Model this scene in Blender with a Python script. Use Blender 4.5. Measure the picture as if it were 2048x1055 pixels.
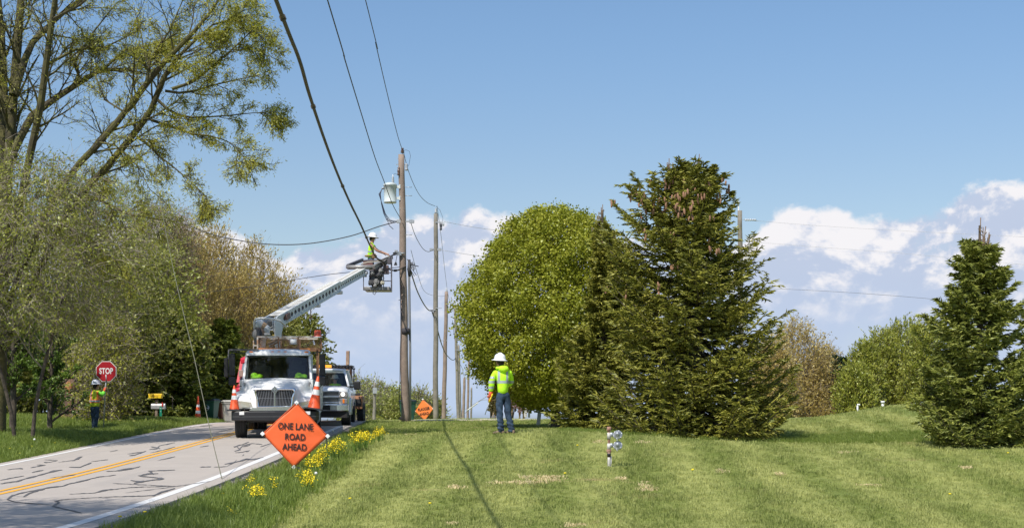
import bpy, bmesh, math, random
import numpy as np
from mathutils import Vector, Matrix, Euler
for _o in list(bpy.data.objects): bpy.data.objects.remove(_o)
SC = bpy.context.scene
COL = SC.collection
rng = np.random.default_rng(11)
random.seed(5)
# ---------------------------------------------------------------- camera, sky, sun, exposure
F, YH, CX, H0 = 2800.0, 815.0, 1024.0, 1.6          # focal length in photo pixels, horizon row, centre column, eye height
cam = bpy.data.objects.new('camera', bpy.data.cameras.new('camera')); COL.objects.link(cam)
cam.location = (0, 0, H0); cam.rotation_euler = (math.radians(90), 0, 0)
cam.data.sensor_width = 36; cam.data.lens = 36*F/2048
cam.data.shift_y = (YH-527.5)/2048
cam.data.clip_start = 0.1; cam.data.clip_end = 6000
SC.camera = cam
SUN_DIR = Vector((-0.38, -0.66, 1.0)).normalized()    # towards the sun
SUN_EL = math.asin(SUN_DIR.z); SUN_ROT = math.atan2(SUN_DIR.x, SUN_DIR.y)
sd = bpy.data.lights.new('sun', 'SUN'); sun = bpy.data.objects.new('sun', sd); COL.objects.link(sun)
sd.energy = 4.6; sd.angle = math.radians(0.53); sd.color = (1.0, 0.955, 0.88)
sun.rotation_euler = (-SUN_DIR).to_track_quat('-Z', 'Y').to_euler(); sun.location = (-20, -30, 60)
SC.view_settings.view_transform = 'Standard'; SC.view_settings.look = 'None'
SC.view_settings.exposure = 0.12; SC.view_settings.gamma = 1.0; SC.view_settings.use_curve_mapping = False
SC.cycles.max_bounces = 6; SC.cycles.diffuse_bounces = 3; SC.cycles.transparent_max_bounces = 8
SC.cycles.use_adaptive_sampling = True

def N(nt, typ, **kw):
    n = nt.nodes.new(typ)
    for k, v in kw.items():
        if k.startswith('i_'):
            key = k[2:]
            key = int(key) if key.isdigit() else key.replace('_', ' ')
            n.inputs[key].default_value = v
        else: setattr(n, k, v)
    return n
def math_(nt, op, a, b=None, c=None, clamp=False):
    n = nt.nodes.new('ShaderNodeMath'); n.operation = op; n.use_clamp = clamp
    for i, v in enumerate((a, b, c)):
        if v is None: continue
        if isinstance(v, (int, float)): n.inputs[i].default_value = v
        else: nt.links.new(v, n.inputs[i])
    return n.outputs[0]
def mix_(nt, f, a, b, mode='MIX'):
    n = nt.nodes.new('ShaderNodeMix'); n.data_type = 'RGBA'; n.blend_type = mode; n.clamp_factor = True
    for i, v in ((0, f), (6, a), (7, b)):
        if isinstance(v, (int, float)): n.inputs[i].default_value = v
        elif isinstance(v, tuple): n.inputs[i].default_value = (*v, 1) if len(v) == 3 else v
        else: nt.links.new(v, n.inputs[i])
    return n.outputs[2]
def noise_(nt, vec, scale, detail=4, rough=.55, dist=0.0, dim='3D'):
    n = N(nt, 'ShaderNodeTexNoise', noise_dimensions=dim); n.inputs['Scale'].default_value = scale
    n.inputs['Detail'].default_value = detail; n.inputs['Roughness'].default_value = rough; n.inputs['Distortion'].default_value = dist
    if vec is not None: nt.links.new(vec, n.inputs['Vector'])
    return n.outputs[0]
def sstep(nt, v, lo, hi, a=0.0, b=1.0):
    n = N(nt, 'ShaderNodeMapRange', interpolation_type='SMOOTHSTEP')
    nt.links.new(v, n.inputs[0])
    for i, x in enumerate((lo, hi, a, b)): n.inputs[i+1].default_value = x
    return n.outputs[0]

world = bpy.data.worlds.new('World'); SC.world = world; world.use_nodes = True
def build_world():
    nt = world.node_tree; nt.nodes.clear()
    S = 0.1
    sky = N(nt, 'ShaderNodeTexSky', sky_type='NISHITA', sun_disc=False)
    sky.sun_elevation = SUN_EL; sky.sun_rotation = SUN_ROT
    sky.air_density = 1.0; sky.dust_density = 1.0; sky.ozone_density = 1.6; sky.altitude = 200
    tc = N(nt, 'ShaderNodeTexCoord').outputs['Generated']
    sep = N(nt, 'ShaderNodeSeparateXYZ'); nt.links.new(tc, sep.inputs[0])
    x, y, z = sep.outputs
    r = math_(nt, 'SQRT', math_(nt, 'ADD', math_(nt, 'MULTIPLY', x, x), math_(nt, 'MULTIPLY', y, y)))
    az = math_(nt, 'ARCTAN2', x, y)                       # azimuth from the view of the road, radians
    el = math_(nt, 'DIVIDE', z, math_(nt, 'MAXIMUM', r, 0.02))   # tangent of elevation
    # height of the cloud bank's skyline, by azimuth
    cm = N(nt, 'ShaderNodeFloatCurve'); c = cm.mapping.curves[0]
    prof = [(-200, 470), (200, 450), (400, 452), (470, 470), (530, 500), (560, 520), (600, 492), (660, 478), (730, 470), (800, 440), (860, 428), (905, 440), (940, 410),
            (1000, 420), (1050, 425), (1090, 450), (1250, 480), (1420, 500), (1500, 470), (1545, 428), (1610, 420), (1690, 428), (1720, 446), (1800, 436), (1880, 424), (1940, 400), (2048, 392), (2250, 430)]
    A0, A1 = -0.55, 0.55
    pts = [((math.atan((p-CX)/F)-A0)/(A1-A0), (YH-q)/F/0.25) for p, q in prof]
    c.points[0].location = (0, 0.55); c.points[-1].location = (1, 0.52)
    for a, b in pts: c.points.new(a, b)
    cm.mapping.update()
    t = math_(nt, 'DIVIDE', math_(nt, 'SUBTRACT', az, A0), A1-A0, clamp=True); nt.links.new(t, cm.inputs['Value'])
    top = math_(nt, 'MULTIPLY', cm.outputs[0], 0.25)
    comb = N(nt, 'ShaderNodeCombineXYZ'); nt.links.new(az, comb.inputs[0]); nt.links.new(math_(nt, 'MULTIPLY', el, 1.35), comb.inputs[1])
    P = comb.outputs[0]
    up = N(nt, 'ShaderNodeVectorMath', operation='ADD'); nt.links.new(P, up.inputs[0]); up.inputs[1].default_value = (-0.0045, 0.011, 0)
    PU = up.outputs[0]
    n1 = noise_(nt, P, 14, 9, .59, .2); n1u = noise_(nt, PU, 14, 9, .59, .2)
    n2 = noise_(nt, P, 60, 5, .6, .2)
    big = noise_(nt, P, 9.5, 4, .52)
    bill = math_(nt, 'ADD', math_(nt, 'MULTIPLY', math_(nt, 'SUBTRACT', n1, .5), .040), math_(nt, 'MULTIPLY', math_(nt, 'SUBTRACT', n2, .5), .016))
    edge = math_(nt, 'SUBTRACT', math_(nt, 'ADD', top, bill), el)           # > 0 inside the bank
    mask = sstep(nt, edge, -0.001, 0.007)
    # lit billows against shaded hollows
    lit = math_(nt, 'MULTIPLY', math_(nt, 'SUBTRACT', n1, n1u), 9.0)
    rim = sstep(nt, edge, 0.0, 0.034, 1.0, 0.0)
    puff = math_(nt, 'ADD', math_(nt, 'ADD', math_(nt, 'MULTIPLY', rim, .42), lit), math_(nt, 'MULTIPLY', math_(nt, 'SUBTRACT', big, .425), 3.4))
    low = sstep(nt, el, 0.045, 0.115)
    puff = math_(nt, 'MULTIPLY', puff, math_(nt, 'ADD', math_(nt, 'MULTIPLY', low, .85), .15))
    pf = sstep(nt, puff, 0.0, 0.92)
    shade = mix_(nt, sstep(nt, el, 0.0, 0.12), (0.44, 0.555, 0.76), (0.47, 0.54, 0.70))
    shade = mix_(nt, math_(nt, 'MULTIPLY', n1, .5), shade, (0.56, 0.64, 0.78))
    cl = mix_(nt, pf, shade, (0.85, 0.835, 0.86))
    # thinner patches let the blue through
    thin = sstep(nt, math_(nt, 'ADD', big, math_(nt, 'MULTIPLY', pf, .4)), 0.28, 0.48, .72, 1.0)
    a = math_(nt, 'MULTIPLY', mask, thin)
    # small stray wisps higher up
    w = noise_(nt, P, 9.0, 5, .55); wz = sstep(nt, w, 0.67, 0.80, 0, .55)
    hi = math_(nt, 'MULTIPLY', wz, sstep(nt, el, 0.30, 0.14))
    skc = mix_(nt, 1.0, sky.outputs[0], mix_(nt, sstep(nt, el, .10, .30), (1.15, 1.13, 1.13), (1.10, 1.24, 1.32)), 'MULTIPLY')
    skc = mix_(nt, hi, skc, (0.62/S, 0.62/S, 0.74/S))
    sc = N(nt, 'ShaderNodeVectorMath', operation='SCALE'); nt.links.new(cl, sc.inputs[0]); sc.inputs['Scale'].default_value = 1/S
    out = mix_(nt, a, skc, sc.outputs[0])
    below = sstep(nt, el, -0.02, 0.0)
    out = mix_(nt, below, (0.9, 1.05, 0.5), out)
    bg = N(nt, 'ShaderNodeBackground'); bg.inputs[1].default_value = S; nt.links.new(out, bg.inputs[0])
    o = N(nt, 'ShaderNodeOutputWorld'); nt.links.new(bg.outputs[0], o.inputs[0])
build_world()

# ---------------------------------------------------------------- places: photo pixel + distance -> point
def at(px, py, d): return Vector(((px-CX)/F*d, d, H0+(YH-py)/F*d))
RW, CRN, SE = 2.68, 0.016, 0.0148
RP = [-8.2604, -0.49, -0.4751, -0.6253, 0.7951, 0.7857, -0.187, -0.4603]
def _poly(c, d):
    d = np.asarray(d, float); n = (np.clip(d, 16, 66)-40)/25
    v = c[0]+c[1]*n+c[2]*n**2+c[3]*n**3
    for e in (16., 66.):
        m = (e-40)/25; sl = (c[1]+2*c[2]*m+3*c[3]*m*m)/25
        ex = (d-e) if e == 66. else (d-e)
        if e == 16.: v = np.where(d < e, v+ex*sl*.5, v)
        else: v = np.where(d > e, v+ex*(sl if c is not RP[4:] else sl), v)
    return v
def road_x(d): return _poly(RP[:4], d)
def road_z(d):
    v = _poly(RP[4:], d)
    far = road_z0 - 0.012*(np.asarray(d, float)-66)
    return np.where(np.asarray(d) > 66, far, v)
road_z0 = float(_poly(RP[4:], 66.0))
def road_s(x, d):                                     # signed distance across from the centre line
    e = .05; sl = (road_x(d+e)-road_x(d-e))/(2*e)
    return (x-road_x(d))/np.sqrt(1+sl*sl)
def surf_road(s, d): return road_z(d)-CRN*np.abs(s)+SE*s
CP = []
def cp(px, py, d): p = at(px, py, d); CP.append((p.x, p.y, p.z))
for a in [(1024,1055,18),(1500,1055,18.5),(2048,1055,19),(620,1055,18.8),(1218,932,25),(2048,962,25),(1650,968,24.6),(1003,866,32),(800,880,35),(1400,880,34),
          (1700,883,35),(1960,890,32),(2200,880,33),(1590,852,42),(1700,828,46),(1780,811,50),(1850,811,50),(2000,812,50),(1480,846,46),(1570,857,50),(1580,856,60),(1650,838,50),(1655,842,60),(1480,850,62),(810,846,54),(1080,846,53),(950,842,57),
          (900,836,66),(750,839,64),(1050,837,64),(1250,842,54),(700,905,31),(800,960,25),(640,1000,21.5),
          (25,872,42),(190,874,46),(150,840,52),(0,836,60),(320,844,56),(400,843,62),(-300,880,40)]: cp(*a)
for d in (18, 22, 26, 30, 35, 40, 46, 52):
    zr = float(road_z(d)); xr = float(road_x(d))
    CP.append((xr+RW+1.3, d, zr-.20 if d < 40 else zr-.05))
    CP.append((xr-RW-1.5, d, zr+.02)); CP.append((xr-RW-5, d, zr+.14+(.0 if d > 30 else .1)))
for d in (60, 66): CP.append((float(road_x(d))+4, d, float(road_z(d))-.02)); CP.append((float(road_x(d))-4.5, d, float(road_z(d))-.02))
for x in (-60, -35): 
    for d in (20, 35, 50, 65): CP.append((x, d, 1.15))
for x in (-35, 0, 35, 60): CP.append((x, 0, 0.0)); CP.append((x, -30, 0.0))
for x in (30, 60):
    for d in (30, 50): CP.append((x, d, .9))
for x in (17, 25): CP.append((x, 60, 1.5))
for d in (80, 100, 140):
    for x in (-90, -50, -20, 0, 20, 50, 90): CP.append((x, d, 1.08-.012*(d-70)))
CPa = np.array(CP)
def _tps(A, B):
    r2 = ((A[:, None, :2]-B[None, :, :2])**2).sum(-1); return .5*r2*np.log(r2+1e-9)
_n = len(CPa); _K = _tps(CPa, CPa)+np.eye(_n)*1.5; _Q = np.c_[np.ones(_n), CPa[:, :2]]
_W = np.linalg.solve(np.block([[_K, _Q], [_Q.T, np.zeros((3, 3))]]), np.r_[CPa[:, 2], 0, 0, 0])
def terrain(x, d):
    x = np.atleast_1d(np.asarray(x, float)); d = np.atleast_1d(np.asarray(d, float)); sh = np.broadcast(x, d).shape
    x = np.broadcast_to(x, sh).ravel(); d = np.broadcast_to(d, sh).ravel()
    xc = np.clip(x, -90, 90); dc = np.clip(d, -30, 140)
    out = np.empty(len(x))
    for i in range(0, len(x), 20000):
        p = np.c_[xc[i:i+20000], dc[i:i+20000]]
        out[i:i+20000] = _tps(p, CPa)@_W[:_n]+np.c_[np.ones(len(p)), p]@_W[_n:]
    return (out-.012*np.maximum(d-140, 0)).reshape(sh)
def ground(x, d, sink=True):
    z = terrain(x, d); x = np.broadcast_to(x, z.shape); d = np.broadcast_to(d, z.shape)
    s = road_s(x, d); a = np.abs(s)
    zr = surf_road(np.clip(s, -RW-.35, RW+.35), d)-.05
    t = np.clip((a-RW-.32)/1.3, 0, 1); t = t*t*(3-2*t)
    z = zr*(1-t)+z*t
    if sink: z = np.where(a < RW+.28, zr-.02, z)
    return z
def gz(x, d):
    s = abs(float(road_s(x, d)))
    if s < RW+.3: return float(surf_road(float(road_s(x, d)), d))
    return float(ground(x, d)[0])
_D = np.linspace(14, 75, 1200)
def hit(px, py, road=False):                           # where the ray through a photo pixel meets the ground
    X = (px-CX)/F*_D; Z = H0+(YH-py)/F*_D
    G = surf_road(road_s(X, _D), _D) if road else ground(X, _D)
    k = np.argmax(Z < G) if np.any(Z < G) else len(_D)-1
    if k == 0: return Vector((X[0], _D[0], Z[0]))
    f = (Z[k-1]-G[k-1])/((Z[k-1]-G[k-1])-(Z[k]-G[k])+1e-9); d = _D[k-1]+f*(_D[k]-_D[k-1])
    return Vector(((px-CX)/F*d, d, float(G[k-1]+f*(G[k]-G[k-1]))))
def foot(px, d): x = (px-CX)/F*d; return Vector((x, d, gz(x, d)))

# ---------------------------------------------------------------- materials
MATS = {}
def mat(name, col, rough=.6, metal=0.0, var=0.0, vscale=8.0, col2=None, bump=0.0, bscale=40.0, emit=None, spec=.5, coat=0.0, alpha=1.0, trans=0.0):
    if name in MATS: return MATS[name]
    m = bpy.data.materials.new(name); m.use_nodes = True; nt = m.node_tree; b = nt.nodes['Principled BSDF']
    b.inputs['Base Color'].default_value = (*col, 1); b.inputs['Roughness'].default_value = rough; b.inputs['Metallic'].default_value = metal
    b.inputs['Specular IOR Level'].default_value = spec; b.inputs['Coat Weight'].default_value = coat
    tc = None
    if var or col2 or bump:
        tc = N(nt, 'ShaderNodeTexCoord').outputs['Object']
    if col2:
        f = sstep(nt, noise_(nt, tc, vscale, 6, .62), .5-var*.5-.06, .5+var*.5+.06)
        nt.links.new(mix_(nt, f, col, col2), b.inputs['Base Color'])
    elif var:
        f = noise_(nt, tc, vscale, 6, .62)
        lo = tuple(c*(1-var) for c in col); hi = tuple(min(1, c*(1+var)) for c in col)
        nt.links.new(mix_(nt, sstep(nt, f, .3, .7), lo, hi), b.inputs['Base Color'])
    if bump:
        bn = N(nt, 'ShaderNodeBump'); bn.inputs['Strength'].default_value = bump; bn.inputs['Distance'].default_value = .02
        nt.links.new(noise_(nt, tc, bscale, 4), bn.inputs['Height']); nt.links.new(bn.outputs[0], b.inputs['Normal'])
    if emit:
        b.inputs['Emission Color'].default_value = (*emit[:3], 1); b.inputs['Emission Strength'].default_value = emit[3]
    if trans: b.inputs['Transmission Weight'].default_value = trans
    if alpha < 1: b.inputs['Alpha'].default_value = alpha
    MATS[name] = m; return m
def leaf_mat(name, cols, trans=.35, rough=.5, gloss=.10):
    if name in MATS: return MATS[name]
    m = bpy.data.materials.new(name); m.use_nodes = True; nt = m.node_tree; nt.nodes.clear()
    g = N(nt, 'ShaderNodeNewGeometry'); ramp = N(nt, 'ShaderNodeValToRGB'); ramp.color_ramp.interpolation = 'LINEAR'
    e = ramp.color_ramp.elements
    while len(e) < len(cols): e.new(.5)
    for i, c in enumerate(cols): e[i].position = i/(len(cols)-1); e[i].color = (*c, 1)
    pos = N(nt, 'ShaderNodeTexCoord').outputs['Object']
    big = noise_(nt, pos, 1.1, 3)
    f = math_(nt, 'ADD', math_(nt, 'MULTIPLY', g.outputs['Random Per Island'], .65), math_(nt, 'MULTIPLY', math_(nt, 'SUBTRACT', big, .32), 1.0), clamp=True)
    nt.links.new(f, ramp.inputs[0]); c = ramp.outputs[0]
    d = N(nt, 'ShaderNodeBsdfDiffuse'); t = N(nt, 'ShaderNodeBsdfTranslucent'); gl = N(nt, 'ShaderNodeBsdfGlossy'); gl.inputs['Roughness'].default_value = rough
    gl.inputs['Color'].default_value = (.45, .5, .4, 1)
    nt.links.new(c, d.inputs[0]); nt.links.new(c, t.inputs[0])
    m1 = N(nt, 'ShaderNodeMixShader'); m1.inputs[0].default_value = trans; nt.links.new(d.outputs[0], m1.inputs[1]); nt.links.new(t.outputs[0], m1.inputs[2])
    m2 = N(nt, 'ShaderNodeMixShader'); m2.inputs[0].default_value = gloss; nt.links.new(m1.outputs[0], m2.inputs[1]); nt.links.new(gl.outputs[0], m2.inputs[2])
    o = N(nt, 'ShaderNodeOutputMaterial'); nt.links.new(m2.outputs[0], o.inputs[0])
    MATS[name] = m; return m
def lawn_colour(nt):
    """mown lawn: swaths of the mower lying two ways, dry patches, clover; the same field colours ground and blades"""
    P = N(nt, 'ShaderNodeNewGeometry').outputs['Position']
    sep = N(nt, 'ShaderNodeSeparateXYZ'); nt.links.new(P, sep.inputs[0]); x, y = sep.outputs[0], sep.outputs[1]
    flat = N(nt, 'ShaderNodeVectorMath', operation='MULTIPLY'); nt.links.new(P, flat.inputs[0]); flat.inputs[1].default_value = (1, 1, 0); FP = flat.outputs[0]
    warp = math_(nt, 'MULTIPLY', math_(nt, 'SUBTRACT', noise_(nt, FP, .35, 2), .5), 2.2)
    # swaths along the verge on the left, swinging across on the right
    a = math_(nt, 'ADD', math_(nt, 'MULTIPLY', y, .38), math_(nt, 'MULTIPLY', x, -1.0))
    u1 = math_(nt, 'ADD', a, warp)
    b2 = math_(nt, 'ADD', math_(nt, 'MULTIPLY', y, 1.0), math_(nt, 'MULTIPLY', x, .55)); u2 = math_(nt, 'ADD', b2, warp)
    s1 = math_(nt, 'SINE', math_(nt, 'MULTIPLY', u1, 3.3)); s2 = math_(nt, 'SINE', math_(nt, 'MULTIPLY', u2, 2.7))
    side = sstep(nt, math_(nt, 'ADD', x, math_(nt, 'MULTIPLY', warp, .6)), -1.5, 2.5)
    u3 = math_(nt, 'ADD', math_(nt, 'ADD', x, math_(nt, 'MULTIPLY', y, -.05)), math_(nt, 'MULTIPLY', warp, .28))
    st = math_(nt, 'SINE', math_(nt, 'MULTIPLY', u3, 4.1))
    st = math_(nt, 'MULTIPLY', st, sstep(nt, noise_(nt, FP, .22, 2), .30, .62, .35, 1.15))
    rim_ = sstep(nt, math_(nt, 'ABSOLUTE', math_(nt, 'ADD', x, math_(nt, 'ADD', 2.75, math_(nt, 'MULTIPLY', math_(nt, 'SUBTRACT', y, 20), .022)))), .15, .75, 1.0, 0)
    st = math_(nt, 'ADD', st, rim_)
    tall_ = N(nt, 'ShaderNodeVectorMath', operation='MULTIPLY'); nt.links.new(P, tall_.inputs[0]); tall_.inputs[1].default_value = (1, .38, 0)
    patch = noise_(nt, tall_.outputs[0], .8, 5, .6); fine = noise_(nt, tall_.outputs[0], 9, 4, .7)
    f = math_(nt, 'ADD', math_(nt, 'MULTIPLY', st, .14), math_(nt, 'ADD', math_(nt, 'MULTIPLY', patch, .62), math_(nt, 'MULTIPLY', math_(nt, 'SUBTRACT', fine, .5), .8)))
    c = mix_(nt, sstep(nt, f, .02, .62), (0.180, 0.232, 0.046), (0.43, 0.45, 0.155))
    str_ = N(nt, 'ShaderNodeVectorMath', operation='MULTIPLY'); nt.links.new(FP, str_.inputs[0]); str_.inputs[1].default_value = (.45, 1.5, 0)
    dry = sstep(nt, noise_(nt, str_.outputs[0], .62, 6, .7), .60, .68)
    c = mix_(nt, math_(nt, 'MULTIPLY', dry, .75), c, (0.46, 0.36, 0.19))
    return c, P
def make_lawn_mats():
    for name in ('lawn_ground', 'lawn_blades'):
        m = bpy.data.materials.new(name); m.use_nodes = True; nt = m.node_tree; b = nt.nodes['Principled BSDF']
        c, P = lawn_colour(nt); b.inputs['Roughness'].default_value = .75; b.inputs['Specular IOR Level'].default_value = .25
        if name == 'lawn_ground':
            c = mix_(nt, 1.0, c, (0.85, 0.83, 0.72), 'MULTIPLY')
            # bare soil and gravel beside the pavement (read from a vertex mark)
            at_ = N(nt, 'ShaderNodeAttribute', attribute_name='zone'); z = N(nt, 'ShaderNodeSeparateColor'); nt.links.new(at_.outputs['Color'], z.inputs[0])
            nz = noise_(nt, P, 3.0, 5)
            lush = mix_(nt, noise_(nt, P, 2.0, 4), (0.05, 0.10, 0.010), (0.12, 0.17, 0.02))
            c = mix_(nt, z.outputs[1], c, lush)
            g = mix_(nt, noise_(nt, P, 24.0, 5), (0.16, 0.12, 0.085), (0.34, 0.28, 0.215))
            c = mix_(nt, sstep(nt, math_(nt, 'ADD', z.outputs[0], math_(nt, 'MULTIPLY', math_(nt, 'SUBTRACT', nz, .5), .9)), .35, .6), c, g)
            bn = N(nt, 'ShaderNodeBump'); bn.inputs['Strength'].default_value = .8; bn.inputs['Distance'].default_value = .03
            nt.links.new(noise_(nt, P, 45, 5), bn.inputs['Height']); nt.links.new(bn.outputs[0], b.inputs['Normal'])
            nt.links.new(c, b.inputs['Base Color'])
        else:
            oi = N(nt, 'ShaderNodeObjectInfo')
            c2 = mix_(nt, math_(nt, 'MULTIPLY', oi.outputs['Random'], .35), c, (0.50, 0.50, 0.20))
            nt.links.new(c2, b.inputs['Base Color'])
            t = N(nt, 'ShaderNodeBsdfTranslucent'); nt.links.new(c2, t.inputs[0])
            mx = N(nt, 'ShaderNodeMixShader'); mx.inputs[0].default_value = .3
            nt.links.new(b.outputs[0], mx.inputs[1]); nt.links.new(t.outputs[0], mx.inputs[2]); nt.links.new(mx.outputs[0], nt.nodes['Material Output'].inputs[0])
        MATS[name] = m
make_lawn_mats()
def blade_mat(name, c1, c2):
    m = bpy.data.materials.new(name); m.use_nodes = True; nt = m.node_tree; b = nt.nodes['Principled BSDF']
    oi = N(nt, 'ShaderNodeObjectInfo'); g = N(nt, 'ShaderNodeNewGeometry')
    f = math_(nt, 'ADD', math_(nt, 'MULTIPLY', oi.outputs['Random'], .5), math_(nt, 'MULTIPLY', noise_(nt, g.outputs['Position'], 1.2, 3), .6))
    c = mix_(nt, f, c1, c2); nt.links.new(c, b.inputs['Base Color']); b.inputs['Roughness'].default_value = .5; b.inputs['Specular IOR Level'].default_value = .4
    t = N(nt, 'ShaderNodeBsdfTranslucent'); nt.links.new(c, t.inputs[0])
    mx = N(nt, 'ShaderNodeMixShader'); mx.inputs[0].default_value = .35
    nt.links.new(b.outputs[0], mx.inputs[1]); nt.links.new(t.outputs[0], mx.inputs[2]); nt.links.new(mx.outputs[0], nt.nodes['Material Output'].inputs[0])
    MATS[name] = m; return m

# ---------------------------------------------------------------- mesh tools
def link(o, parent=None):
    COL.objects.link(o)
    if parent is not None: o.parent = parent
    return o
def tag(o, label=None, cat=None, group=None, kind=None):
    for k, v in (('label', label), ('category', cat), ('group', group), ('kind', kind)):
        if v: o[k] = v
    return o
def thing(name, label, cat, loc=(0, 0, 0), rz=0, group=None, rot=None):
    o = bpy.data.objects.new(name, None); o.empty_display_size = .2; COL.objects.link(o); o.location = loc
    o.rotation_euler = rot if rot else (0, 0, rz)
    return tag(o, label, cat, group)
def raw_mesh(name, V, Fq, mats, smooth=False, mi=None):
    """V (n,3); Fq (m,k) faces all of one size"""
    me = bpy.data.meshes.new(name); V = np.asarray(V, np.float32); Fq = np.asarray(Fq, np.int32); k = Fq.shape[1]
    me.vertices.add(len(V)); me.vertices.foreach_set('co', V.ravel())
    me.loops.add(Fq.size); me.loops.foreach_set('vertex_index', Fq.ravel())
    me.polygons.add(len(Fq)); me.polygons.foreach_set('loop_start', np.arange(0, Fq.size, k, dtype=np.int32))
    if mi is not None: me.polygons.foreach_set('material_index', np.asarray(mi, np.int32))
    me.polygons.foreach_set('use_smooth', np.full(len(Fq), smooth))
    me.update(calc_edges=True)
    for m in mats: me.materials.append(m)
    return me
class G:
    """collects shapes; build() links them as one mesh object"""
    def __init__(s): s.v = []; s.f = []; s.m = []; s.sm = []
    def add(s, V, Fs, mi=0, smooth=False):
        b = len(s.v); s.v += [tuple(p) for p in V]
        for f in Fs: s.f.append(tuple(i+b for i in f)); s.m.append(mi); s.sm.append(smooth)
        return s
    def box(s, c, d, mi=0, R=None, taper=None):
        x, y, z = (k/2 for k in d); tx, ty = taper or (1, 1)
        P = [Vector(p) for p in ((-x,-y,-z),(x,-y,-z),(x,y,-z),(-x,y,-z),(-x*tx,-y*ty,z),(x*tx,-y*ty,z),(x*tx,y*ty,z),(-x*tx,y*ty,z))]
        if R is not None: P = [R@p for p in P]
        P = [p+Vector(c) for p in P]
        return s.add(P, [(0,3,2,1),(4,5,6,7),(0,1,5,4),(1,2,6,5),(2,3,7,6),(3,0,4,7)], mi)
    def bar(s, a, b, w, h, mi=0, up=(0, 0, 1)):
        a, b = Vector(a), Vector(b); u = (b-a).normalized(); sd_ = u.cross(Vector(up))
        if sd_.length < 1e-4: sd_ = u.cross(Vector((1, 0, 0)))
        sd_.normalize(); n = sd_.cross(u)
        P = []
        for q in (a, b):
            for i, j in ((-1,-1),(1,-1),(1,1),(-1,1)): P.append(q+sd_*i*w/2+n*j*h/2)
        return s.add(P, [(0,1,2,3),(7,6,5,4),(0,4,5,1),(1,5,6,2),(2,6,7,3),(3,7,4,0)], mi)
    def tube(s, pts, r, n=8, mi=0, cap=True, smooth=True, squash=1.0):
        pts = [Vector(p) for p in pts]; K = len(pts); rs = r if isinstance(r, (list, tuple)) else [r]*K
        V = []; prev = None
        for i, p in enumerate(pts):
            t = (pts[min(i+1, K-1)]-pts[max(i-1, 0)]).normalized()
            if prev is None:
                a = t.cross(Vector((0, 0, 1)))
                if a.length < .05: a = t.cross(Vector((1, 0, 0)))
            else: a = prev-t*prev.dot(t)
            a.normalize(); prev = a; b = t.cross(a)
            for k in range(n):
                th = 2*math.pi*k/n; V.append(p+(a*math.cos(th)+b*math.sin(th)*squash)*rs[i])
        Fs = [(i*n+k, i*n+(k+1) % n, (i+1)*n+(k+1) % n, (i+1)*n+k) for i in range(K-1) for k in range(n)]
        s.add(V, Fs, mi, smooth)
        if cap:
            b = len(s.v)-len(V)
            s.f.append(tuple(b+k for k in range(n-1, -1, -1))); s.m.append(mi); s.sm.append(False)
            s.f.append(tuple(b+(K-1)*n+k for k in range(n))); s.m.append(mi); s.sm.append(False)
        return s
    def cyl(s, a, b, r, r2=None, n=16, mi=0, cap=True): return s.tube([a, b], [r, r if r2 is None else r2], n, mi, cap)
    def lathe(s, c, prof, n=20, mi=0, axis='z', smooth=True, sx=1.0):
        V = []
        for r, h in prof:
            for k in range(n):
                th = 2*math.pi*k/n; p = (r*math.cos(th)*sx, r*math.sin(th), h)
                if axis == 'x': p = (h, p[0], p[1])
                if axis == 'y': p = (p[0], h, p[1])
                V.append((p[0]+c[0], p[1]+c[1], p[2]+c[2]))
        Fs = [(i*n+k, i*n+(k+1) % n, (i+1)*n+(k+1) % n, (i+1)*n+k) for i in range(len(prof)-1) for k in range(n)]
        if axis == 'y': Fs = [f[::-1] for f in Fs]
        return s.add(V, Fs, mi, smooth)
    def ball(s, c, r, mi=0, n=12, m=8):
        r = r if isinstance(r, (tuple, list)) else (r, r, r); V = []; Fs = []
        for i in range(m+1):
            ph = math.pi*i/m
            for k in range(n):
                th = 2*math.pi*k/n; V.append((c[0]+r[0]*math.sin(ph)*math.cos(th), c[1]+r[1]*math.sin(ph)*math.sin(th), c[2]+r[2]*math.cos(ph)))
        for i in range(m):
            for k in range(n): Fs.append((i*n+k, (i+1)*n+k, (i+1)*n+(k+1) % n, i*n+(k+1) % n))
        return s.add(V, Fs, mi, True)
    def prism(s, poly, d0, d1, axis='y', mi=0):
        """poly in the two other axes, extruded along axis from d0 to d1"""
        def P(a, b, d): return {'y': (a, d, b), 'x': (d, a, b), 'z': (a, b, d)}[axis]
        n = len(poly); V = [P(a, b, d0) for a, b in poly]+[P(a, b, d1) for a, b in poly]
        Fs = [tuple(range(n)), tuple(range(2*n-1, n-1, -1))]+[(k, k+n, (k+1) % n+n, (k+1) % n) for k in range(n)]
        return s.add(V, Fs, mi)
    def loft(s, rings, mi=0, closed=True, cap=True, smooth=True):
        n = len(rings[0]); V = [p for r in rings for p in r]; m = n if closed else n-1
        Fs = [(i*n+k, i*n+(k+1) % n, (i+1)*n+(k+1) % n, (i+1)*n+k) for i in range(len(rings)-1) for k in range(m)]
        s.add(V, Fs, mi, smooth)
        if cap and closed:
            b = len(s.v)-len(V); s.f += [tuple(b+k for k in range(n-1, -1, -1)), tuple(b+(len(rings)-1)*n+k for k in range(n))]; s.m += [mi, mi]; s.sm += [False, False]
        return s
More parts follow.
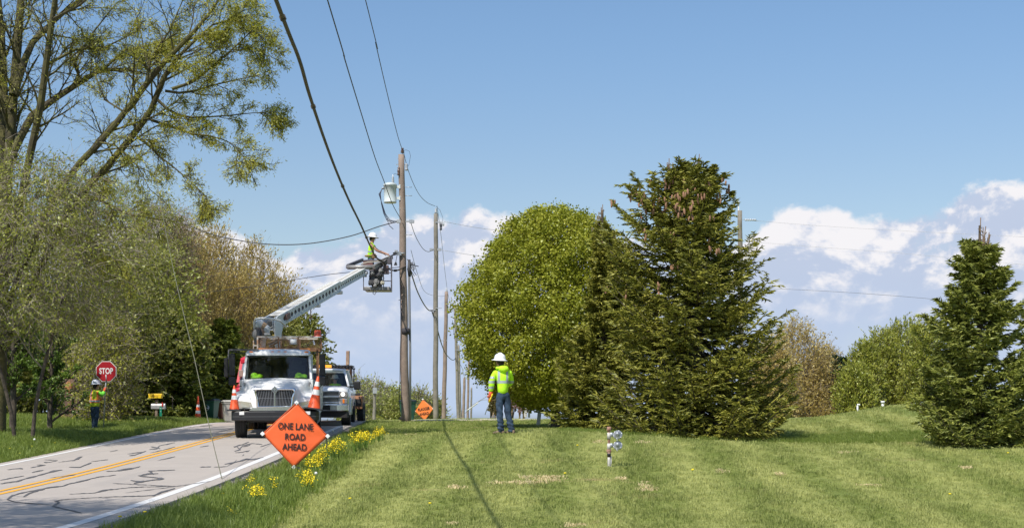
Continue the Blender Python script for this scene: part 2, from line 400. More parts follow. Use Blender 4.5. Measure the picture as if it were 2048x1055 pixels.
    def build(s, name, mats, parent=None, bevel=0.0, seg=2, M=None, auto=True):
        me = bpy.data.meshes.new(name); V = s.v
        if M is not None: V = [tuple(M@Vector(p)) for p in V]
        me.from_pydata([tuple(p) for p in V], [], s.f)
        if not isinstance(mats, (list, tuple)): mats = [mats]
        for m in mats: me.materials.append(m)
        me.polygons.foreach_set('material_index', s.m); me.polygons.foreach_set('use_smooth', s.sm)
        if auto or bevel:
            bm = bmesh.new(); bm.from_mesh(me)
            bmesh.ops.recalc_face_normals(bm, faces=bm.faces)
            bm.to_mesh(me); bm.free()
        me.update()
        o = link(bpy.data.objects.new(name, me), parent)
        if bevel:
            b = o.modifiers.new('bevel', 'BEVEL'); b.width = bevel; b.segments = seg; b.limit_method = 'ANGLE'; b.angle_limit = math.radians(40)
        return o
def dup(root, loc=None, rz=None, label=None, group=None):
    def cp_(o, par):
        c = o.copy(); COL.objects.link(c); c.parent = par
        for ch in list(o.children): cp_(ch, c)
        return c
    r = cp_(root, None)
    if loc is not None: r.location = loc
    if rz is not None: r.rotation_euler = (0, 0, rz)
    if label: r['label'] = label
    if group: r['group'] = group
    return r
def text_mesh(txt, size, thick=.002, bold=0.0, sx=1.0):
    cu = bpy.data.curves.new('t', 'FONT'); cu.body = txt; cu.size = size; cu.align_x = 'CENTER'; cu.align_y = 'CENTER'; cu.extrude = thick; cu.offset = bold; cu.resolution_u = 3
    o = bpy.data.objects.new('t', cu); COL.objects.link(o); dg = bpy.context.evaluated_depsgraph_get()
    me = bpy.data.meshes.new_from_object(o.evaluated_get(dg)); bpy.data.objects.remove(o); bpy.data.curves.remove(cu)
    me.transform(Matrix.Rotation(math.radians(90), 4, 'X')@Matrix.Diagonal((sx, 1, 1, 1)))
    return me
def lettering(txt, size, loc, m, parent, bold=0.0, sx=1.0, name='lettering', rot=None):
    me = text_mesh(txt, size, .002, bold, sx); me.materials.clear(); me.materials.append(m)
    o = link(bpy.data.objects.new(name, me), parent); o.location = loc
    if rot: o.rotation_euler = rot
    return o
def skin(nodes, edges, sub=2):
    """one continuous surface grown over a skeleton: nodes = [(pos, rx, ry)]"""
    me = bpy.data.meshes.new('sk'); me.from_pydata([n[0] for n in nodes], edges, [])
    o = bpy.data.objects.new('sk', me); COL.objects.link(o)
    md = o.modifiers.new('s', 'SKIN'); md.use_smooth_shade = True; md.branch_smoothing = .6
    for i, n in enumerate(nodes):
        sv = me.skin_vertices[0].data[i]; sv.radius = (n[1], n[2]); sv.use_root = (i == 0)
    ss = o.modifiers.new('ss', 'SUBSURF'); ss.levels = sub; ss.render_levels = sub
    dg = bpy.context.evaluated_depsgraph_get(); out = bpy.data.meshes.new_from_object(o.evaluated_get(dg)); bpy.data.objects.remove(o)
    return out
# ---------------------------------------------------------------- ground and road
def build_ground():
    ys = np.r_[np.arange(-30, 12, 3.), np.arange(12, 60, .35), np.arange(60, 90, 1.), np.arange(90, 160, 5.), np.geomspace(160, 1800, 20)]
    xs = np.r_[-np.geomspace(900, 40, 14), np.arange(-38, -16, 1.), np.arange(-16, 18, .3), np.arange(18, 40, 1.), np.geomspace(42, 900, 14)]
    X, Y = np.meshgrid(xs, ys); Z = ground(X, Y)
    near = (Y > 12) & (Y < 60); a = np.abs(road_s(X, Y))
    bumpy = .02*np.sin(X*2.3+1.3*Y)*np.sin(Y*1.7-X*.6)
    Z = Z+np.where(near & (a > RW+1.2), bumpy, 0)
    V = np.c_[X.ravel(), Y.ravel(), Z.ravel()]; nx = len(xs)
    i = np.arange(len(ys)-1)[:, None]*nx+np.arange(nx-1)[None]; i = i.ravel()
    me = raw_mesh('ground', V, np.c_[i, i+1, i+nx+1, i+nx], [MATS['lawn_ground']], True)
    zone = np.zeros((len(V), 4), np.float32); s = road_s(X, Y).ravel()
    zone[:, 0] = np.clip(1-np.abs(np.abs(s)-RW-.25)/.45, 0, 1)*np.where(s > 0, 1, .55)
    zone[:, 1] = verge_mask(X.ravel(), Y.ravel()); zone[:, 3] = 1
    at_ = me.attributes.new('zone', 'FLOAT_COLOR', 'POINT'); at_.data.foreach_set('color', zone.ravel())
    tag(link(bpy.data.objects.new('ground', me)), 'rolling green ground with mown lawn and rough verges along the road', kind='structure')
def verge_w(d): return np.interp(d, [14, 20, 26, 32, 37, 42, 50, 58], [1.85, 1.9, 1.85, 1.85, 1.7, 1.5, 1.0, .6])
def verge_mask(x, d):
    s = road_s(x, d); right = (s > RW) & (s < RW+verge_w(d)); left = s < -RW
    px = CX+F*x/np.maximum(d, 1); strip = (px > 1120) & (d > 34.0) & (d < 36.5)
    return np.where(right, 1., np.where(left, .85, np.where(strip, .8, 0.)))
build_ground()
def strip_mesh(name, s0, s1, d0, d1, lift, m, parent=None, step=.4, thick=0, kind=None):
    ds = np.arange(d0, d1+step, step)
    e = .05; sl = (road_x(ds+e)-road_x(ds-e))/(2*e); nn = np.sqrt(1+sl*sl); nxv, nyv = 1/nn, -sl/nn
    cols = np.linspace(s0, s1, max(2, int(abs(s1-s0)/.5)+2)); n = len(cols); V = []
    for s in cols:
        V.append(np.c_[road_x(ds)+s*nxv, ds+s*nyv, surf_road(s, ds)+lift])
    if thick:
        V.insert(0, V[0]-[[.02, 0, thick]]); V.append(V[-1]+[[.02, 0, -thick]]); n += 2
    V = np.stack(V, 1).reshape(-1, 3); i = (np.arange(len(ds)-1)[:, None]*n+np.arange(n-1)[None]).ravel()
    me = raw_mesh(name, V, np.c_[i, i+1, i+n+1, i+n], [m], False)
    o = link(bpy.data.objects.new(name, me), parent)
    if kind: o['kind'] = kind
    return o
def road_material():
    m = bpy.data.materials.new('asphalt'); m.use_nodes = True; nt = m.node_tree; b = nt.nodes['Principled BSDF']
    P = N(nt, 'ShaderNodeNewGeometry').outputs['Position']
    st = N(nt, 'ShaderNodeVectorMath', operation='MULTIPLY'); nt.links.new(P, st.inputs[0]); st.inputs[1].default_value = (1.3, .12, 0)
    c = mix_(nt, noise_(nt, P, 1.3, 6, .6), (0.31, 0.268, 0.232), (0.46, 0.405, 0.355))
    c = mix_(nt, math_(nt, 'MULTIPLY', sstep(nt, noise_(nt, st.outputs[0], 1.2, 3), .52, .72), .35), c, (0.24, 0.225, 0.215))
    c = mix_(nt, math_(nt, 'MULTIPLY', noise_(nt, P, 70, 3, .8), .55), c, (0.56, 0.50, 0.44))
    c = mix_(nt, sstep(nt, noise_(nt, P, 110, 2, .8), .62, .75, 0, .5), c, (0.16, 0.15, 0.15))
    nt.links.new(c, b.inputs['Base Color']); b.inputs['Roughness'].default_value = .85; b.inputs['Specular IOR Level'].default_value = .3
    bn = N(nt, 'ShaderNodeBump'); bn.inputs['Strength'].default_value = .5; bn.inputs['Distance'].default_value = .008
    nt.links.new(noise_(nt, P, 90, 4), bn.inputs['Height']); nt.links.new(bn.outputs[0], b.inputs['Normal'])
    MATS['asphalt'] = m
    def paint(name, col, wear):
        m = bpy.data.materials.new(name); m.use_nodes = True; nt = m.node_tree; b = nt.nodes['Principled BSDF']
        P = N(nt, 'ShaderNodeNewGeometry').outputs['Position']
        c = mix_(nt, sstep(nt, noise_(nt, P, 22, 6, .75), .56, .72, 0, wear), col, (0.30, 0.28, 0.27))
        c = mix_(nt, math_(nt, 'MULTIPLY', noise_(nt, P, 2.5, 3), .3), c, tuple(k*.75 for k in col))
        nt.links.new(c, b.inputs['Base Color']); b.inputs['Roughness'].default_value = .7; MATS[name] = m
    paint('white_line_paint', (0.74, 0.72, 0.69), .55); paint('yellow_line_paint', (0.80, 0.40, 0.035), .45)
road_material()
ROAD = strip_mesh('road', -RW-.34, RW+.34, 8, 120, 0, MATS['asphalt'], step=.4, thick=.09, kind='structure')
ROAD['label'] = 'worn pale asphalt two lane road with sealed cracks'
strip_mesh('edge_line', -RW-.07, -RW+.07, 8, 118, .004, MATS['white_line_paint'], ROAD)
strip_mesh('edge_line', RW-.075, RW+.085, 8, 118, .004, MATS['white_line_paint'], ROAD)
strip_mesh('centre_line', -.17, -.055, 8, 118, .004, MATS['yellow_line_paint'], ROAD)
strip_mesh('centre_line', .055, .17, 8, 118, .004, MATS['yellow_line_paint'], ROAD)
TAR = mat('crack_tar', (0.125, 0.12, 0.122), .6, var=.3, vscale=6)
def crack(pts, w, jit=.5):
    """pts in photo pixels with width in pixels; laid on the pavement as a thin ribbon of sealant"""
    P = []; W = []
    for k in range(len(pts)-1):
        (a, b), (c, d) = pts[k], pts[k+1]; m = max(2, int(math.hypot(c-a, d-b)/5))
        for j in range(m):
            t = j/m; P.append((a+(c-a)*t+random.uniform(-jit, jit), b+(d-b)*t+random.uniform(-jit, jit)*.6))
            wi = w if not isinstance(w, (list, tuple)) else w[k]+(w[min(k+1, len(w)-1)]-w[k])*t
            W.append(wi*.72*random.uniform(.45, 1.35))
    P.append(pts[-1]); W.append((w if not isinstance(w, (list, tuple)) else w[-1])*.4); W[0] *= .4
    V = []; Fs = []
    for k, (a, b) in enumerate(P):
        q0, q1 = P[max(k-1, 0)], P[min(k+1, len(P)-1)]; dx, dy = q1[0]-q0[0], q1[1]-q0[1]; l = math.hypot(dx, dy) or 1
        ox, oy = -dy/l*W[k]/2, dx/l*W[k]/2
        for sg in (1, -1):
            h = hit(a+ox*sg, b+oy*sg, True); V.append((h.x, h.y, surf_road(float(road_s(h.x, h.y)), h.y)+.007))
    for k in range(len(P)-1): Fs.append((2*k, 2*k+1, 2*k+3, 2*k+2))
    g = G(); g.add(V, Fs); g.build('crack_seal', TAR, ROAD)
def c7(L): return [(x*.2228, 820+y*.2228) for x, y in L]
def c8(L): return [(400+x*.2441, 820+y*.2441) for x, y in L]
for L, w in [
    ([(60,800),(110,765),(200,740),(330,715),(460,690),(560,680),(640,655),(760,630),(870,600),(1040,580)], [4,3,2.5,2.5,3.5,3,2,2.5,2,1.2]),
    ([(210,775),(260,745),(350,718),(400,708)], [3,4,2.5,2]), ([(60,800),(150,825),(310,838),(470,850)], [3,1.5,1.2,1]),
    ([(730,935),(725,920),(600,890),(470,860),(540,822),(490,815),(560,800),(900,780),(1380,765),(1450,735),(1571,700)], [3,4,3,4,3.5,3,1.2,1,2.5,4,3]),
    ([(620,752),(850,742),(920,720),(1050,705),(1200,690),(1571,680)], [1,1.2,4,1.5,1.5,1]),
    ([(1170,628),(1240,640),(1290,635),(1200,655)], [2,4,4,3]), ([(1210,650),(1470,612),(1380,603),(1240,588),(1330,570),(1420,567)], [3,4,3,2.5,3,2]),
    ([(1300,575),(1370,560),(1330,545),(1571,535)], [2,3,2,1.4]), ([(1010,655),(1571,682)], 1),
    ([(0,660),(160,635),(280,600),(400,570),(480,545),(560,535)], [2.5,3,3,3,4,1.5]), ([(0,628),(120,605),(215,588)], [1.5,2.5,1.5]),
    ([(285,560),(330,548),(390,538)], [3,2.5,1.5]), ([(60,533),(170,522),(205,525)], [1,2,4]), ([(275,515),(350,500),(410,492),(330,490)], [1.5,2,2,1.5]),
    ([(390,465),(430,468),(520,450),(400,443)], [2.5,2,1,1]), ([(520,465),(660,450),(700,430),(740,415)], [1,1.5,4.5,1.5]),
    ([(620,510),(720,512),(780,485),(820,470)], [1.2,2.5,3.5,3]), ([(820,460),(900,450),(970,443)], 1.2), ([(950,548),(1040,545),(1130,525),(1220,515),(1260,503)], [1.5,2,2,3,1]),
    ([(1060,545),(1200,522)], 2), ([(1160,408),(1210,400),(1310,365)], [2,3.5,2]), ([(1340,350),(1410,345),(1430,318),(1571,290)], [3,3,2.5,1.2]), ([(1350,325),(1400,335),(1440,345)], 2.2),
    ([(985,372),(1055,357)], 1.6), ([(1140,392),(1300,372)], 1.4), ([(1415,450),(1500,432),(1571,415)], [1,2,1.5])]: crack(c7(L), w)
for L, w in [
    ([(280,335),(330,320),(300,295),(275,300),(360,275),(400,258)], [3,4,3,2.5,2.5,2]), ([(310,330),(350,290),(430,270),(510,280)], [3,2.5,2,1.5]), ([(350,300),(410,285)], 1.5),
    ([(200,440),(290,425),(370,405),(440,400),(520,385)], [2,2.5,2,2.5,1.5]), ([(110,465),(220,460),(290,420),(300,405)], [1.5,1.5,2,1.5]), ([(330,410),(380,395),(450,405)], 1.6),
    ([(345,375),(360,360)], 1.5), ([(380,340),(400,332)], 1.4), ([(0,465),(90,462)], 2), ([(0,300),(70,290)], 1.8), ([(120,185),(200,165),(270,150)], [1,1.6,1]), ([(0,130),(100,122)], 2)]: crack(c8(L), w)
for px0, py0, px1, py1, w in [(300,905,350,893,1.2),(520,893,560,878,1.2),(470,905,500,900,1.2),(250,985,420,962,1.0),(100,955,150,948,1.1)]: crack([(px0,py0),((px0+px1)/2,(py0+py1)/2+1),(px1,py1)], w)
# gravel crumbs and broken pavement edge beside the white line
def gravel():
    g = G(); r = random.Random(3)
    for k in range(2600):
        d = r.uniform(15, 46); s = RW+.34+abs(r.gauss(0, .16)); 
        if r.random() < .15: s = -(RW+.34+abs(r.gauss(0, .1)))
        x = float(road_x(d))+s; z = gz(x, d)+.004; q = r.uniform(.008, .032)
        P = [(x+q*math.cos(a)*r.uniform(.6, 1), d+q*math.sin(a)*r.uniform(.6, 1), z-.01) for a in (0, 1.6, 3.1, 4.7)]; t = (x+r.uniform(-.3, .3)*q, d, z+q*r.uniform(.4, .8))
        g.add(P+[t], [(0,1,4),(1,2,4),(2,3,4),(3,0,4)], r.choice((0, 0, 1)))
    tag(g.build('gravel', [mat('gravel_grey', (0.30, 0.27, 0.25), .9, var=.4, vscale=30), mat('gravel_dark', (0.09, 0.085, 0.08), .9)], auto=False), 'grey gravel crumbs along the pavement edge', kind='stuff')
gravel()
# pale concrete drive strip across the lawn's crest
def drive():
    g = G(); L = []
    for px in np.arange(815, 1086, 15):
        for k, d in enumerate((57.0, 58.6)):
            x = (px-CX)/F*d; L.append((x, d, gz(x, d)+.07))
    n = len(L)//2; g.add(L, [(2*i, 2*i+1, 2*i+3, 2*i+2) for i in range(n-1)])
    L2 = [(p[0], p[1], p[2]-.16) for p in L[::2]]; g.add(list(L[::2])+L2, [(i, i+1, i+1+n, i+n) for i in range(n-1)])
    o = g.build('driveway', mat('driveway_gravel', (0.52, 0.46, 0.36), .9, var=.25, vscale=3)); o['kind'] = 'structure'
drive()

# ---------------------------------------------------------------- grass (instanced tufts)
def tuft(name, nb, h, w, spread, lean, m, seed, seeds=False):
    r = random.Random(seed); V = []; Fs = []
    for k in range(nb):
        a = r.uniform(0, 6.283); q = spread*math.sqrt(r.random()); x, y = q*math.cos(a), q*math.sin(a); hh = h*r.uniform(.45, 1.1)
        th = r.uniform(0, 6.283); l = lean*r.uniform(.2, 1.2); dx, dy = math.cos(th), math.sin(th); wx, wy = -math.sin(th+r.uniform(-.6, .6))*w/2, math.cos(th)*w/2
        b = len(V)
        V += [(x-wx, y-wy, -.02), (x+wx, y+wy, -.02), (x+dx*l*hh*.35+wx*.8, y+dy*l*hh*.35+wy*.8, hh*.6), (x+dx*l*hh*.35-wx*.8, y+dy*l*hh*.35-wy*.8, hh*.6), (x+dx*l*hh, y+dy*l*hh, hh)]
        Fs += [(b, b+1, b+2, b+3), (b+3, b+2, b+4)]
    me = bpy.data.meshes.new(name); me.from_pydata(V, [], Fs); me.materials.append(m)
    return bpy.data.objects.new(name, me)
def scatter(name, pts, scl, tufts, label):
    n = len(pts); me = bpy.data.meshes.new(name); me.vertices.add(n); me.vertices.foreach_set('co', np.asarray(pts, np.float32).ravel())
    rot = np.zeros((n, 3), np.float32); rot[:, 2] = rng.uniform(0, 6.283, n); rot[:, :2] = rng.normal(0, .12, (n, 2))
    me.attributes.new('rot', 'FLOAT_VECTOR', 'POINT').data.foreach_set('vector', rot.ravel())
    me.attributes.new('scl', 'FLOAT', 'POINT').data.foreach_set('value', np.asarray(scl, np.float32))
    me.attributes.new('var', 'INT', 'POINT').data.foreach_set('value', rng.integers(0, len(tufts), n).astype(np.int32))
    o = link(bpy.data.objects.new(name, me)); md = o.modifiers.new('scatter', 'NODES')
    nt = bpy.data.node_groups.new('scatter_'+name, 'GeometryNodeTree'); md.node_group = nt
    nt.interface.new_socket('Geometry', in_out='INPUT', socket_type='NodeSocketGeometry'); nt.interface.new_socket('Geometry', in_out='OUTPUT', socket_type='NodeSocketGeometry')
    gi = nt.nodes.new('NodeGroupInput'); go = nt.nodes.new('NodeGroupOutput'); jn = nt.nodes.new('GeometryNodeJoinGeometry')
    def attr(nm, ty):
        a = nt.nodes.new('GeometryNodeInputNamedAttribute'); a.data_type = ty; a.inputs[0].default_value = nm; return a.outputs[0]
    ra, sa, va = attr('rot', 'FLOAT_VECTOR'), attr('scl', 'FLOAT'), attr('var', 'INT')
    for k, t in enumerate(tufts):
        oi = nt.nodes.new('GeometryNodeObjectInfo'); oi.inputs[0].default_value = t
        ip = nt.nodes.new('GeometryNodeInstanceOnPoints'); cmp_ = nt.nodes.new('FunctionNodeCompare'); cmp_.data_type = 'INT'; cmp_.operation = 'EQUAL'
        nt.links.new(va, cmp_.inputs[2]); cmp_.inputs[3].default_value = k
        nt.links.new(gi.outputs[0], ip.inputs['Points']); nt.links.new(cmp_.outputs[0], ip.inputs['Selection']); nt.links.new(oi.outputs['Geometry'], ip.inputs['Instance'])
        nt.links.new(ra, ip.inputs['Rotation']); nt.links.new(sa, ip.inputs['Scale']); nt.links.new(ip.outputs[0], jn.inputs[0])
    nt.links.new(jn.outputs[0], go.inputs[0])
    tag(o, label, kind='stuff'); return o
def fan(n, d0, d1, pa, pb, power=1.0):
    """random ground points between two photo columns, thinning with distance"""
    d = d0+(d1-d0)*rng.random(n)**power; px = rng.uniform(pa, pb, n); return (px-CX)/F*d, d
def plant(x, d, keep):
    x, d = x[keep], d[keep]; return np.c_[x, d, ground(x, d)]
LB = MATS['lawn_blades']
short = [tuft('lawn_tuft', 16, .055, .009, .075, .5, LB, s) for s in (1, 2, 3)]
x, d = fan(52000, 15.5, 58, -20, 2080, 1.35)
s = road_s(x, d); keep = (s > RW+verge_w(d)-.25)
P_ = plant(x, d, keep); scatter('lawn_grass', P_, rng.uniform(.6, 1.25, len(P_))*np.interp(P_[:, 1], [16, 40, 58], [.95, 1.3, 1.7]), short, 'short mown lawn grass with pale and dark mower swaths')
VG = blade_mat('verge_blades', (0.11, 0.18, 0.018), (0.30, 0.36, 0.075))
tall = [tuft('tall_tuft', 28, .25, .010, .11, .7, VG, s) for s in (4, 5, 6)]
x, d = fan(15000, 15.5, 56, -60, 900, 1.2); s = road_s(x, d); keep = (s > RW+.42+rng.exponential(.12, len(s))) & (s < RW+verge_w(d)+rng.normal(0, .12, len(s)))
P_ = plant(x, d, keep); sr = road_s(P_[:, 0], P_[:, 1])-RW
scl = rng.uniform(.45, 1.1, len(P_))*np.clip(.35+sr*.6, .35, .95)*np.interp(P_[:, 1], [15, 30, 45, 56], [1.0, 1.05, .75, .55])
scatter('verge_grass', P_, scl, tall, 'long unmown grass on the verge between road and lawn')
x, d = fan(26000, 27, 64, -60, 480, .9); s = road_s(x, d); keep = (s < -RW-.3-rng.exponential(.15, len(s)))
P_ = plant(x, d, keep); scatter('roadside_grass', P_, rng.uniform(.4, .95, len(P_)), tall, 'rough spring grass beneath the trees left of the road')
x, d = fan(6000, 33.6, 37.5, 1120, 2100); keep = np.ones(len(x), bool)
P_ = plant(x, d, keep); scatter('meadow_grass', P_, rng.uniform(.25, .62, len(P_)), tall, 'uncut dark grass strip between the spruces')
x, d = fan(7000, 41, 56, 560, 1120); s = road_s(x, d); keep = (s > RW+.6)
P_ = plant(x, d, keep); scatter('crest_grass', P_, rng.uniform(.2, .42, len(P_)), tall, 'slightly longer grass along the crest by the drive')
SB = mat('dry_grass', (0.80, 0.66, 0.38), .8, col2=(0.62, 0.50, 0.26), var=.3, vscale=20)
straw = [tuft('straw_tuft', 16, .035, .009, .08, 2.6, SB, s) for s in (7, 8)]
L_ = []
for px, py, hw, hh, n in [(1085,957,42,4,170),(1040,966,52,2.5,120),(1100,962,20,3,60),(910,975,14,3.5,60),(1197,883,11,3.5,50),(1288,886,14,2,40),(820,869,17,2,45),(735,866,14,2,40),(1293,976,15,7,90),(1440,944,13,2.5,40),(1562,949,11,2.5,35),(1932,936,12,2,30),(1150,1052,16,3,60),(905,1050,10,2,30),(1745,972,25,2,30),(1240,958,8,1.5,20),(1700,905,18,1.5,30)]:
    for k in range(n//2):
        h_ = hit(px+rng.normal(0, hw*.5), py+rng.normal(0, hh*.5)); L_.append((h_.x, h_.y, h_.z+.022))
scatter('dry_clippings', np.array(L_), rng.uniform(.4, 1.0, len(L_)), straw, 'straw coloured dead grass patches and clippings on the lawn')
# wild mustard and dandelions
YEL = mat('yellow_petals', (0.85, 0.66, 0.012), .6); STEM = mat('flower_stem', (0.14, 0.24, 0.03), .6)
def flowers():
    g = G(); r = random.Random(9)
    def plant_(p, h, n):
        for _ in range(n):
            a = r.uniform(0, 6.28); l = r.uniform(0, .16)*h/.4; top = Vector((p[0]+math.cos(a)*l, p[1]+math.sin(a)*l, p[2]+h*r.uniform(.65, 1.05)))
            g.tube([p, (Vector(p)+top)/2+Vector((0, 0, .02)), top], [.004, .003, .003], 3, 0, False)
            for q in range(r.randint(5, 9)):
                c = top+Vector((r.gauss(0, .022), r.gauss(0, .022), r.gauss(-.01, .032))); e = r.uniform(.009, .016); t = r.uniform(0, 3)
                ax = Vector((math.cos(t), math.sin(t), r.uniform(-.4, .4)))*e; bx = Vector((-math.sin(t), math.cos(t), r.uniform(.2, 1)))*e
                g.add([c-ax, c-bx, c+ax, c+bx], [(0, 1, 2, 3)], 1)
    for (pa, ya, pb, yb, n, h) in [(655,918,690,906,9,.40),(708,900,735,889,13,.42),(742,884,768,874,7,.36),(612,948,645,930,9,.42),(604,985,618,976,5,.36),(500,1010,525,998,4,.36),(543,990,556,985,1,.3),
                                   (470,975,520,968,1,.2),(460,1040,466,1030,1,.15),(620,960,640,950,3,.4)]:
        for k in range(int(n*1.6)):
            t = r.random(); h_ = hit(pa+(pb-pa)*t+r.gauss(0, 2), ya+(yb-ya)*t+r.gauss(0, 2)+6)
            plant_((h_.x, h_.y, h_.z), h*r.uniform(.7, 1.1), r.randint(5, 9))
    for px, py in [(132,896),(110,893),(80,845),(160,893),(190,883),(40,915),(64,900),(289,838),(20,905),(310,846),(290,1040),(446,1000),(240,1050),(1386,950),(1155,900),(1130,958),(1385,951),(1900,1000),(2016,915),(700,1010),(860,1020)]:
        h_ = hit(px, py); g.tube([h_, h_+Vector((0, 0, .1))], .004, 3, 0, False); g.ball(h_+Vector((0, 0, .11)), (.028, .028, .012), 1, 7, 3)
    tag(g.build('wildflowers', [STEM, YEL], auto=False), 'yellow wild mustard and dandelions flowering in the verge', kind='stuff')
    k = G()
    for px, py in [(69,893),(632,966),(666,874),(56,832)]:
        h_ = hit(px, py); k.tube([h_, h_+Vector((0, 0, .17))], .004, 3, 0, False); k.ball(h_+Vector((0, 0, .19)), .03, 1, 7, 5)
    tag(k.build('seed_heads', [STEM, mat('seed_fluff', (.75, .75, .7), .9)], auto=False), 'white dandelion seed heads in the grass', kind='stuff')
flowers()

# ---------------------------------------------------------------- trees
def nrm(v): return v/np.maximum(np.linalg.norm(v, axis=-1, keepdims=True), 1e-9)
def spawn(P, R, m, t0, t1, ang, lenf, K, wig, trop, rs=.55, plane=False, curl=0.0, absl=None, taper=.45):
    """children along every parent branch: P (n,k,3) polylines, R (n,k) radii"""
    n, k0 = P.shape[:2]; t = (t0+(t1-t0)*(np.arange(m)[None]+rng.random((n, m)))/m); f = t*(k0-1); i = np.minimum(f.astype(int), k0-2); w = (f-i)[..., None]
    ar = np.arange(n)[:, None]; base = P[ar, i]*(1-w)+P[ar, i+1]*w; T = nrm(P[ar, i+1]-P[ar, i]); r = R[ar, i]*(1-w[..., 0])+R[ar, i+1]*w[..., 0]
    L = np.linalg.norm(np.diff(P, axis=1), axis=2).sum(1)[:, None]
    if plane:
        side = nrm(np.cross(T, np.array([0, 0, 1.0]))); sg = np.where(np.arange(m) % 2 == 0, 1., -1.)[None, :, None]; Q = nrm(side*sg+rng.normal(0, .28, side.shape))
    else: Q = rng.normal(0, 1, T.shape)
    Q = nrm(Q-(Q*T).sum(-1, keepdims=True)*T)
    a = np.radians(ang)*(1+rng.normal(0, .22, (n, m)))[..., None]; D = nrm(np.cos(a)*T+np.sin(a)*Q+np.array([0, 0, trop]))
    ln = (L*lenf if absl is None else absl)*(1-taper*t)*rng.uniform(.6, 1.2, (n, m)); st = (ln/(K-1))[..., None]
    D = D.reshape(-1, 3); st = st.reshape(-1, 1); p = base.reshape(-1, 3); out = [p]
    for _ in range(K-1):
        D = nrm(D+rng.normal(0, wig, D.shape)+np.array([0, 0, curl])); p = p+D*st; out.append(p)
    R2 = (np.minimum(r*rs, r)).reshape(-1, 1)*np.linspace(1, .35, K)[None]
    return np.stack(out, 1), R2
def tubes(Ps, sides=4):
    """all polylines as one vertex and face array"""
    V = []; Fs = []; b = 0
    for (P, R), S in Ps:
        if S <= 1:                                        # the finest twigs: flat slivers, two or one long
            ix = [0, P.shape[1]//2, P.shape[1]-1] if S == 1 else [0, P.shape[1]-1]; P = P[:, ix]; R = R[:, ix]*1.25
        n, k = P.shape[:2]; T = np.empty_like(P); T[:, 1:-1] = P[:, 2:]-P[:, :-2]; T[:, 0] = P[:, 1]-P[:, 0]; T[:, -1] = P[:, -1]-P[:, -2]; T = nrm(T)
        ref = np.where(np.abs(T[:, :1, 2:3]) > .9, np.array([[[1., 0, 0]]]), np.array([[[0, 0, 1.]]])); ref = np.broadcast_to(ref, T.shape)
        A = nrm(np.cross(T, ref)); B = np.cross(T, A)
        if S <= 1:
            a = rng.uniform(0, 3.14, (n, 1, 1)); A = A*np.cos(a)+B*np.sin(a); v = np.stack([P-A*R[..., None], P+A*R[..., None]], 2); V.append(v.reshape(-1, 3))
            q = (np.arange(n)[:, None]*k+np.arange(k-1)[None])*2; Fs.append(np.stack([q, q+1, q+3, q+2], -1).reshape(-1, 4)+b); b += n*k*2; continue
        th = np.arange(S)*2*np.pi/S
        v = P[:, :, None]+R[:, :, None, None]*(A[:, :, None]*np.cos(th)[:, None]+B[:, :, None]*np.sin(th)[:, None]); V.append(v.reshape(-1, 3))
        q = (np.arange(n)[:, None, None]*k+np.arange(k-1)[None, :, None])*S; j = np.arange(S)[None, None]; j2 = (j+1) % S
        Fs.append(np.stack([q+j, q+j2, q+S+j2, q+S+j], -1).reshape(-1, 4)+b); b += n*k*S
    return np.concatenate(V), np.concatenate(Fs)
def leaves_at(C, ln, wd, axis=None, droop=0.0):
    n = len(C); a = rng.normal(0, 1, (n, 3)) if axis is None else axis+rng.normal(0, .45, (n, 3)); a[:, 2] -= droop; a = nrm(a)
    b = nrm(np.cross(a, rng.normal(0, 1, (n, 3)))); s = rng.uniform(.6, 1.25, (n, 1)); a = a*ln*s/2; b = b*wd*s/2
    V = np.stack([C-a, C+b, C+a, C-b], 1).reshape(-1, 3); return V, np.arange(n*4).reshape(-1, 4)
def along(P, m, t0=.2, jit=.02):
    n, k = P.shape[:2]; t = rng.uniform(t0, 1, (n, m)); f = t*(k-1); i = np.minimum(f.astype(int), k-2); w = (f-i)[..., None]; ar = np.arange(n)[:, None]
    return (P[ar, i]*(1-w)+P[ar, i+1]*w+rng.normal(0, jit, (n, m, 3))).reshape(-1, 3), nrm(P[ar, i+1]-P[ar, i]).reshape(-1, 3)
BARK = mat('bark_brown', (0.12, 0.095, 0.07), .9, col2=(0.055, 0.042, 0.03), var=.3, vscale=5, bump=.6, bscale=18)
MOSS = mat('bark_mossy', (0.060, 0.048, 0.030), .95, col2=(0.115, 0.105, 0.030), var=.25, vscale=2.2, bump=.7, bscale=14)
GREYB = mat('bark_grey', (0.30, 0.25, 0.21), .9, col2=(0.15, 0.12, 0.095), var=.3, vscale=5)
TANB = mat('bark_tan', (0.30, 0.22, 0.13), .9, col2=(0.14, 0.10, 0.06), var=.3, vscale=5)
def poly3(pts, radii, K=None):
    P = np.array([list(p) for p in pts], float)
    if K:
        t = np.linspace(0, len(P)-1, K); i = np.minimum(t.astype(int), len(P)-2); w = (t-i)[:, None]; P = P[i]*(1-w)+P[i+1]*w
        radii = np.interp(np.linspace(0, 1, K), np.linspace(0, 1, len(radii)), radii)
    return P[None], np.asarray(radii, float)[None]
def cat_(L): return np.concatenate([a for a, _ in L]), np.concatenate([b for _, b in L])
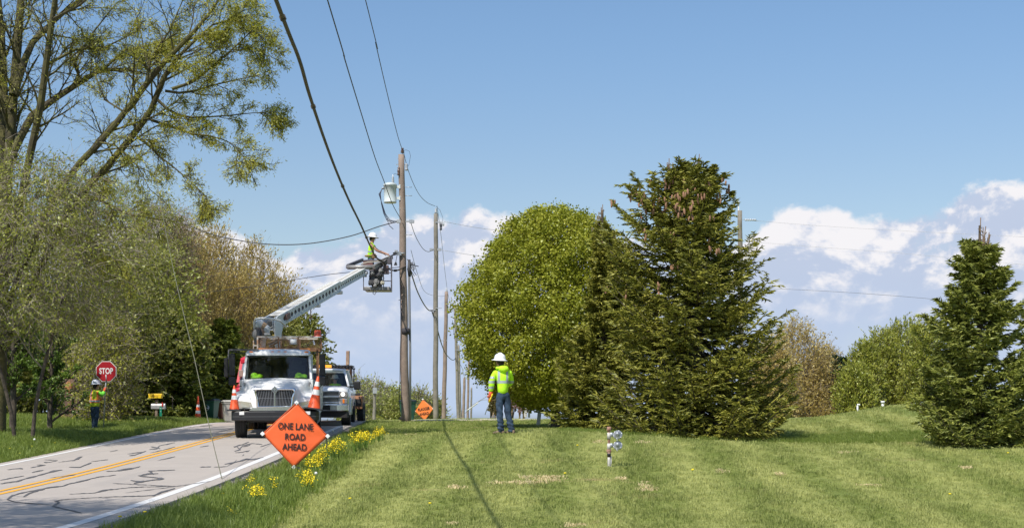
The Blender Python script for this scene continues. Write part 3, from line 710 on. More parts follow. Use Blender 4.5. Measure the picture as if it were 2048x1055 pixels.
def finish_tree(name, label, cat, base, trunk, limbs, V, Fq, leafmat, bark, group=None, trunk_s=9, limb_name='branches', tbark=None):
    root = thing(name, label, cat, base, group=group); off = np.array(base)
    v, f = tubes(trunk); me = raw_mesh('trunk', v-off, f, [tbark or bark], True); link(bpy.data.objects.new('trunk', me), root)
    if limbs:
        v, f = tubes(limbs); me = raw_mesh('branches', v-off, f, [bark], False); link(bpy.data.objects.new('branches', me), root)
    if V is not None:
        me = raw_mesh('crown', V-off, Fq, [leafmat], False); link(bpy.data.objects.new('crown', me), root)
    return root
def trunk_of(base, H, r, lean=(0, 0), wig=.03, K=9, top=1.0):
    z = np.linspace(0, 1, K)[:, None]; P = np.array(base)[None]+np.c_[lean[0]*z**1.4, lean[1]*z**1.4, z*H*top]; P[0, 2] -= .2
    P[1:, :2] += np.cumsum(rng.normal(0, wig*H/K, (K-1, 2)), 0)
    return P[None], (r*np.linspace(1, .18, K)**.8)[None]
def broad_tree(name, label, base, H, spread, r, lm, bark, n1=12, n2=7, n3=6, n4=0, lpt=5, ll=.07, lw=.035, up=.35, t0=.3, ang=45, cat='tree', group=None, lean=(0, 0), env=None, thin=1.0, curl=.06, stems=1, droop=0.0, f1=None, fan_=.22):
    T = [trunk_of(np.array(base)+np.r_[rng.normal(0, .12*(stems > 1), 2), 0], H*(1 if k == 0 else rng.uniform(.75, 1)), r*(1 if stems == 1 else .7), (lean[0]+(rng.uniform(-fan_, fan_)*1.6*H if stems > 1 else 0), lean[1]+(rng.normal(0, .15)*H if stems > 1 else 0))) for k in range(stems)]
    tr = cat_(T)
    n1 = max(4, int(round(n1/stems))); b1 = spawn(*tr, n1, t0, .97, ang, 0, 7, .10, up, .5, absl=spread, curl=curl, taper=.55)
    b2 = spawn(*b1, n2, .2, 1, 38, .5, 6, .13, up*.5, .55, curl=curl)
    b3 = spawn(*b2, n3, .15, 1, 40, .5, 4, .16, up*.3, .6, curl=curl*.7)
    fin = b3; lim = [(b1, 4), (b2, 3 if thin < 1.6 else 1), (b3, 1 if n4 else 0)]
    if n4: b4 = spawn(*b3, n4, .1, 1, 42, .55, 3, .18, up*.3, .7, curl=curl*.5); lim.append((b4, 0)); fin = b4
    for (P, R), _ in lim: np.maximum(R, .0035*thin, out=R)
    V = Fq = None
    if lpt:
        C, A = along(fin[0], lpt, .1, .03)
        if env is not None: C = C[env(C)]; A = None
        V, Fq = leaves_at(C, ll, lw, A, droop)
    return finish_tree(name, label, cat, base, [(tr, 9)], lim, V, Fq, lm, bark, group)

def crown_tree(px, d, prof, name, label, lm, bark, ncl=420, tw=8, lv=12, tlen=.5, trad=.006, ll=.12, lw=.05, up=.5, droop=0.0, r=.12, stems=2, gap=.35, csz=.22, shell=.45, cat='tree', group=None, flat=1.0, n1=16, t0=.15, gscale=1.0, tbark=None):
    """tree whose crown fills a photographed outline: rows (photo y, left px, right px about the trunk); clusters of twigs and leaves with gaps between"""
    s = d/F; base = foot(px, d); zs = np.array([H0+(YH-y)*s for y, _, _ in prof]); wl = np.array([a*s for _, a, _ in prof]); wr = np.array([b*s for _, _, b in prof])
    H = zs[0]-base.z; wmax = float((wl+wr).max()/2)
    T = []
    for k in range(stems):
        f = 0 if stems == 1 else (k/(stems-1)-.5)*1.3; T.append(trunk_of(np.array(base)+np.r_[f*.25, rng.normal(0, .1), 0], H*(.97-.22*abs(f)), r*(1 if stems == 1 else .72), (f*wmax*.95+rng.normal(0, .1), rng.normal(0, wmax*.3)), .02))
    tr = cat_(T); b1 = spawn(*tr, max(4, n1//stems), t0, .97, 42, 0, 7, .10, up*.6, .5, absl=wmax*.95, curl=.05*(up > .2), taper=.5)
    b2 = spawn(*b1, 7, .2, 1, 38, .5, 5, .14, up*.4, .55, curl=.04*(up > .2)); b3 = spawn(*b2, 5, .15, 1, 40, .5, 3, .16, up*.3, .6)
    for b in (b1, b2, b3): np.maximum(b[1], trad, out=b[1])
    n = ncl*6; z = rng.uniform(zs[-1], zs[0], n); L = np.interp(-z, -zs, wl); R = np.interp(-z, -zs, wr); Wd = (L+R)/2; k = rng.random(n) < Wd/Wd.max(); z, L, R, Wd = z[k], L[k], R[k], Wd[k]; n = len(z)
    th = rng.uniform(0, 2*np.pi, n); q = rng.random(n)**shell
    ph = rng.uniform(0, 6.28, 6); q = q*(1+.17*np.sin(th*3+z*1.3/gscale+ph[0])+.13*np.sin(th*7-z*2.9/gscale+ph[1]))
    cs = np.cos(th); X = np.where(cs > 0, R, L)*cs*q; Y = Wd*flat*np.sin(th)*q; C = np.c_[base.x+X, base.y+Y, z]
    g = gscale; fld = np.sin(X*2.6/g+z*1.1/g+ph[2])+np.sin(z*2.9/g-Y*1.7/g+ph[3])+np.sin(Y*2.3/g+X*1.9/g+ph[4]); keep = (fld > -3+gap*4.2) | (rng.random(n) < .12); C = C[keep][:ncl]; n = len(C)
    V = Fq = None; lims = [(b1, 4), (b2, 1), (b3, 0)]
    if tw:
        p0 = (C[:, None]+rng.normal(0, csz*.6, (n, tw, 3))).reshape(-1, 3); O = nrm(p0-np.array([base.x, base.y, 0])*[1, 1, 0]-np.c_[np.zeros(len(p0)), np.zeros(len(p0)), p0[:, 2]])
        D = nrm(O*.5+rng.normal(0, .55, p0.shape)+np.array([0, 0, up-droop])); l = tlen*rng.uniform(.5, 1.3, (len(p0), 1)); p1 = p0+D*l*.5; D2 = nrm(D+rng.normal(0, .3, D.shape)+np.array([0, 0, up*.3-droop])); p2 = p1+D2*l*.5
        P = np.stack([p0, p1, p2], 1); lims.append(((P, np.full(P.shape[:2], trad)*np.array([1, .8, .45])), 1))
    if lv:
        if tw:
            m = max(1, int(round(lv/tw))); Cq, A = along(P, m, .05, .03)
        else: Cq = (C[:, None]+rng.normal(0, csz, (n, lv, 3))).reshape(-1, 3); A = None
        V, Fq = leaves_at(Cq, ll, lw, A, droop*.5)
    return finish_tree(name, label, cat, tuple(base), [(tr, 8)], lims, V, Fq, lm, bark, group, tbark=tbark)
# the large mossy tree on the left: limbs follow the photograph, twigs grow from them
LM_BIG = leaf_mat('spring_leaves', [(0.26, 0.27, 0.025), (0.46, 0.45, 0.045), (0.70, 0.62, 0.10)], .5)
LM_OLIVE = leaf_mat('olive_leaves', [(0.15, 0.165, 0.028), (0.29, 0.30, 0.05), (0.50, 0.47, 0.12)], .5)
LM_SPRING = leaf_mat('fresh_olive_leaves', [(0.20, 0.23, 0.03), (0.38, 0.41, 0.05), (0.60, 0.58, 0.12)], .5)
LM_DARK = leaf_mat('dark_leaves', [(0.055, 0.095, 0.010), (0.12, 0.20, 0.02), (0.26, 0.36, 0.04)], .3)
LM_VINE = leaf_mat('vine_leaves', [(0.20, 0.21, 0.02), (0.42, 0.42, 0.04), (0.62, 0.58, 0.10)], .5)
LM_GOLD = leaf_mat('golden_buds', [(0.34, 0.25, 0.06), (0.55, 0.40, 0.10), (0.72, 0.58, 0.20)], .5)
LM_PEAR = leaf_mat('pear_leaves', [(0.15, 0.175, 0.015), (0.32, 0.34, 0.028), (0.55, 0.53, 0.09)], .35, .4, .05)
LM_FAR = leaf_mat('far_leaves', [(0.22, 0.26, 0.05), (0.38, 0.41, 0.08), (0.52, 0.48, 0.18)], .3)
def big_tree():
    D0 = 38.0
    def pl(L, d0=0., d1=0., K=None, r=(.1, .03)):
        n = len(L); return poly3([at(x, y, D0+d0+(d1-d0)*i/(n-1)) for i, (x, y) in enumerate(L)], list(r), K or 12)
    base = foot(-4, D0)
    T = [pl([(-4, 884), (2, 620), (12, 400), (24, 220), (38, 60), (50, -120), (58, -260)], 0, .5, 12, (.21, .17, .14, .13, .11, .08, .04)),
         pl([(-10, 884), (2, 420), (8, 250), (4, 100), (-10, -60), (-20, -220)], .3, 1.5, 12, (.18, .15, .13, .10, .05)),
         pl([(8, 560), (38, 420), (62, 300), (80, 220), (92, 130), (104, 40), (122, -70), (130, -180)], -.2, -1.6, 12, (.11, .10, .10, .085, .065, .03)),
         pl([(0, 650), (50, 520), (105, 400), (155, 330), (200, 285), (250, 225), (292, 168), (330, 122), (372, 80), (410, 40), (450, -20)], -.3, -2.5, 14, (.085, .085, .085, .082, .075, .055, .025)),
         pl([(10, 700), (70, 560), (120, 450), (155, 396), (200, 350), (250, 290), (285, 245), (308, 210), (322, 165), (345, 125), (385, 85), (425, 50)], -.1, -1.0, 14, (.09, .09, .09, .088, .08, .05, .025)),
         pl([(14, 330), (60, 235), (105, 200), (160, 165), (200, 140), (250, 138), (300, 150)], 0, 1.2, 12, (.12, .09, .06, .02)),
         pl([(20, 420), (-30, 300), (-70, 150), (-90, 0)], .5, 2.5, 12, (.15, .11, .07, .03)),
         pl([(26, 190), (60, 90), (120, 30), (200, -30), (260, -70)], 0, 1.8, 12, (.12, .08, .05, .02))]
    S = [pl(L, a, b, 7, r) for L, a, b, r in [
        ([(316, 200), (345, 228), (385, 235), (440, 233), (505, 226)], -1, -1.5, (.045, .012)), ([(303, 240), (340, 252), (385, 268), (430, 272), (470, 290)], -1, -2, (.045, .012)),
        ([(275, 274), (296, 288), (318, 312), (350, 335), (390, 372)], -1, -2, (.045, .012)), ([(345, 178), (385, 165), (430, 128), (470, 95), (505, 60)], -2, -2.5, (.05, .012)),
        ([(330, 182), (372, 188), (420, 172), (470, 160), (520, 150)], -1.5, -1, (.04, .01)), ([(372, 80), (410, 70), (455, 40), (490, 20)], -2, -3, (.04, .01)),
        ([(292, 168), (300, 120), (340, 60), (370, -10)], -2, -1.5, (.05, .012)), ([(160, 165), (150, 120), (190, 60), (230, 10)], .3, 1, (.05, .012)),
        ([(250, 225), (210, 200), (190, 150), (200, 100)], -1.5, -.5, (.03, .01)), ([(92, 130), (150, 100), (210, 95), (280, 60)], -1, -.5, (.05, .012)),
        ([(104, 40), (160, 10), (220, -40)], -1.2, -2, (.05, .012)), ([(24, 220), (-20, 150), (-50, 60)], .1, 1, (.06, .012)),
        ([(200, 285), (230, 290), (275, 330), (300, 380)], -1.5, -2.2, (.03, .01)), ([(155, 396), (200, 400), (260, 430), (330, 440)], -.4, -1.5, (.05, .012)),
        ([(120, 450), (170, 470), (230, 520), (260, 560)], -.3, -2, (.05, .012)), ([(425, 50), (460, 40), (500, 30), (525, 60)], -1, -1, (.03, .008)),
        ([(390, 372), (410, 390), (425, 420)], -2, -2, (.02, .006)), ([(322, 165), (370, 140), (420, 110), (455, 80)], -1.4, -3, (.03, .01)),
        ([(205, 140), (250, 100), (300, 90), (360, 70)], .6, 1.4, (.04, .01)), ([(60, 400), (110, 380), (170, 380), (230, 350)], 0, 1.5, (.04, .01)),
        ([(505, 60), (530, 80), (540, 120)], -2.4, -2, (.015, .006)), ([(505, 226), (530, 225), (545, 240)], -1.5, -1.5, (.012, .005)), ([(470, 290), (485, 310), (490, 325)], -2, -2, (.012, .005))]]
    T2 = [(p, r) for p, r in T if p.shape[1] == 12]; T3 = [(p, r) for p, r in T if p.shape[1] == 14]
    Sc = cat_(S)
    b1 = []
    for Tg, m in ((cat_(T2), 16), (cat_(T3), 14)):
        b1.append(spawn(*Tg, m, .30, .98, 48, 0, 6, .10, .25, .35, absl=2.4, curl=.02, taper=.5))
    b1 = cat_(b1); b1b = spawn(*Sc, 11, .12, 1, 44, 0, 6, .12, .06, .55, absl=.80, curl=-.01, taper=.3)
    b1 = cat_([b1, b1b]); np.maximum(b1[1], .008, out=b1[1])
    b2 = spawn(*b1, 7, .12, 1, 42, .60, 5, .15, .10, .6, curl=.0); np.maximum(b2[1], .0055, out=b2[1])
    b3 = spawn(*b2, 7, .1, 1, 44, .58, 4, .18, .0, .7, curl=-.03); np.maximum(b3[1], .0038, out=b3[1])
    C, A = along(b3[0], 6, .1, .065); px = CX+F*C[:, 0]/C[:, 1]; py = YH-F*(C[:, 2]-H0)/C[:, 1]
    keep = rng.random(len(C)) < np.clip(.36+(px-150)/520, .34, .72)
    keep &= rng.random(len(C)) < np.where((px > 330) & (py > 330), .7, 1)
    C, A = C[keep], A[keep]; V, Fq = leaves_at(C, .088, .022, A, .25)
    mains = [((t, r), 9) for t, r in T[1:]]
    finish_tree('broadleaf_tree', 'tall mossy tree at the left edge with long limbs reaching right over the road', 'tree', base, [(T[0], 12)], mains+[(Sc, 5), (b1, 4), (b2, 1), (b3, 1)], V, Fq, LM_BIG, MOSS)
big_tree()
def px_tree(px, d, top, spreadpx, name, label, **kw):
    b = foot(px, d); H = (YH-top)/F*d+H0-b.z
    return broad_tree(name, label, tuple(b), H, spreadpx/F*d, **kw)
# grey tangled willows
TWIGG = mat('twig_grey', (0.33, 0.28, 0.22), .9, col2=(0.17, 0.14, 0.105), var=.3, vscale=3)
crown_tree(50, 36.6, [(320, 60, 60), (370, 120, 140), (430, 150, 205), (520, 150, 235), (590, 140, 200), (640, 120, 140), (670, 60, 60)], 'willow_tree', 'grey twiggy tree in the left foreground filling the space under the mossy limbs', LM_SPRING, TWIGG, ncl=800, tw=9, lv=36, tlen=.72, trad=.0048, ll=.095, lw=.04, up=.12, droop=.25, r=.08, stems=2, gap=.30, csz=.3, n1=30, t0=.3, tbark=BARK)
crown_tree(205, 64, [(355, 60, 40), (400, 120, 110), (470, 150, 175), (540, 160, 160), (600, 150, 120), (645, 110, 70)], 'willow_tree', 'grey green twiggy tree rising behind the stop sign', LM_SPRING, TWIGG, ncl=950, tw=8, lv=32, tlen=.6, trad=.0045, ll=.12, lw=.042, up=.15, droop=.2, r=.09, stems=2, gap=.30, csz=.3, n1=28, t0=.3, tbark=BARK)
crown_tree(335, 67, [(415, 30, 40), (450, 56, 40), (510, 100, 46), (580, 120, 50), (650, 100, 46), (690, 60, 40)], 'willow_tree', 'bare brownish tree with fine drooping twigs left of the golden trees', LM_OLIVE, mat('twig_tan', (0.34, 0.25, 0.18), .9, col2=(0.20, 0.14, 0.10), var=.3, vscale=3), ncl=750, tw=11, lv=11, tlen=.8, trad=.0058, ll=.11, lw=.045, up=.25, droop=.12, r=.12, stems=3, gap=.34, csz=.35, n1=28, t0=.25, tbark=BARK)
crown_tree(120, 58, [(440, 120, 120), (500, 190, 200), (600, 220, 230), (720, 210, 220), (800, 180, 190)], 'willow_tree', 'grey twiggy tree far behind the young dark tree at the left', LM_OLIVE, TWIGG, ncl=1300, tw=4, lv=20, tlen=.6, trad=.005, ll=.16, lw=.08, up=.15, droop=.1, r=.14, stems=3, gap=.12, csz=.4, n1=24)
crown_tree(265, 62, [(510, 50, 70), (560, 100, 120), (650, 130, 140), (740, 120, 130), (820, 100, 110)], 'broadleaf_tree', 'olive tree with early leaves behind the bramble thicket', LM_SPRING, TWIGG, ncl=1100, tw=4, lv=24, tlen=.6, trad=.005, ll=.16, lw=.08, up=.2, r=.13, stems=3, gap=.14, csz=.4)
# golden brown budding trees farther off
for px, d, prof, lab, nc in [(425, 84, [(462, 8, 10), (490, 34, 30), (540, 66, 58), (620, 84, 72), (700, 80, 70), (800, 60, 60)], 'golden brown budding tree, leftmost and tallest behind the red truck', 620),
                         (505, 88, [(500, 8, 8), (525, 34, 36), (570, 60, 66), (640, 74, 80), (720, 70, 76), (800, 50, 60)], 'golden budding tree behind the bucket truck cab', 560),
                         (562, 92, [(560, 6, 8), (585, 30, 30), (640, 46, 46), (720, 48, 48), (800, 40, 40)], 'small golden budding tree just left of the boom', 300),
                         (372, 76, [(470, 10, 12), (510, 50, 46), (580, 76, 70), (680, 80, 76), (780, 60, 60)], 'golden brown budding tree above the dark spruce by the mailbox', 560),
                         (465, 80, [(560, 30, 30), (620, 70, 70), (700, 84, 90), (790, 70, 80)], 'low golden budding tree in the middle of the tree line', 560)]:
    crown_tree(px, d, prof, 'budding_tree', lab, LM_GOLD, TANB, ncl=int(nc*1.25), tw=6, lv=24, tlen=.95, trad=.0065, ll=.185, lw=.068, up=1.15, r=.12, stems=4, gap=.28, csz=.45, shell=.5, group='golden budding trees behind the truck', n1=28, gscale=1.6)
crown_tree(612, 86, [(632, 10, 10), (650, 30, 24), (690, 48, 38), (740, 56, 46), (800, 50, 44)], 'broadleaf_tree', 'green leafy tree between the deck rack and the pickup', LM_OLIVE, BARK, ncl=640, tw=2, lv=22, tlen=.5, trad=.01, ll=.20, lw=.11, up=.3, r=.14, stems=2, gap=.12, csz=.32, shell=.4)
crown_tree(572, 82, [(655, 12, 12), (680, 40, 36), (720, 54, 50), (790, 50, 50)], 'broadleaf_tree', 'olive leafy tree directly behind the boom pedestal', LM_OLIVE, BARK, ncl=520, tw=2, lv=22, tlen=.5, trad=.01, ll=.20, lw=.11, up=.3, r=.14, stems=2, gap=.15, csz=.32, shell=.4)
# young dark tree at the left and undergrowth
px_tree(26, 42, 600, 95, 'broadleaf_tree', 'small dark green leafy tree with a thin trunk at the far left', r=.11, lm=LM_DARK, bark=BARK, n1=34, n2=8, n3=6, lpt=6, ll=.085, lw=.055, up=.12, t0=.24, ang=62, thin=.9)
px_tree(100, 45, 620, 80, 'broadleaf_tree', 'dark green leafy sapling left of the broken stump', r=.09, lm=LM_DARK, bark=BARK, n1=34, n2=8, n3=6, lpt=6, ll=.085, lw=.055, up=.12, t0=.08, ang=62, thin=.9)
def bush(px, d, top, spx, label, lm, bark=TANB, lpt=9, ll=.09, lw=.05, up=.5, n=26, name='shrub', cat='shrub', thin=1.2, group=None, ang=40):
    return px_tree(px, d, top, spx, name, label, r=.06, lm=lm, bark=bark, n1=n, n2=8, n3=5, lpt=lpt, ll=ll, lw=lw, up=up, t0=.03, ang=ang, cat=cat, thin=thin, stems=3, group=group)
for px, d, prof, lab, bk in [(212, 49.5, [(628, 20, 20), (660, 48, 50), (720, 60, 62), (790, 50, 54), (836, 40, 44)], 'yellow green vine covered shrub behind the stop sign', TWIGG), (262, 63, [(640, 20, 20), (680, 50, 42), (740, 60, 46), (800, 50, 40), (838, 40, 32)], 'yellow green bramble thicket right of the stop sign', TWIGG),
                     (172, 52, [(672, 16, 16), (710, 40, 38), (770, 46, 44), (825, 36, 34)], 'pale green shrub over the broken stump', TWIGG)]:
    crown_tree(px, d, prof, 'shrub', lab, LM_VINE, bk, ncl=420, tw=6, lv=18, tlen=.6, trad=.006, ll=.10, lw=.07, up=.2, droop=.15, r=.05, stems=4, gap=.30, csz=.26, cat='shrub', n1=14)
for px, d, top, sp, lab in [(-40, 52, 600, 110, 'dark thicket at the far left edge'), (70, 56, 620, 110, 'dark leafy thicket behind the young tree'), (185, 60, 630, 90, 'olive thicket behind the flagger'),
                            (285, 66, 650, 80, 'olive thicket behind the mailbox'), (385, 72, 660, 70, 'olive thicket behind the trash bins'), (455, 76, 690, 50, 'olive thicket beside the red truck'), (530, 79, 720, 70, 'olive thicket behind the bucket truck')]:
    crown_tree(px, d, [(top, sp*.3, sp*.3), (top+40, sp*.8, sp*.8), (top+100, sp, sp), (800, sp*1.05, sp*1.05), (842, sp, sp)], 'thicket', lab, LM_OLIVE, BARK, ncl=620, tw=3, lv=24, tlen=.5, trad=.008, ll=.19, lw=.11, up=.2, r=.06, stems=3, gap=.08, csz=.4, shell=.42, cat='thicket', flat=.6, n1=12)
# far trees seen over the crest
for px, top, sp, gl, lab in [(716, 757, 34, 1, 'distant pale twiggy tree just right of the pickup mirror'), (750, 762, 36, 1, 'distant twiggy tree crowning round the lone far pole'), (784, 778, 28, 0, 'distant yellow green tree midway to the nearest pole'), (803, 795, 24, 0, 'small distant green tree touching the nearest pole'),
                        (732, 797, 32, 0, 'low distant green tree at the foot of the lone far pole'), (767, 797, 32, 0, 'low distant green tree right of the lone far pole'), (840, 777, 26, 1, 'distant pale tree behind the small orange sign'), (700, 785, 34, 0, 'distant green tree behind the trailer'), (865, 800, 20, 0, 'small distant green tree between the second and third poles')]:
    crown_tree(px, random.uniform(190, 230), [(top, 4, 4), (top+12, sp*.6, sp*.6), (top+34, sp, sp), (842, sp, sp)], 'far_tree', lab, LM_FAR, GREYB, ncl=230 if gl else 330, tw=5 if gl else 2, lv=10 if gl else 20, tlen=1.6, trad=.016, ll=.34, lw=.17, up=.5, r=.16, stems=3, gap=.3 if gl else .12, csz=.5, group='distant trees over the crest', n1=14, gscale=3)
# brown and pink shrubs behind the fence
LM_BRN = leaf_mat('brown_buds', [(0.10, 0.075, 0.035), (0.19, 0.15, 0.06), (0.24, 0.22, 0.08)], .3)
LM_PINK = leaf_mat('pink_blossom', [(0.25, 0.12, 0.11), (0.42, 0.24, 0.24), (0.6, 0.42, 0.42)], .35)
bush(985, 68, 788, 28, 'low brown budding shrub behind the line worker', LM_BRN, lpt=10, ll=.10, lw=.06, thin=2)
bush(1045, 66, 772, 30, 'pinkish flowering shrub behind the white fence', LM_PINK, lpt=9, ll=.07, lw=.05, thin=2)
bush(1015, 67, 780, 26, 'reddish brown shrub between the worker and the fence', LM_PINK, lpt=6, ll=.07, lw=.05, thin=2)

# ---- rounded ornamental pear
def pear():
    d = 45.0; base = foot(1112, d); s = d/F
    prof = [(415, 0), (425, 52), (450, 92), (500, 134), (560, 165), (620, 186), (680, 186), (730, 168), (770, 135), (795, 100), (812, 60), (820, 0)]
    zs = np.array([H0+(YH-y)*s for y, _ in prof]); hs = np.array([h*s for _, h in prof])
    def radius(z): return np.interp(-z, -zs, hs)
    cx = at(1110, 0, d).x
    tr = trunk_of(base, 5.2, .17, (-.05, 0))
    b1 = spawn(*tr, 34, .22, .98, 45, 0, 8, .06, .55, .5, absl=3.2, curl=.07, taper=.55)
    b2 = spawn(*b1, 9, .2, 1, 35, .42, 5, .12, .2, .55, curl=.05)
    n = 11500; z = rng.uniform(zs[-1], zs[0], n*4); R = radius(z); keep = rng.random(n*4) < R/R.max(); z = z[keep][:n]; R = R[keep][:n]; n = len(z)
    th = rng.uniform(0, 2*np.pi, n); lump = 1+.08*np.sin(th*5+z*2.1)+.07*np.sin(th*11-z*4.3)+.04*np.sin(z*9+th*3)
    q = R*lump*np.clip(1-np.abs(rng.normal(0, .13, n)), .25, 1.05)
    C = np.c_[cx+q*np.cos(th), d+q*np.sin(th), z]
    # gaps: thin the clusters where a slow field is low
    fld = np.sin(C[:, 0]*3.1+C[:, 2]*1.7)+np.sin(C[:, 2]*3.7-C[:, 1]*2.3)+np.sin(C[:, 1]*4.1+C[:, 0]*2.2)
    C = C[(fld > -1.7) | (rng.random(n) < .4)]
    fn = np.sin(C[:, 0]*7.3+C[:, 2]*5.1)+np.sin(C[:, 2]*9.1-C[:, 1]*6.3)+np.sin(C[:, 1]*8.7+C[:, 0]*5.9); C = C[(fn > -.9) | (rng.random(len(C)) < .35)]
    zi = rng.uniform(zs[-2], zs[1], 2600); qi = radius(zi)*rng.uniform(.2, .80, 2600); ti = rng.uniform(0, 6.283, 2600); C = np.concatenate([C, np.c_[cx+qi*np.cos(ti), d+qi*np.sin(ti), zi]])
    m = 13; P = (C[:, None]+rng.normal(0, .095, (len(C), m, 3))).reshape(-1, 3)
    V, Fq = leaves_at(P, .088, .066)
    # foliage follows the light: a share of leaves faces outward and up
    finish_tree('pear_tree', 'round crowned light green tree beside the tall spruce', 'tree', tuple(base), [(tr, 10)], [(b1, 4), (b2, 1)], V, Fq, LM_PEAR, BARK)
pear()

# ---- spruces
def needle_mat(name, a, b, c): return leaf_mat(name, [a, b, c], .12, .45, .07)  # first tone set low to stand in for shade between the boughs
NEED = needle_mat('spruce_needles', (0.070, 0.080, 0.012), (0.245, 0.245, 0.036), (0.54, 0.49, 0.10))
NEED2 = needle_mat('young_spruce_needles', (0.070, 0.088, 0.014), (0.22, 0.245, 0.044), (0.48, 0.48, 0.12))
NEEDB = needle_mat('dark_conifer_needles', (0.065, 0.092, 0.014), (0.17, 0.21, 0.03), (0.36, 0.39, 0.07))  # deeper green for the dark conifers
def spruce(name, label, px, d, top, prof, needles, bark=BARK, leaders=((0, 0),), dens=1.0, tw=.155, wd=.0225, cones=0, yflat=1.0, group=None, bare=0, gapz=0.0, bottom=None):
    """prof: (photo row, half width left px, half width right px)"""
    base = foot(px, d); s = d/F; ax = base.x; zt = H0+(YH-top)*s; zz = np.array([H0+(YH-y)*s for y, _, _ in prof]); wl = np.array([a*s for _, a, _ in prof]); wr = np.array([b*s for _, _, b in prof])
    H = zt-base.z; tr = [trunk_of(base, H-.05, .03+.014*H, (l[0]*s, 0), .008, 12, 1+l[1]) for l in leaders]
    B = []; L = []
    z = base.z+.12 if bottom is None else H0+(YH-bottom)*s
    while z < zt-.5:
        f = (z-base.z)/H; nb = max(4, int(round((9.5-4.5*f)*dens)))
        for k in range(nb):
            th = rng.uniform(0, 2*np.pi); cs = math.cos(th); z0_ = z; w0_ = (np.interp(-z, -zz, wr)+np.interp(-z, -zz, wl))/2; z = z+(.08+.95*f**1.6)*w0_*.4
            w = np.interp(-z, -zz, wr) if cs > 0 else np.interp(-z, -zz, wl); wb = (np.interp(-z, -zz, wr)+np.interp(-z, -zz, wl))/2*yflat
            Rm = max(.10, math.hypot(w*cs, wb*math.sin(th))*rng.uniform(.62, 1.14)); z = z0_
            l = leaders[rng.integers(len(leaders))]; lx = l[0]*s*f**1.4*(1 if f > .5 else .4)
            B.append((ax+lx, base.y, z+rng.uniform(-.06, .06))); L.append((Rm, th, f, lx))
        z += rng.uniform(.13, .20)/dens**.3
    n = len(B); K = 7; P = np.zeros((n, K, 3)); R = np.zeros((n, K))
    for i, ((bx, by, bz), (Rm, th, f, lx)) in enumerate(zip(B, L)):
        t = np.linspace(0, 1, K); Rm = max(.12, Rm-abs(lx)*.35*np.sign(math.cos(th)*lx) if lx else Rm)
        rise = (-.12+.78*f**1.9)*Rm; dip = -.22*Rm*(1-f); up = .20*Rm
        P[i, :, 0] = bx+math.cos(th)*Rm*t; P[i, :, 1] = by+math.sin(th)*Rm*t; P[i, :, 2] = bz+rise*t+dip*np.sin(np.pi*t)*1.0+up*t**3
        P[i, 1:] += np.cumsum(rng.normal(0, .012*Rm+.004, (K-1, 3)), 0); R[i] = (.006+.011*Rm)*np.linspace(1, .25, K)
    np.maximum(P[:, :, 2], base.z+.05, out=P[:, :, 2])
    b1 = (P, R); Lb = np.linalg.norm(P[:, -1]-P[:, 0], axis=1)
    b2 = spawn(P, R, int(12*dens)+2, .18, 1, 50, .36, 5, .07, -.08, .5, plane=True, curl=.0, taper=.62); np.maximum(b2[1], .004, out=b2[1])
    b3 = spawn(*b2, 10, .05, 1, 42, 0, 3, .12, -.22, .7, plane=True, absl=tw, curl=-.03, taper=.3)
    b4 = spawn(*b1, 8, .45, 1, 40, 0, 3, .1, .15, .4, absl=tw*1.2, curl=.04)
    Vs = []; Fs = []; nb = 0
    for (Pq, _), segs in ((b3, 1), (b4, 1), ((b2[0], 0), 2), ((b1[0][:, 2:], 0), 2)):
        Pk = Pq[:, [0, Pq.shape[1]//2, -1]] if segs == 2 else Pq[:, [0, -1]]
        for j in range(Pk.shape[1]-1):
            A, Bq = Pk[:, j], Pk[:, j+1]; u = nrm(Bq-A); A = A-u*.02; r1 = nrm(np.cross(u, rng.normal(0, 1, u.shape))); r2 = np.cross(u, r1); M = A*.55+Bq*.45
            w = wd*1.15*(1 if segs == 1 else .9)*rng.uniform(.7, 1.2, (len(u), 1))
            for c_, s_ in ((1, 0), (-.26, .966)):
                o = (r1*c_+r2*s_)*w
                V = np.stack([A, M+o, Bq+u*.02, M-o*.25], 1).reshape(-1, 3); Vs.append(V); Fs.append(np.arange(len(V)).reshape(-1, 4)+nb); nb += len(V)
    V = np.concatenate(Vs); Fq = np.concatenate(Fs); V[:, 2] = np.maximum(V[:, 2], base.z-.02)
    root = finish_tree(name, label, 'spruce' if 'spruce' in name else 'conifer', tuple(base), [(cat_(tr), 8)], [(b1, 3), (b2, 1)], V, Fq, needles, bark, group)
    # bare leading shoots at the tip
    if bare:
        g = G(); o = np.array(base)
        for k in range(bare):
            l = leaders[k % len(leaders)]; q = rng.uniform(-.30, .30)*(k >= len(leaders)); zb = zt-base.z-.62-abs(q)*1.7+l[1]*H; zt_ = zb+.74-abs(q)*.9
            x0 = l[0]*s*.95+q; pts = [(x0*.96, 0, zb-.15), (x0, rng.uniform(-.1, .1), zb+.2), (x0+q*.25, rng.uniform(-.12, .12), zt_)]
            g.tube(pts, [.018, .015, .011], 5); 
            for j in range(5):
                t = rng.uniform(.1, .75); p = Vector(pts[1])*(1-t)+Vector(pts[2])*t; a = rng.uniform(0, 6.28); e = Vector((math.cos(a), math.sin(a), .8))*rng.uniform(.05, .12)*(1-t*.4); g.tube([p, p+e], [.010, .006], 4)
        o = g.build('leading_shoots', mat('shoot_brown', (0.17, 0.115, 0.07), .8), root); o['kind'] = 'stuff'
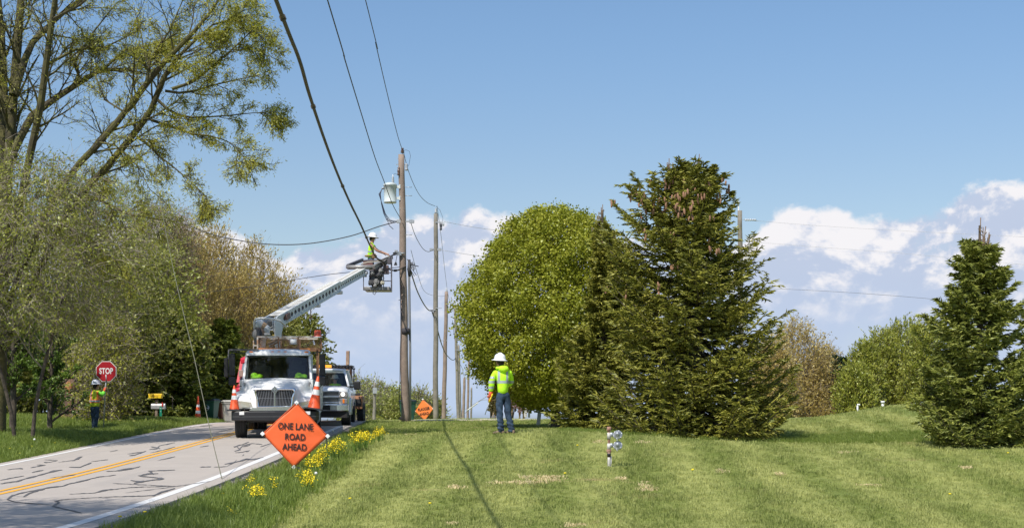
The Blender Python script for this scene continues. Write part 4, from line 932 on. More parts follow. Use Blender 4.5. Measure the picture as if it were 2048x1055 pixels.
    if cones:
        g = G(); g.lathe((0, 0, 0), [(.007, .0), (.022, -.022), (.028, -.06), (.026, -.10), (.015, -.14), (.003, -.15)], 7)
        c0 = g.build('cone', mat('spruce_cone', (0.36, 0.19, 0.11), .8, col2=(0.22, 0.12, 0.07), var=.3, vscale=30), root); me = c0.data
        ok = b2[0][:, -1]; f = (ok[:, 2]-base.z)/H; qv = np.hypot(ok[:, 0]-ax, ok[:, 1]-base.y); Rr = np.interp(-ok[:, 2], -zz, (wl+wr)/2)
        cand = np.where((f > .42) & (f < .93) & (qv > Rr*.6) & (ok[:, 1] < base.y+.4))[0]; rng.shuffle(cand); first = True
        cand = cand[np.argsort(-(np.minimum(f[cand], .80)+rng.normal(0, .22, len(cand))))]
        k = 0
        for i in cand[:cones//3+1]:
            for j in range(3):
                if k >= cones: break
                o = c0 if first else c0.copy()
                if not first: COL.objects.link(o); o.parent = root
                first = False; k += 1
                o.location = Vector(ok[i]-np.array(base))+Vector((rng.normal(0, .05), -.02+rng.normal(0, .04), -.02+rng.normal(0, .06))); sc = rng.uniform(.8, 1.15); o.scale = (sc, sc, sc)
                o.rotation_euler = (rng.normal(0, .14), rng.normal(0, .14), rng.uniform(0, 6))
    return root
spruce('spruce_tree', 'largest spruce with twin tops and hanging brown cones near the middle', 1398, 35.5, 318,
       [(300, 4, 4), (340, 62, 26), (370, 100, 48), (410, 138, 62), (450, 152, 84), (500, 164, 122), (560, 172, 142), (620, 180, 152), (700, 188, 162), (780, 192, 168), (830, 194, 170), (880, 150, 130)],
       NEED, leaders=((0, 0), (-62, -.012)), dens=1.25, cones=170, bare=22)
spruce('spruce_tree', 'slimmer spruce with few cones squeezed between the round tree and the largest spruce', 1205, 38.5, 418,
       [(400, 3, 3), (440, 8, 12), (490, 18, 28), (560, 26, 44), (640, 44, 60), (720, 88, 80), (800, 98, 85), (850, 90, 80)],
       NEED, dens=1.1, cones=32, bare=9)
spruce('spruce_tree', 'single narrow topped spruce at the right edge', 1960, 32.0, 446,
       [(440, 3, 3), (490, 30, 30), (540, 55, 55), (600, 82, 75), (640, 112, 88), (700, 110, 100), (780, 136, 120), (850, 140, 125), (885, 110, 110)],
       NEED2, dens=1.2, bare=9)
spruce('spruce_tree', 'spruce cut off by the right edge of the picture behind the narrow topped one', 2095, 35.0, 520, [(510, 3, 3), (600, 45, 40), (700, 75, 70), (800, 100, 95), (880, 100, 90)], NEED2, dens=1.0)
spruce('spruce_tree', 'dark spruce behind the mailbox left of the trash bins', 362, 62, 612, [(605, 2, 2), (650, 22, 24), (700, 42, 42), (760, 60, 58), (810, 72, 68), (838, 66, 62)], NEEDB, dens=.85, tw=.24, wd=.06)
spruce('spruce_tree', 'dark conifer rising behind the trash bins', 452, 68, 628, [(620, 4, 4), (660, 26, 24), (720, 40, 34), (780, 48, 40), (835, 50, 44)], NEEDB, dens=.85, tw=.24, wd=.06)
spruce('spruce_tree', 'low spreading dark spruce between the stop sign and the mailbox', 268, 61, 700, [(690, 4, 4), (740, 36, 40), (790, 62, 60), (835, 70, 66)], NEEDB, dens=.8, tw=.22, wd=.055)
spruce('conifer_bush', 'small low evergreen in front of the dark spruce beside the mailbox', 345, 59, 788, [(782, 4, 4), (800, 22, 22), (820, 32, 30), (842, 32, 30)], NEED2, dens=.8, tw=.2, wd=.05)
# trees beyond the mound on the right
LM_JUN = leaf_mat('juniper_leaves', [(0.16, 0.19, 0.022), (0.36, 0.39, 0.045), (0.62, 0.58, 0.12)], .4)
LM_BLU = leaf_mat('blue_conifer_needles', [(0.03, 0.055, 0.03), (0.06, 0.10, 0.05), (0.10, 0.15, 0.08)], .1)
LM_YB = leaf_mat('yellow_buds', [(0.40, 0.29, 0.08), (0.62, 0.47, 0.14), (0.78, 0.62, 0.24)], .5)
for px, d, prof, lab in [(1588, 84, [(645, 10, 10), (665, 34, 34), (710, 56, 62), (770, 66, 76), (848, 70, 80)], 'large yellow brown budding shrub right of the cone bearing spruce'), (1645, 87, [(700, 8, 8), (725, 30, 26), (770, 44, 32), (840, 48, 34)], 'lower yellow brown budding shrub beyond the mound'),
                         (1540, 80, [(690, 10, 10), (730, 40, 36), (845, 50, 50)], 'yellow brown budding shrub partly hidden by the cone bearing spruce')]:
    crown_tree(px, d, prof, 'budding_shrub', lab, LM_YB, GREYB, ncl=950, tw=5, lv=20, tlen=.7, trad=.005, ll=.15, lw=.07, up=.5, r=.08, stems=5, gap=.2, csz=.35, cat='shrub', n1=20)
spruce('conifer_tree', 'small dark blue green pine between the yellow shrubs and the junipers', 1681, 86, 705, [(700, 3, 3), (740, 18, 18), (790, 26, 26), (830, 26, 26)], LM_BLU, dens=.7, tw=.3, wd=.09)
for px, d, prof, lab in [(1728, 80, [(690, 5, 5), (715, 22, 22), (760, 34, 32), (835, 36, 34)], 'green juniper left of the white pipe'), (1762, 82, [(662, 6, 6), (690, 24, 26), (740, 38, 40), (830, 42, 42)], 'tall green juniper above the white pipe'),
                         (1806, 84, [(646, 10, 10), (670, 30, 32), (730, 46, 46), (790, 44, 46), (812, 30, 30)], 'tallest green juniper with a dark trunk'), (1848, 80, [(648, 8, 8), (680, 28, 28), (760, 44, 44), (825, 44, 44)], 'green juniper touching the right hand spruce'), (1712, 78, [(738, 6, 6), (760, 26, 24), (800, 34, 32), (835, 34, 32)], 'low bright green juniper at the mound edge')]:
    crown_tree(px, d, prof, 'juniper_tree', lab, LM_JUN, BARK, ncl=700, tw=5, lv=20, tlen=.45, trad=.005, ll=.185, lw=.068, up=.9, r=.12, stems=2, gap=.10, csz=.26, shell=.38, n1=16)
# the tree outside the frame whose shade falls on the road
crown_tree(-1480, 11.0, [(-1560, 150, 150), (-1200, 650, 700), (-700, 850, 900), (-300, 800, 850), (100, 500, 500)], 'broadleaf_tree', 'roadside tree left of the view shading the near road', LM_OLIVE, BARK, ncl=1100, tw=8, lv=10, tlen=.7, trad=.009, ll=.12, lw=.06, up=.2, r=.2, stems=2, gap=.30, csz=.35, n1=24)
# ---------------------------------------------------------------- materials for made things
WOODP = mat('pole_wood', (0.31, 0.235, 0.185), .9, col2=(0.20, 0.15, 0.12), var=.35, vscale=3, bump=.5, bscale=25)
WOODG = mat('pole_wood_grey', (0.27, 0.24, 0.195), .9, col2=(0.17, 0.155, 0.125), var=.35, vscale=3, bump=.5, bscale=25)
GALV = mat('galvanised_steel', (0.42, 0.43, 0.44), .5, .6, var=.15, vscale=9)
STEELD = mat('dark_steel', (0.09, 0.088, 0.092), .55, .4, var=.25, vscale=8)
RUST = mat('rusty_steel', (0.23, 0.105, 0.05), .85, .1, col2=(0.34, 0.20, 0.12), var=.3, vscale=9)
BLACK = mat('black_rubber', (0.018, 0.018, 0.019), .65, var=.3, vscale=6)
CABLE = mat('cable_black', (0.05, 0.05, 0.052), .6)
CABLEB = mat('cable_brown', (0.105, 0.082, 0.066), .8, col2=(0.06, 0.05, 0.044), var=.3, vscale=4)
WIRE = mat('wire_grey', (0.13, 0.13, 0.14), .5, .4)
WIREP = mat('wire_pale', (0.42, 0.42, 0.43), .5, .3)
CERAM = mat('ceramic_grey', (0.50, 0.52, 0.54), .25)
CERAMB = mat('ceramic_brown', (0.12, 0.07, 0.05), .3)
CANM = mat('transformer_paint', (0.55, 0.60, 0.59), .4, var=.06, vscale=3)
WHITEP = mat('white_paint', (0.74, 0.74, 0.73), .45, var=.05, vscale=4)
WEATHW = mat('weathered_white_paint', (0.66, 0.65, 0.62), .8, col2=(0.42, 0.40, 0.36), var=.2, vscale=10)
REFLW = mat('white_reflective', (0.78, 0.78, 0.76), .5)
ORANGE = mat('cone_orange', (0.82, 0.10, 0.022), .5, var=.08, vscale=6)

def utility_pole(label, px, d, top, w0, w1, lean=(0, 0), m=WOODP, group='wooden utility poles along the road', base_y=None):
    b = foot(px, d); t = at(px+lean[0], top, d); H = t.z-b.z
    r = thing('utility_pole', label, 'utility pole', b, group=group)
    n = 14; P = [Vector(((t.x-b.x)*k/n+.012*math.sin(k*1.3), .01*math.cos(k), -.4+(H+.4)*k/n)) for k in range(n+1)]; P[0].x = 0
    g = G(); g.tube(P, [w0/2+(w1-w0)/2*k/n for k in range(n+1)], 16); g.build('shaft', m, r)
    return r, H
def spool(r, x, y, z, side=1, n=3):
    g = G(); g.bar((0, y, z), (x+side*.17, y, z), .035, .05, 0)
    g.bar((x+side*.02, y-.05, z), (x+side*.20, y-.05, z), .02, .12); g.bar((x+side*.02, y+.05, z), (x+side*.20, y+.05, z), .02, .12)
    g.build('bracket', GALV, r)
    for k in range(2):
        g = G(); g.lathe((x+side*(.07+.10*k), y, z-.05), [(.025, 0), (.045, .01), (.045, .03), (.028, .05), (.045, .07), (.045, .09), (.025, .1)], 10); g.build('insulator', CERAM, r)
def pin_insulator(r, x, y, z, m=CERAM, h=.22):
    g = G(); g.cyl((x, y, z-.3), (x, y, z+.02), .015, n=8); g.build('ridge_pin', GALV, r)
    g = G(); g.lathe((x, y, z), [(.0, h), (.045, h-.01), (.055, h*.75), (.04, h*.62), (.075, h*.45), (.05, h*.3), (.085, h*.1), (.05, 0), (0, 0)], 12); g.build('insulator', m, r)
P1, H1 = utility_pole('tall brown utility pole beside the bucket carrying the grey transformer can', 811, 54.0, 309, .33, .23, (-8, 0))
def pole1():
    s = 54/F; zz = lambda y: H0+(YH-y)*s-P1.location.z
    xx = lambda px: (px-CX)*s-P1.location.x
    pin_insulator(P1, xx(805), -.02, zz(306), CERAMB, .2)
    # transformer
    t = G(); cx, cz0, cz1 = xx(780.5), zz(406), zz(368)
    t.lathe((cx, -.05, 0), [(.0, cz0), (.235, cz0), (.25, cz0+.02), (.25, cz0+.05), (.24, cz0+.06), (.24, cz1-.10), (.262, cz1-.09), (.262, cz1-.03), (.24, cz1), (.12, cz1+.045), (0, cz1+.05)], 28)
    tb = t.build('transformer', CANM, P1)
    g = G(); 
    for h in (cz0+.62, cz0+.18): g = G(); g.box(((cx+.24+xx(801))/2, -.05, h), (abs(xx(801)-cx-.2), .08, .10)); g.box((xx(800), -.05, h), (.05, .16, .16)); g.build('hanger_bracket', mat('bracket_white', (.6, .63, .62), .5), P1)
    g = G(); g.lathe((xx(786), -.05, cz1+.03), [(.03, 0), (.065, .02), (.035, .06), (.06, .08), (.033, .12), (.055, .14), (.03, .18), (.05, .20), (.02, .26), (.02, .33), (0, .33)], 12); g.build('bushing', CERAM, P1)
    for k in range(3):
        g = G(); g.cyl((cx-.24, -.12+.07*k, cz1-.17), (cx-.31, -.14+.07*k, cz1-.17), .03, n=8); g.build('terminal', CERAM, P1)
    g = G()
    for k in range(3):
        o = k*.03; g.tube([(cx-.30, -.12+.07*k, cz1-.17), (cx-.37-o, -.1, cz1-.4), (cx-.33+o*.5, -.1, cz0-.05), (cx-.24+o, -.12, cz0-.42), (cx-.12+o*2, -.16, zz(441)), (cx+.1+o*3, -.18, zz(447)+o)], .013, 6)
    g.tube([(cx-.12, -.15, zz(438)), (cx-.02, -.2, zz(452)), (cx+.13, -.15, zz(459))], .012, 6)
    g.build('drop_leads', mat('lead_blue_black', (0.03, 0.035, 0.06), .5), P1)
    g = G(); g.lathe((xx(813), -.02, zz(341)), [(0, 0), (.06, 0), (.06, .05), (.045, .06), (.06, .10), (.045, .12), (.06, .16), (.045, .18), (.06, .21), (.03, .27), (0, .27)], 12); g.build('arrester', mat('arrester_grey', (.32, .34, .36), .4), P1)
    g = G(); g.bar((0, -.02, zz(334)), (xx(813), -.02, zz(334)), .03, .04); g.bar((0, 0, zz(318)), (xx(794), 0, zz(318)), .03, .02); g.bar((0, 0, zz(329)), (xx(792), 0, zz(329)), .03, .025); g.build('cross_bracket', GALV, P1)
    g = G(); g.lathe((xx(797.5), -.10, zz(352)), [(0, 0), (.05, .02), (.05, .08), (.035, .10), (.05, .14), (.05, .22), (.03, .24), (.045, .30), (0, .34)], 10); g.build('fuse_cutout', CERAMB, P1)
    g = G(); g.tube([(xx(805), 0, zz(302)), (xx(812), -.02, zz(300)), (xx(819), -.02, zz(303)), (xx(821), -.02, zz(312)), (xx(818), -.02, zz(330)), (xx(813), -.02, zz(337))], .007, 5); g.tube([(xx(786), -.05, cz1+.33), (xx(790), -.05, cz1+.40), (xx(796), -.08, zz(350))], .007, 5); g.build('jumper_wire', CABLE, P1)
    spool(P1, -.13, -.04, zz(443), -1); spool(P1, .13, -.04, zz(443), 1)
    for y, sg in ((375, 1), (392, 1), (418, -1), (470, 1), (600, -1)):
        g = G(); g.cyl((0, -.1, zz(y)), (sg*.26, -.1, zz(y)), .012, n=6); g.build('step_bolt', GALV, P1)
    # riser pipe on the far side and the ground wire
    g = G(); g.tube([(xx(820), .03, zz(845)), (xx(820), .03, zz(700)), (xx(818), .05, zz(560)), (xx(818), .05, zz(520))], .05, 10); g.build('riser_conduit', mat('conduit_grey', (0.23, 0.235, 0.25), .6), P1)
    g = G(); g.tube([(xx(805), -.15, zz(600)), (xx(801), -.16, zz(700)), (xx(800.5), -.16, zz(760)), (xx(799), -.18, zz(800)), (xx(801), -.16, zz(822))], .014, 6); g.build('ground_wire', CABLE, P1)
    g = G(); g.tube([(.0, 0, zz(668)), (.0, 0, zz(656))], .178, 16); g.build('pole_band', mat('pole_band_dark', (.05, .045, .05), .8), P1)
    # tangle of cable ends by the bucket
    g = G(); r = random.Random(4); c = Vector((xx(819), -.12, zz(530)))
    for k in range(9):
        a = Vector((r.uniform(.0, .34), r.uniform(-.1, .1), r.uniform(-.55, .12))); g.tube([c+Vector((r.uniform(-.1, .05), 0, r.uniform(-.2, .25))), c+a*.5+Vector((r.uniform(-.1, .1), -.05, .1)), c+a], r.uniform(.010, .02), 5)
    g.tube([c+Vector((0, 0, .2)), c+Vector((0, -.05, -.2)), c+Vector((.02, 0, -.45))], [.05, .075, .05], 8)
    g.tube([c+Vector((.05, 0, .1)), c+Vector((.2, 0, -.02)), c+Vector((.36, 0, -.06))], .018, 6)
    g.build('splice_bundle', CABLE, P1)
    g = G(); g.bar((-.15, -.2, zz(508)), (-.30, -.25, zz(508)), .06, .14); g.bar((-.28, -.25, zz(504)), (-.40, -.25, zz(504)), .10, .10); g.tube([(-.25, -.2, zz(508)), (-.02, -.2, zz(507))], .03, 8); g.build('messenger_clamp', GALV, P1)
pole1()
P2, H2 = utility_pole('greyish utility pole second along the row with a small arrester near its top', 871, 68.5, 427, .27, .20, (1, 0), WOODG)
def pole2():
    s = 68.5/F; zz = lambda y: H0+(YH-y)*s-P2.location.z
    xx = lambda px: (px-CX)*s-P2.location.x
    pin_insulator(P2, .02, 0, zz(426), CERAM, .25)
    g = G(); g.bar((0, -.1, zz(445)), (xx(888), -.1, zz(445)), .04, .05); g.build('bracket', GALV, P2)
    g = G(); g.lathe((xx(882), -.12, zz(461)), [(0, 0), (.06, .02), (.06, .10), (.04, .12), (.06, .18), (.06, .26), (.03, .34), (0, .36)], 10); g.build('fuse_cutout', mat('cutout_dark', (.06, .06, .065), .5), P2)
    g = G(); g.lathe((xx(887), -.12, zz(452)), [(0, 0), (.04, 0), (.045, .1), (.03, .14), (.04, .18), (0, .2)], 8); g.build('insulator', CERAM, P2)
    g = G(); g.tube([(.02, 0, zz(412)), (xx(880), -.05, zz(420)), (xx(886), -.08, zz(436)), (xx(884), -.1, zz(455))], .008, 5); g.build('jumper_wire', CABLE, P2)
    spool(P2, -.08, -.05, zz(499), -1); spool(P2, .08, -.05, zz(499), 1)
    g = G(); g.bar((0, -.12, zz(620)), (xx(861), -.15, zz(620)), .04, .04); g.bar((0, -.12, zz(616)), (xx(884), -.15, zz(616)), .03, .03); g.build('bracket', GALV, P2)
pole2()
for i, (px, d, top, w0, w1, lx, m, lab) in enumerate([
    (887, 101, 583, .34, .24, 6, WOODP, 'brown utility pole third along the row leaning slightly right'), (917, 122, 612, .32, .20, -7, WOODG, 'pale grey utility pole fourth along the row just left of the round tree'),
    (921, 150, 690, .33, .24, -4, WOODG, 'pale utility pole directly behind the fourth one'), (926, 165, 755, .36, .30, 3, WOODP, 'short dark utility pole with a black cap further down the row'),
    (935, 185, 700, .34, .26, 3, WOODP, 'thin brown utility pole half hidden by the round tree leaves'), (942, 230, 775, .34, .28, 1, WOODG, 'farthest small utility pole at the end of the row')]):
    r, H = utility_pole(lab, px, d, top, w0, w1, (lx, 0), m); pin_insulator(r, (lx)*d/F, 0, H, CERAM, .25)
    g = G(); g.bar((-.3, -.1, H*.62), (.3, -.1, H*.62), .05, .05); g.build('bracket', GALV, r)
r, H = utility_pole('weathered lone utility pole far off beyond the pickup truck', 748, 120, 764, .30, .22, (2, 0), WOODG, 'distant utility poles'); g = G(); g.box((.1, -.15, H-.7), (.35, .3, .5)); g.build('transformer', GALV, r)
r, H = utility_pole('utility pole rising behind the right shoulder of the cone bearing spruce', 1483, 62, 421, .26, .20, (-3, 0), WOODG, 'distant utility poles')
s_ = 62/F
g = G(); g.bar((-.1, 0, H-.9), (-.14, 0, H+.30), .05, .05); g.build('ridge_bracket', WHITEP, r)
g = G(); g.lathe((-.14, 0, H+.28), [(0, 0), (.07, 0), (.05, .05), (.08, .08), (.05, .13), (0, .17)], 10); g.build('insulator', CERAM, r)
g = G(); g.bar((.05, 0, H-.40), (.75, 0, H-.46), .02, .02); g.build('bracket', GALV, r)
for k in range(5): g = G(); g.lathe((.20+.10*k, 0, H-.40), [(0, -.05), (.035, -.05), (.07, -.01), (.03, .02), (0, .06)], 10); g.build('insulator', CERAM, r)

def cable(name, label, pts, rad, m, sm=8, group=None, cat='cable', seg=6):
    """pts: (photo px, photo py, distance) or vectors; smooth curve through them"""
    Q = [p if isinstance(p, Vector) else at(*p) for p in pts]; out = []
    for i in range(len(Q)-1):
        a, b, c, d = Q[max(i-1, 0)], Q[i], Q[i+1], Q[min(i+2, len(Q)-1)]
        for k in range(sm):
            t = k/sm; out.append(.5*((2*b)+(c-a)*t+(2*a-5*b+4*c-d)*t*t+(3*b-a-3*c+d)*t**3))
    out.append(Q[-1]); o0 = out[0].copy(); g = G(); rr = rad if not callable(rad) else None
    g.tube([p-o0 for p in out], [rad]*len(out) if rr is not None else [rad(k/len(out)) for k in range(len(out))], seg)
    o = g.build(name, m); o.location = o0; return tag(o, label, cat, group)
# overhead cables
main_pts = [Vector((-1.9, -14, 7.6)), Vector((-2.35, 6, 6.95)), (552, 0, 18.2), (598, 118, 21.5), (619, 190, 24), (650, 282, 28.5), (676, 350, 33), (700, 405, 38), (722, 450, 43.5), (742, 495, 49), (752, 514, 52), (766, 524, 53), (779, 538, 53.5), (795, 540, 53.7), (812, 531, 53.9)]
o = cable('overhead_cable', 'thick brown overhead cable sweeping down past the worker to the nearest pole', main_pts, .030, CABLEB, 8, seg=8)
def lashing():
    g = G(); o0 = o.location; P = [Vector(v.co) for v in o.data.vertices]; n = 8; C = [sum((P[i+k] for k in range(n)), Vector())/n for i in range(0, len(P), n)]
    for i in range(1, len(C)-1):
        if i % 17 == 0: u = (C[i+1]-C[i-1]).normalized(); g.tube([C[i]-u*.05, C[i]+u*.05], .047, 8)
    g.build('lashing_clamp', CABLEB, o)
lashing()
cable('overhead_cable', 'middle thin wire slanting from the top edge down to the pole below the transformer', [Vector((-2.0, -10, 9.6)), (655, 0, 25.5), (690, 120, 30), (722, 225, 36), (750, 315, 43), (768, 362, 48), (785, 408, 51.5), (803, 440, 53.8)], .013, CABLE, 5, 'thin wires overhead', 'wire')
cable('overhead_cable', 'rightmost thin wire running from the top edge to the tip of the nearest pole', [Vector((-2.4, -10, 12.3)), (731, 0, 34.5), (752, 90, 38), (774, 185, 44), (795, 270, 51), (805, 300, 54)], .012, CABLE, 5, 'thin wires overhead', 'wire')
for lab, L, w, m in [
    ('thin wire sagging between the tops of the first two poles', [(806, 300, 54), (818, 345, 57), (836, 385, 61), (853, 404, 65), (870, 412, 68.4)], .012, CABLE),
    ('thin wire sagging from the transformer pole to the middle of the second pole', [(822, 446, 54), (832, 474, 57), (846, 497, 61), (857, 503, 65), (866, 499, 68.3)], .013, CABLE),
    ('dark twisted wire sagging left from the nearest pole across the sky', [(370, 448, 60), (430, 470, 58.5), (500, 484, 57), (560, 489, 56), (625, 486, 55.2), (700, 472, 54.6), (760, 452, 54.2), (796, 443, 54)], .020, CABLE),
    ('thin wire running left behind the boom toward the trees', [(330, 592, 66), (430, 582, 63), (520, 570, 60), (640, 551, 57), (690, 545, 55.5), (740, 540, 54.8), (806, 533, 54)], .013, CABLE),
    ('thick black cable drooping from the nearest pole to the second pole', [(820, 535, 54), (827, 560, 55.5), (836, 585, 58), (848, 608, 62), (858, 620, 66), (866, 620, 68.2)], .026, CABLE),
    ('black cable drooping from the second pole to the third pole and beyond', [(864, 622, 68.2), (874, 655, 73), (884, 690, 82), (894, 710, 96), (908, 719, 118), (918, 700, 130)], .030, CABLE),
    ('faint wire between the second pole foot and the third pole top', [(874, 412, 68.5), (882, 470, 76), (889, 535, 90), (894, 576, 101)], .012, WIRE),
    ('thin wire sagging between the third and fourth poles', [(894, 578, 101), (899, 600, 108), (905, 611, 116), (910, 608, 122)], .014, WIRE),
    ('faint wire dropping behind the first pole toward the distance', [(822, 500, 54.5), (836, 550, 62), (852, 585, 76), (880, 592, 98), (893, 590, 101)], .010, WIRE),
    ('faint wire running right from the second pole toward the round tree', [(888, 443, 68.5), (960, 456, 69), (1040, 464, 70), (1120, 466, 71)], .010, WIREP),
    ('second faint wire running right below the arrester of the second pole', [(884, 500, 68.5), (960, 512, 69), (1040, 520, 70)], .010, WIREP),
    ('top faint wire running off right from the pole behind the spruce', [(1510, 441, 62), (1620, 450, 60), (1800, 461, 58), (2060, 474, 56)], .005, WIREP),
    ('middle faint wire running right across the clouds', [(1486, 482, 62), (1640, 494, 60), (1800, 506, 58), (2060, 530, 56)], .005, WIREP),
    ('dark lower wire crossing the sky between the two big spruces', [(1484, 574, 62), (1600, 579, 61), (1720, 586, 60), (1860, 597, 58), (2060, 616, 56)], .007, WIRE),
    ('faint cable hanging far down the row beside the round tree', [(905, 640, 122), (909, 675, 128), (915, 718, 138), (924, 735, 150), (930, 760, 165)], .020, WIRE)]:
    cable('overhead_wire', lab, L, w, m, 5, 'thin wires overhead', 'wire', 5)
ga = hit(444, 957, True)
gw = cable('guy_wire', 'slack pale green guy line rising from the road edge at the left into the tree', [ga+Vector((0, 0, .0)), (425, 880, ga.y+1), (405, 790, ga.y+2.6), (385, 700, ga.y+4), (368, 630, ga.y+5.3), (345, 530, ga.y+7), (322, 410, ga.y+9.5), (300, 280, ga.y+12), (283, 200, ga.y+13.5), (262, 90, ga.y+15.5)], .008, mat('guy_green', (0.13, 0.14, 0.075), .8, col2=(.16, .15, .11), var=.3, vscale=2), 6)

# ---------------------------------------------------------------- signs
FLUO = None
def sign_fabric(name, col):
    m = bpy.data.materials.new(name); m.use_nodes = True; nt = m.node_tree; b = nt.nodes['Principled BSDF']
    b.inputs['Base Color'].default_value = (*col, 1); b.inputs['Roughness'].default_value = .45
    t = N(nt, 'ShaderNodeBsdfTranslucent'); t.inputs[0].default_value = (*col, 1); mx = N(nt, 'ShaderNodeMixShader'); mx.inputs[0].default_value = .2
    tc = N(nt, 'ShaderNodeTexCoord').outputs['Object']; bn = N(nt, 'ShaderNodeBump'); bn.inputs['Strength'].default_value = .35; bn.inputs['Distance'].default_value = .03
    nt.links.new(noise_(nt, tc, 3.0, 3), bn.inputs['Height']); nt.links.new(bn.outputs[0], b.inputs['Normal'])
    nt.links.new(b.outputs[0], mx.inputs[1]); nt.links.new(t.outputs[0], mx.inputs[2]); nt.links.new(mx.outputs[0], nt.nodes['Material Output'].inputs[0]); return m
FLUO = sign_fabric('fluorescent_orange_fabric', (1.0, 0.175, 0.045)); BLK = mat('sign_black', (0.016, 0.013, 0.012), .6)
FLUO2 = sign_fabric('faded_orange_fabric', (0.95, 0.27, 0.065))
def rollup_sign(label, c, ground_z, half, rz, lines, fabric, tilt=0.0, roll=0.0, lsz=.2, group='orange roll up roadwork signs'):
    r = thing('roadwork_sign', label, 'road sign', (c.x, c.y, ground_z), rz, group); h = c.z-ground_z; rot = Matrix.Translation((0, 0, h))@Matrix.Rotation(roll, 4, 'Y')@Matrix.Rotation(tilt, 4, 'X')
    # fabric sheet, slightly billowed, with hem
    n = 14; V = []; Fs = []
    for i in range(n+1):
        for j in range(n+1):
            u, v = i/n*2-1, j/n*2-1; x, z = (u+v)/2*half, (v-u)/2*half; V.append((x, -.010+.030*abs(x/half)**1.3*(1-abs(z)/half)+.004*math.sin(9*u)*math.cos(7*v), z))
    for i in range(n):
        for j in range(n): a = i*(n+1)+j; Fs.append((a, a+1, a+n+2, a+n+1))
    g = G(); g.add(V, Fs, 0, True); p = g.build('panel', fabric, r, M=rot, auto=False)
    md = p.modifiers.new('thick', 'SOLIDIFY'); md.thickness = .004; md.offset = 0
    g = G(); q = half*.975; C = [(0, -.022, q), (q, .014, 0), (0, -.022, -q), (-q, .014, 0)]
    for k in range(4): g.bar(C[k], C[(k+1) % 4], .004, .016, 0, up=(0, 1, 0))
    g.build('border', BLK, r, M=rot)
    for (x, z) in ((0, half), (half, 0), (0, -half), (-half, 0)):
        g = G(); g.box((x*.985, .0, z*.985), (.07, .05, .07), R=Matrix.Rotation(math.radians(45), 3, 'Y')); g.build('corner_pocket', REFLW, r, .006, M=rot)
    g = G(); g.bar((0, .030, -half), (0, .030, half), .028, .012); g.bar((-half, .034, 0), (half, .034, 0), .012, .028); g.build('cross_brace', mat('fibreglass', (.35, .3, .2), .5), r, M=rot)
    for t, z, sz in lines:
        me = text_mesh(t, sz, .0015, sz*.018, .80); me.materials.clear(); me.materials.append(BLK); me.transform(rot@Matrix.Translation((0, -.0245, z))); link(bpy.data.objects.new('lettering', me), r)
    g = G(); g.bar((0, .05, h-half-.12), (0, .05, .14), .035, .035); 
    g.build('stand_mast', STEELD, r)
    for sx, sy in ((-1, -1), (1, -1), (-1, 1), (1, 1)):
        g = G(); g.bar((0, .05, .15), (sx*.42, .05+sy*.38, .01), .03, .022); g.build('stand_leg', STEELD, r)
    return r, rot
c = at(590.5, 869, 28.0); gz_ = gz(c.x, 28.0)
S1, rot1 = rollup_sign('large orange diamond sign reading one lane road ahead standing in the verge grass', c, gz_, .655, .10, [('ONE LANE', .165, .182), ('ROAD', -.045, .182), ('AHEAD', -.245, .182)], FLUO, math.radians(-3), math.radians(2.2))
g = G(); g.add([(.60, .0, .03), (.63, .0, .02), (.645, -.01, -.12), (.64, -.02, -.25), (.625, -.02, -.26), (.62, -.01, -.12)], [(0, 1, 2, 5), (5, 2, 3, 4)]); g.build('tie_strap', BLACK, S1, M=rot1, auto=False)
c = at(848, 819, 70.0)
rollup_sign('small faded orange diamond sign reading flagger ahead beyond the nearest pole', c, min(gz(c.x, 70.0), c.z-.55), .545, -.45, [('FLAGGER', .04, .20), ('AHEAD', -.20, .20)], FLUO2, math.radians(-2), math.radians(-8))

# ---------------------------------------------------------------- cones
def cone(label, loc, h=.71, rot=(0, 0, 0), group='orange traffic cones', tallthin=False):
    r = thing('traffic_cone', label, 'traffic cone', loc, group=group, rot=rot); k = h/.71
    rb, rt = (.135*k, .022*k) if not tallthin else (.13, .03)
    R = lambda z: rb+(rt-rb)*z/h
    g = G(); g.lathe((0, 0, 0), [(rb*1.12, .03), (rb, .055), (R(h*.5), h*.5), (rt, h-.01), (rt*.7, h), (0, h)], 22); g.build('cone_body', ORANGE, r)
    for a, b in (((.44, .60), (.70, .84)) if not tallthin else ((.30, .42), (.56, .66))):
        g = G(); g.lathe((0, 0, 0), [(R(h*a)+.003, h*a), (R(h*b)+.003, h*b)], 22); g.build('reflective_band', REFLW, r)
    g = G(); g.box((0, 0, .018), (rb*2.75, rb*2.75, .036)); g.lathe((0, 0, 0), [(rb*1.35, .036), (rb*1.12, .05)], 22); g.build('base', BLACK, r, .01)
    return r
b = foot(396, 60); 
r = cone('tall slim traffic cone standing in front of the trash bins', b, 1.08, tallthin=True)

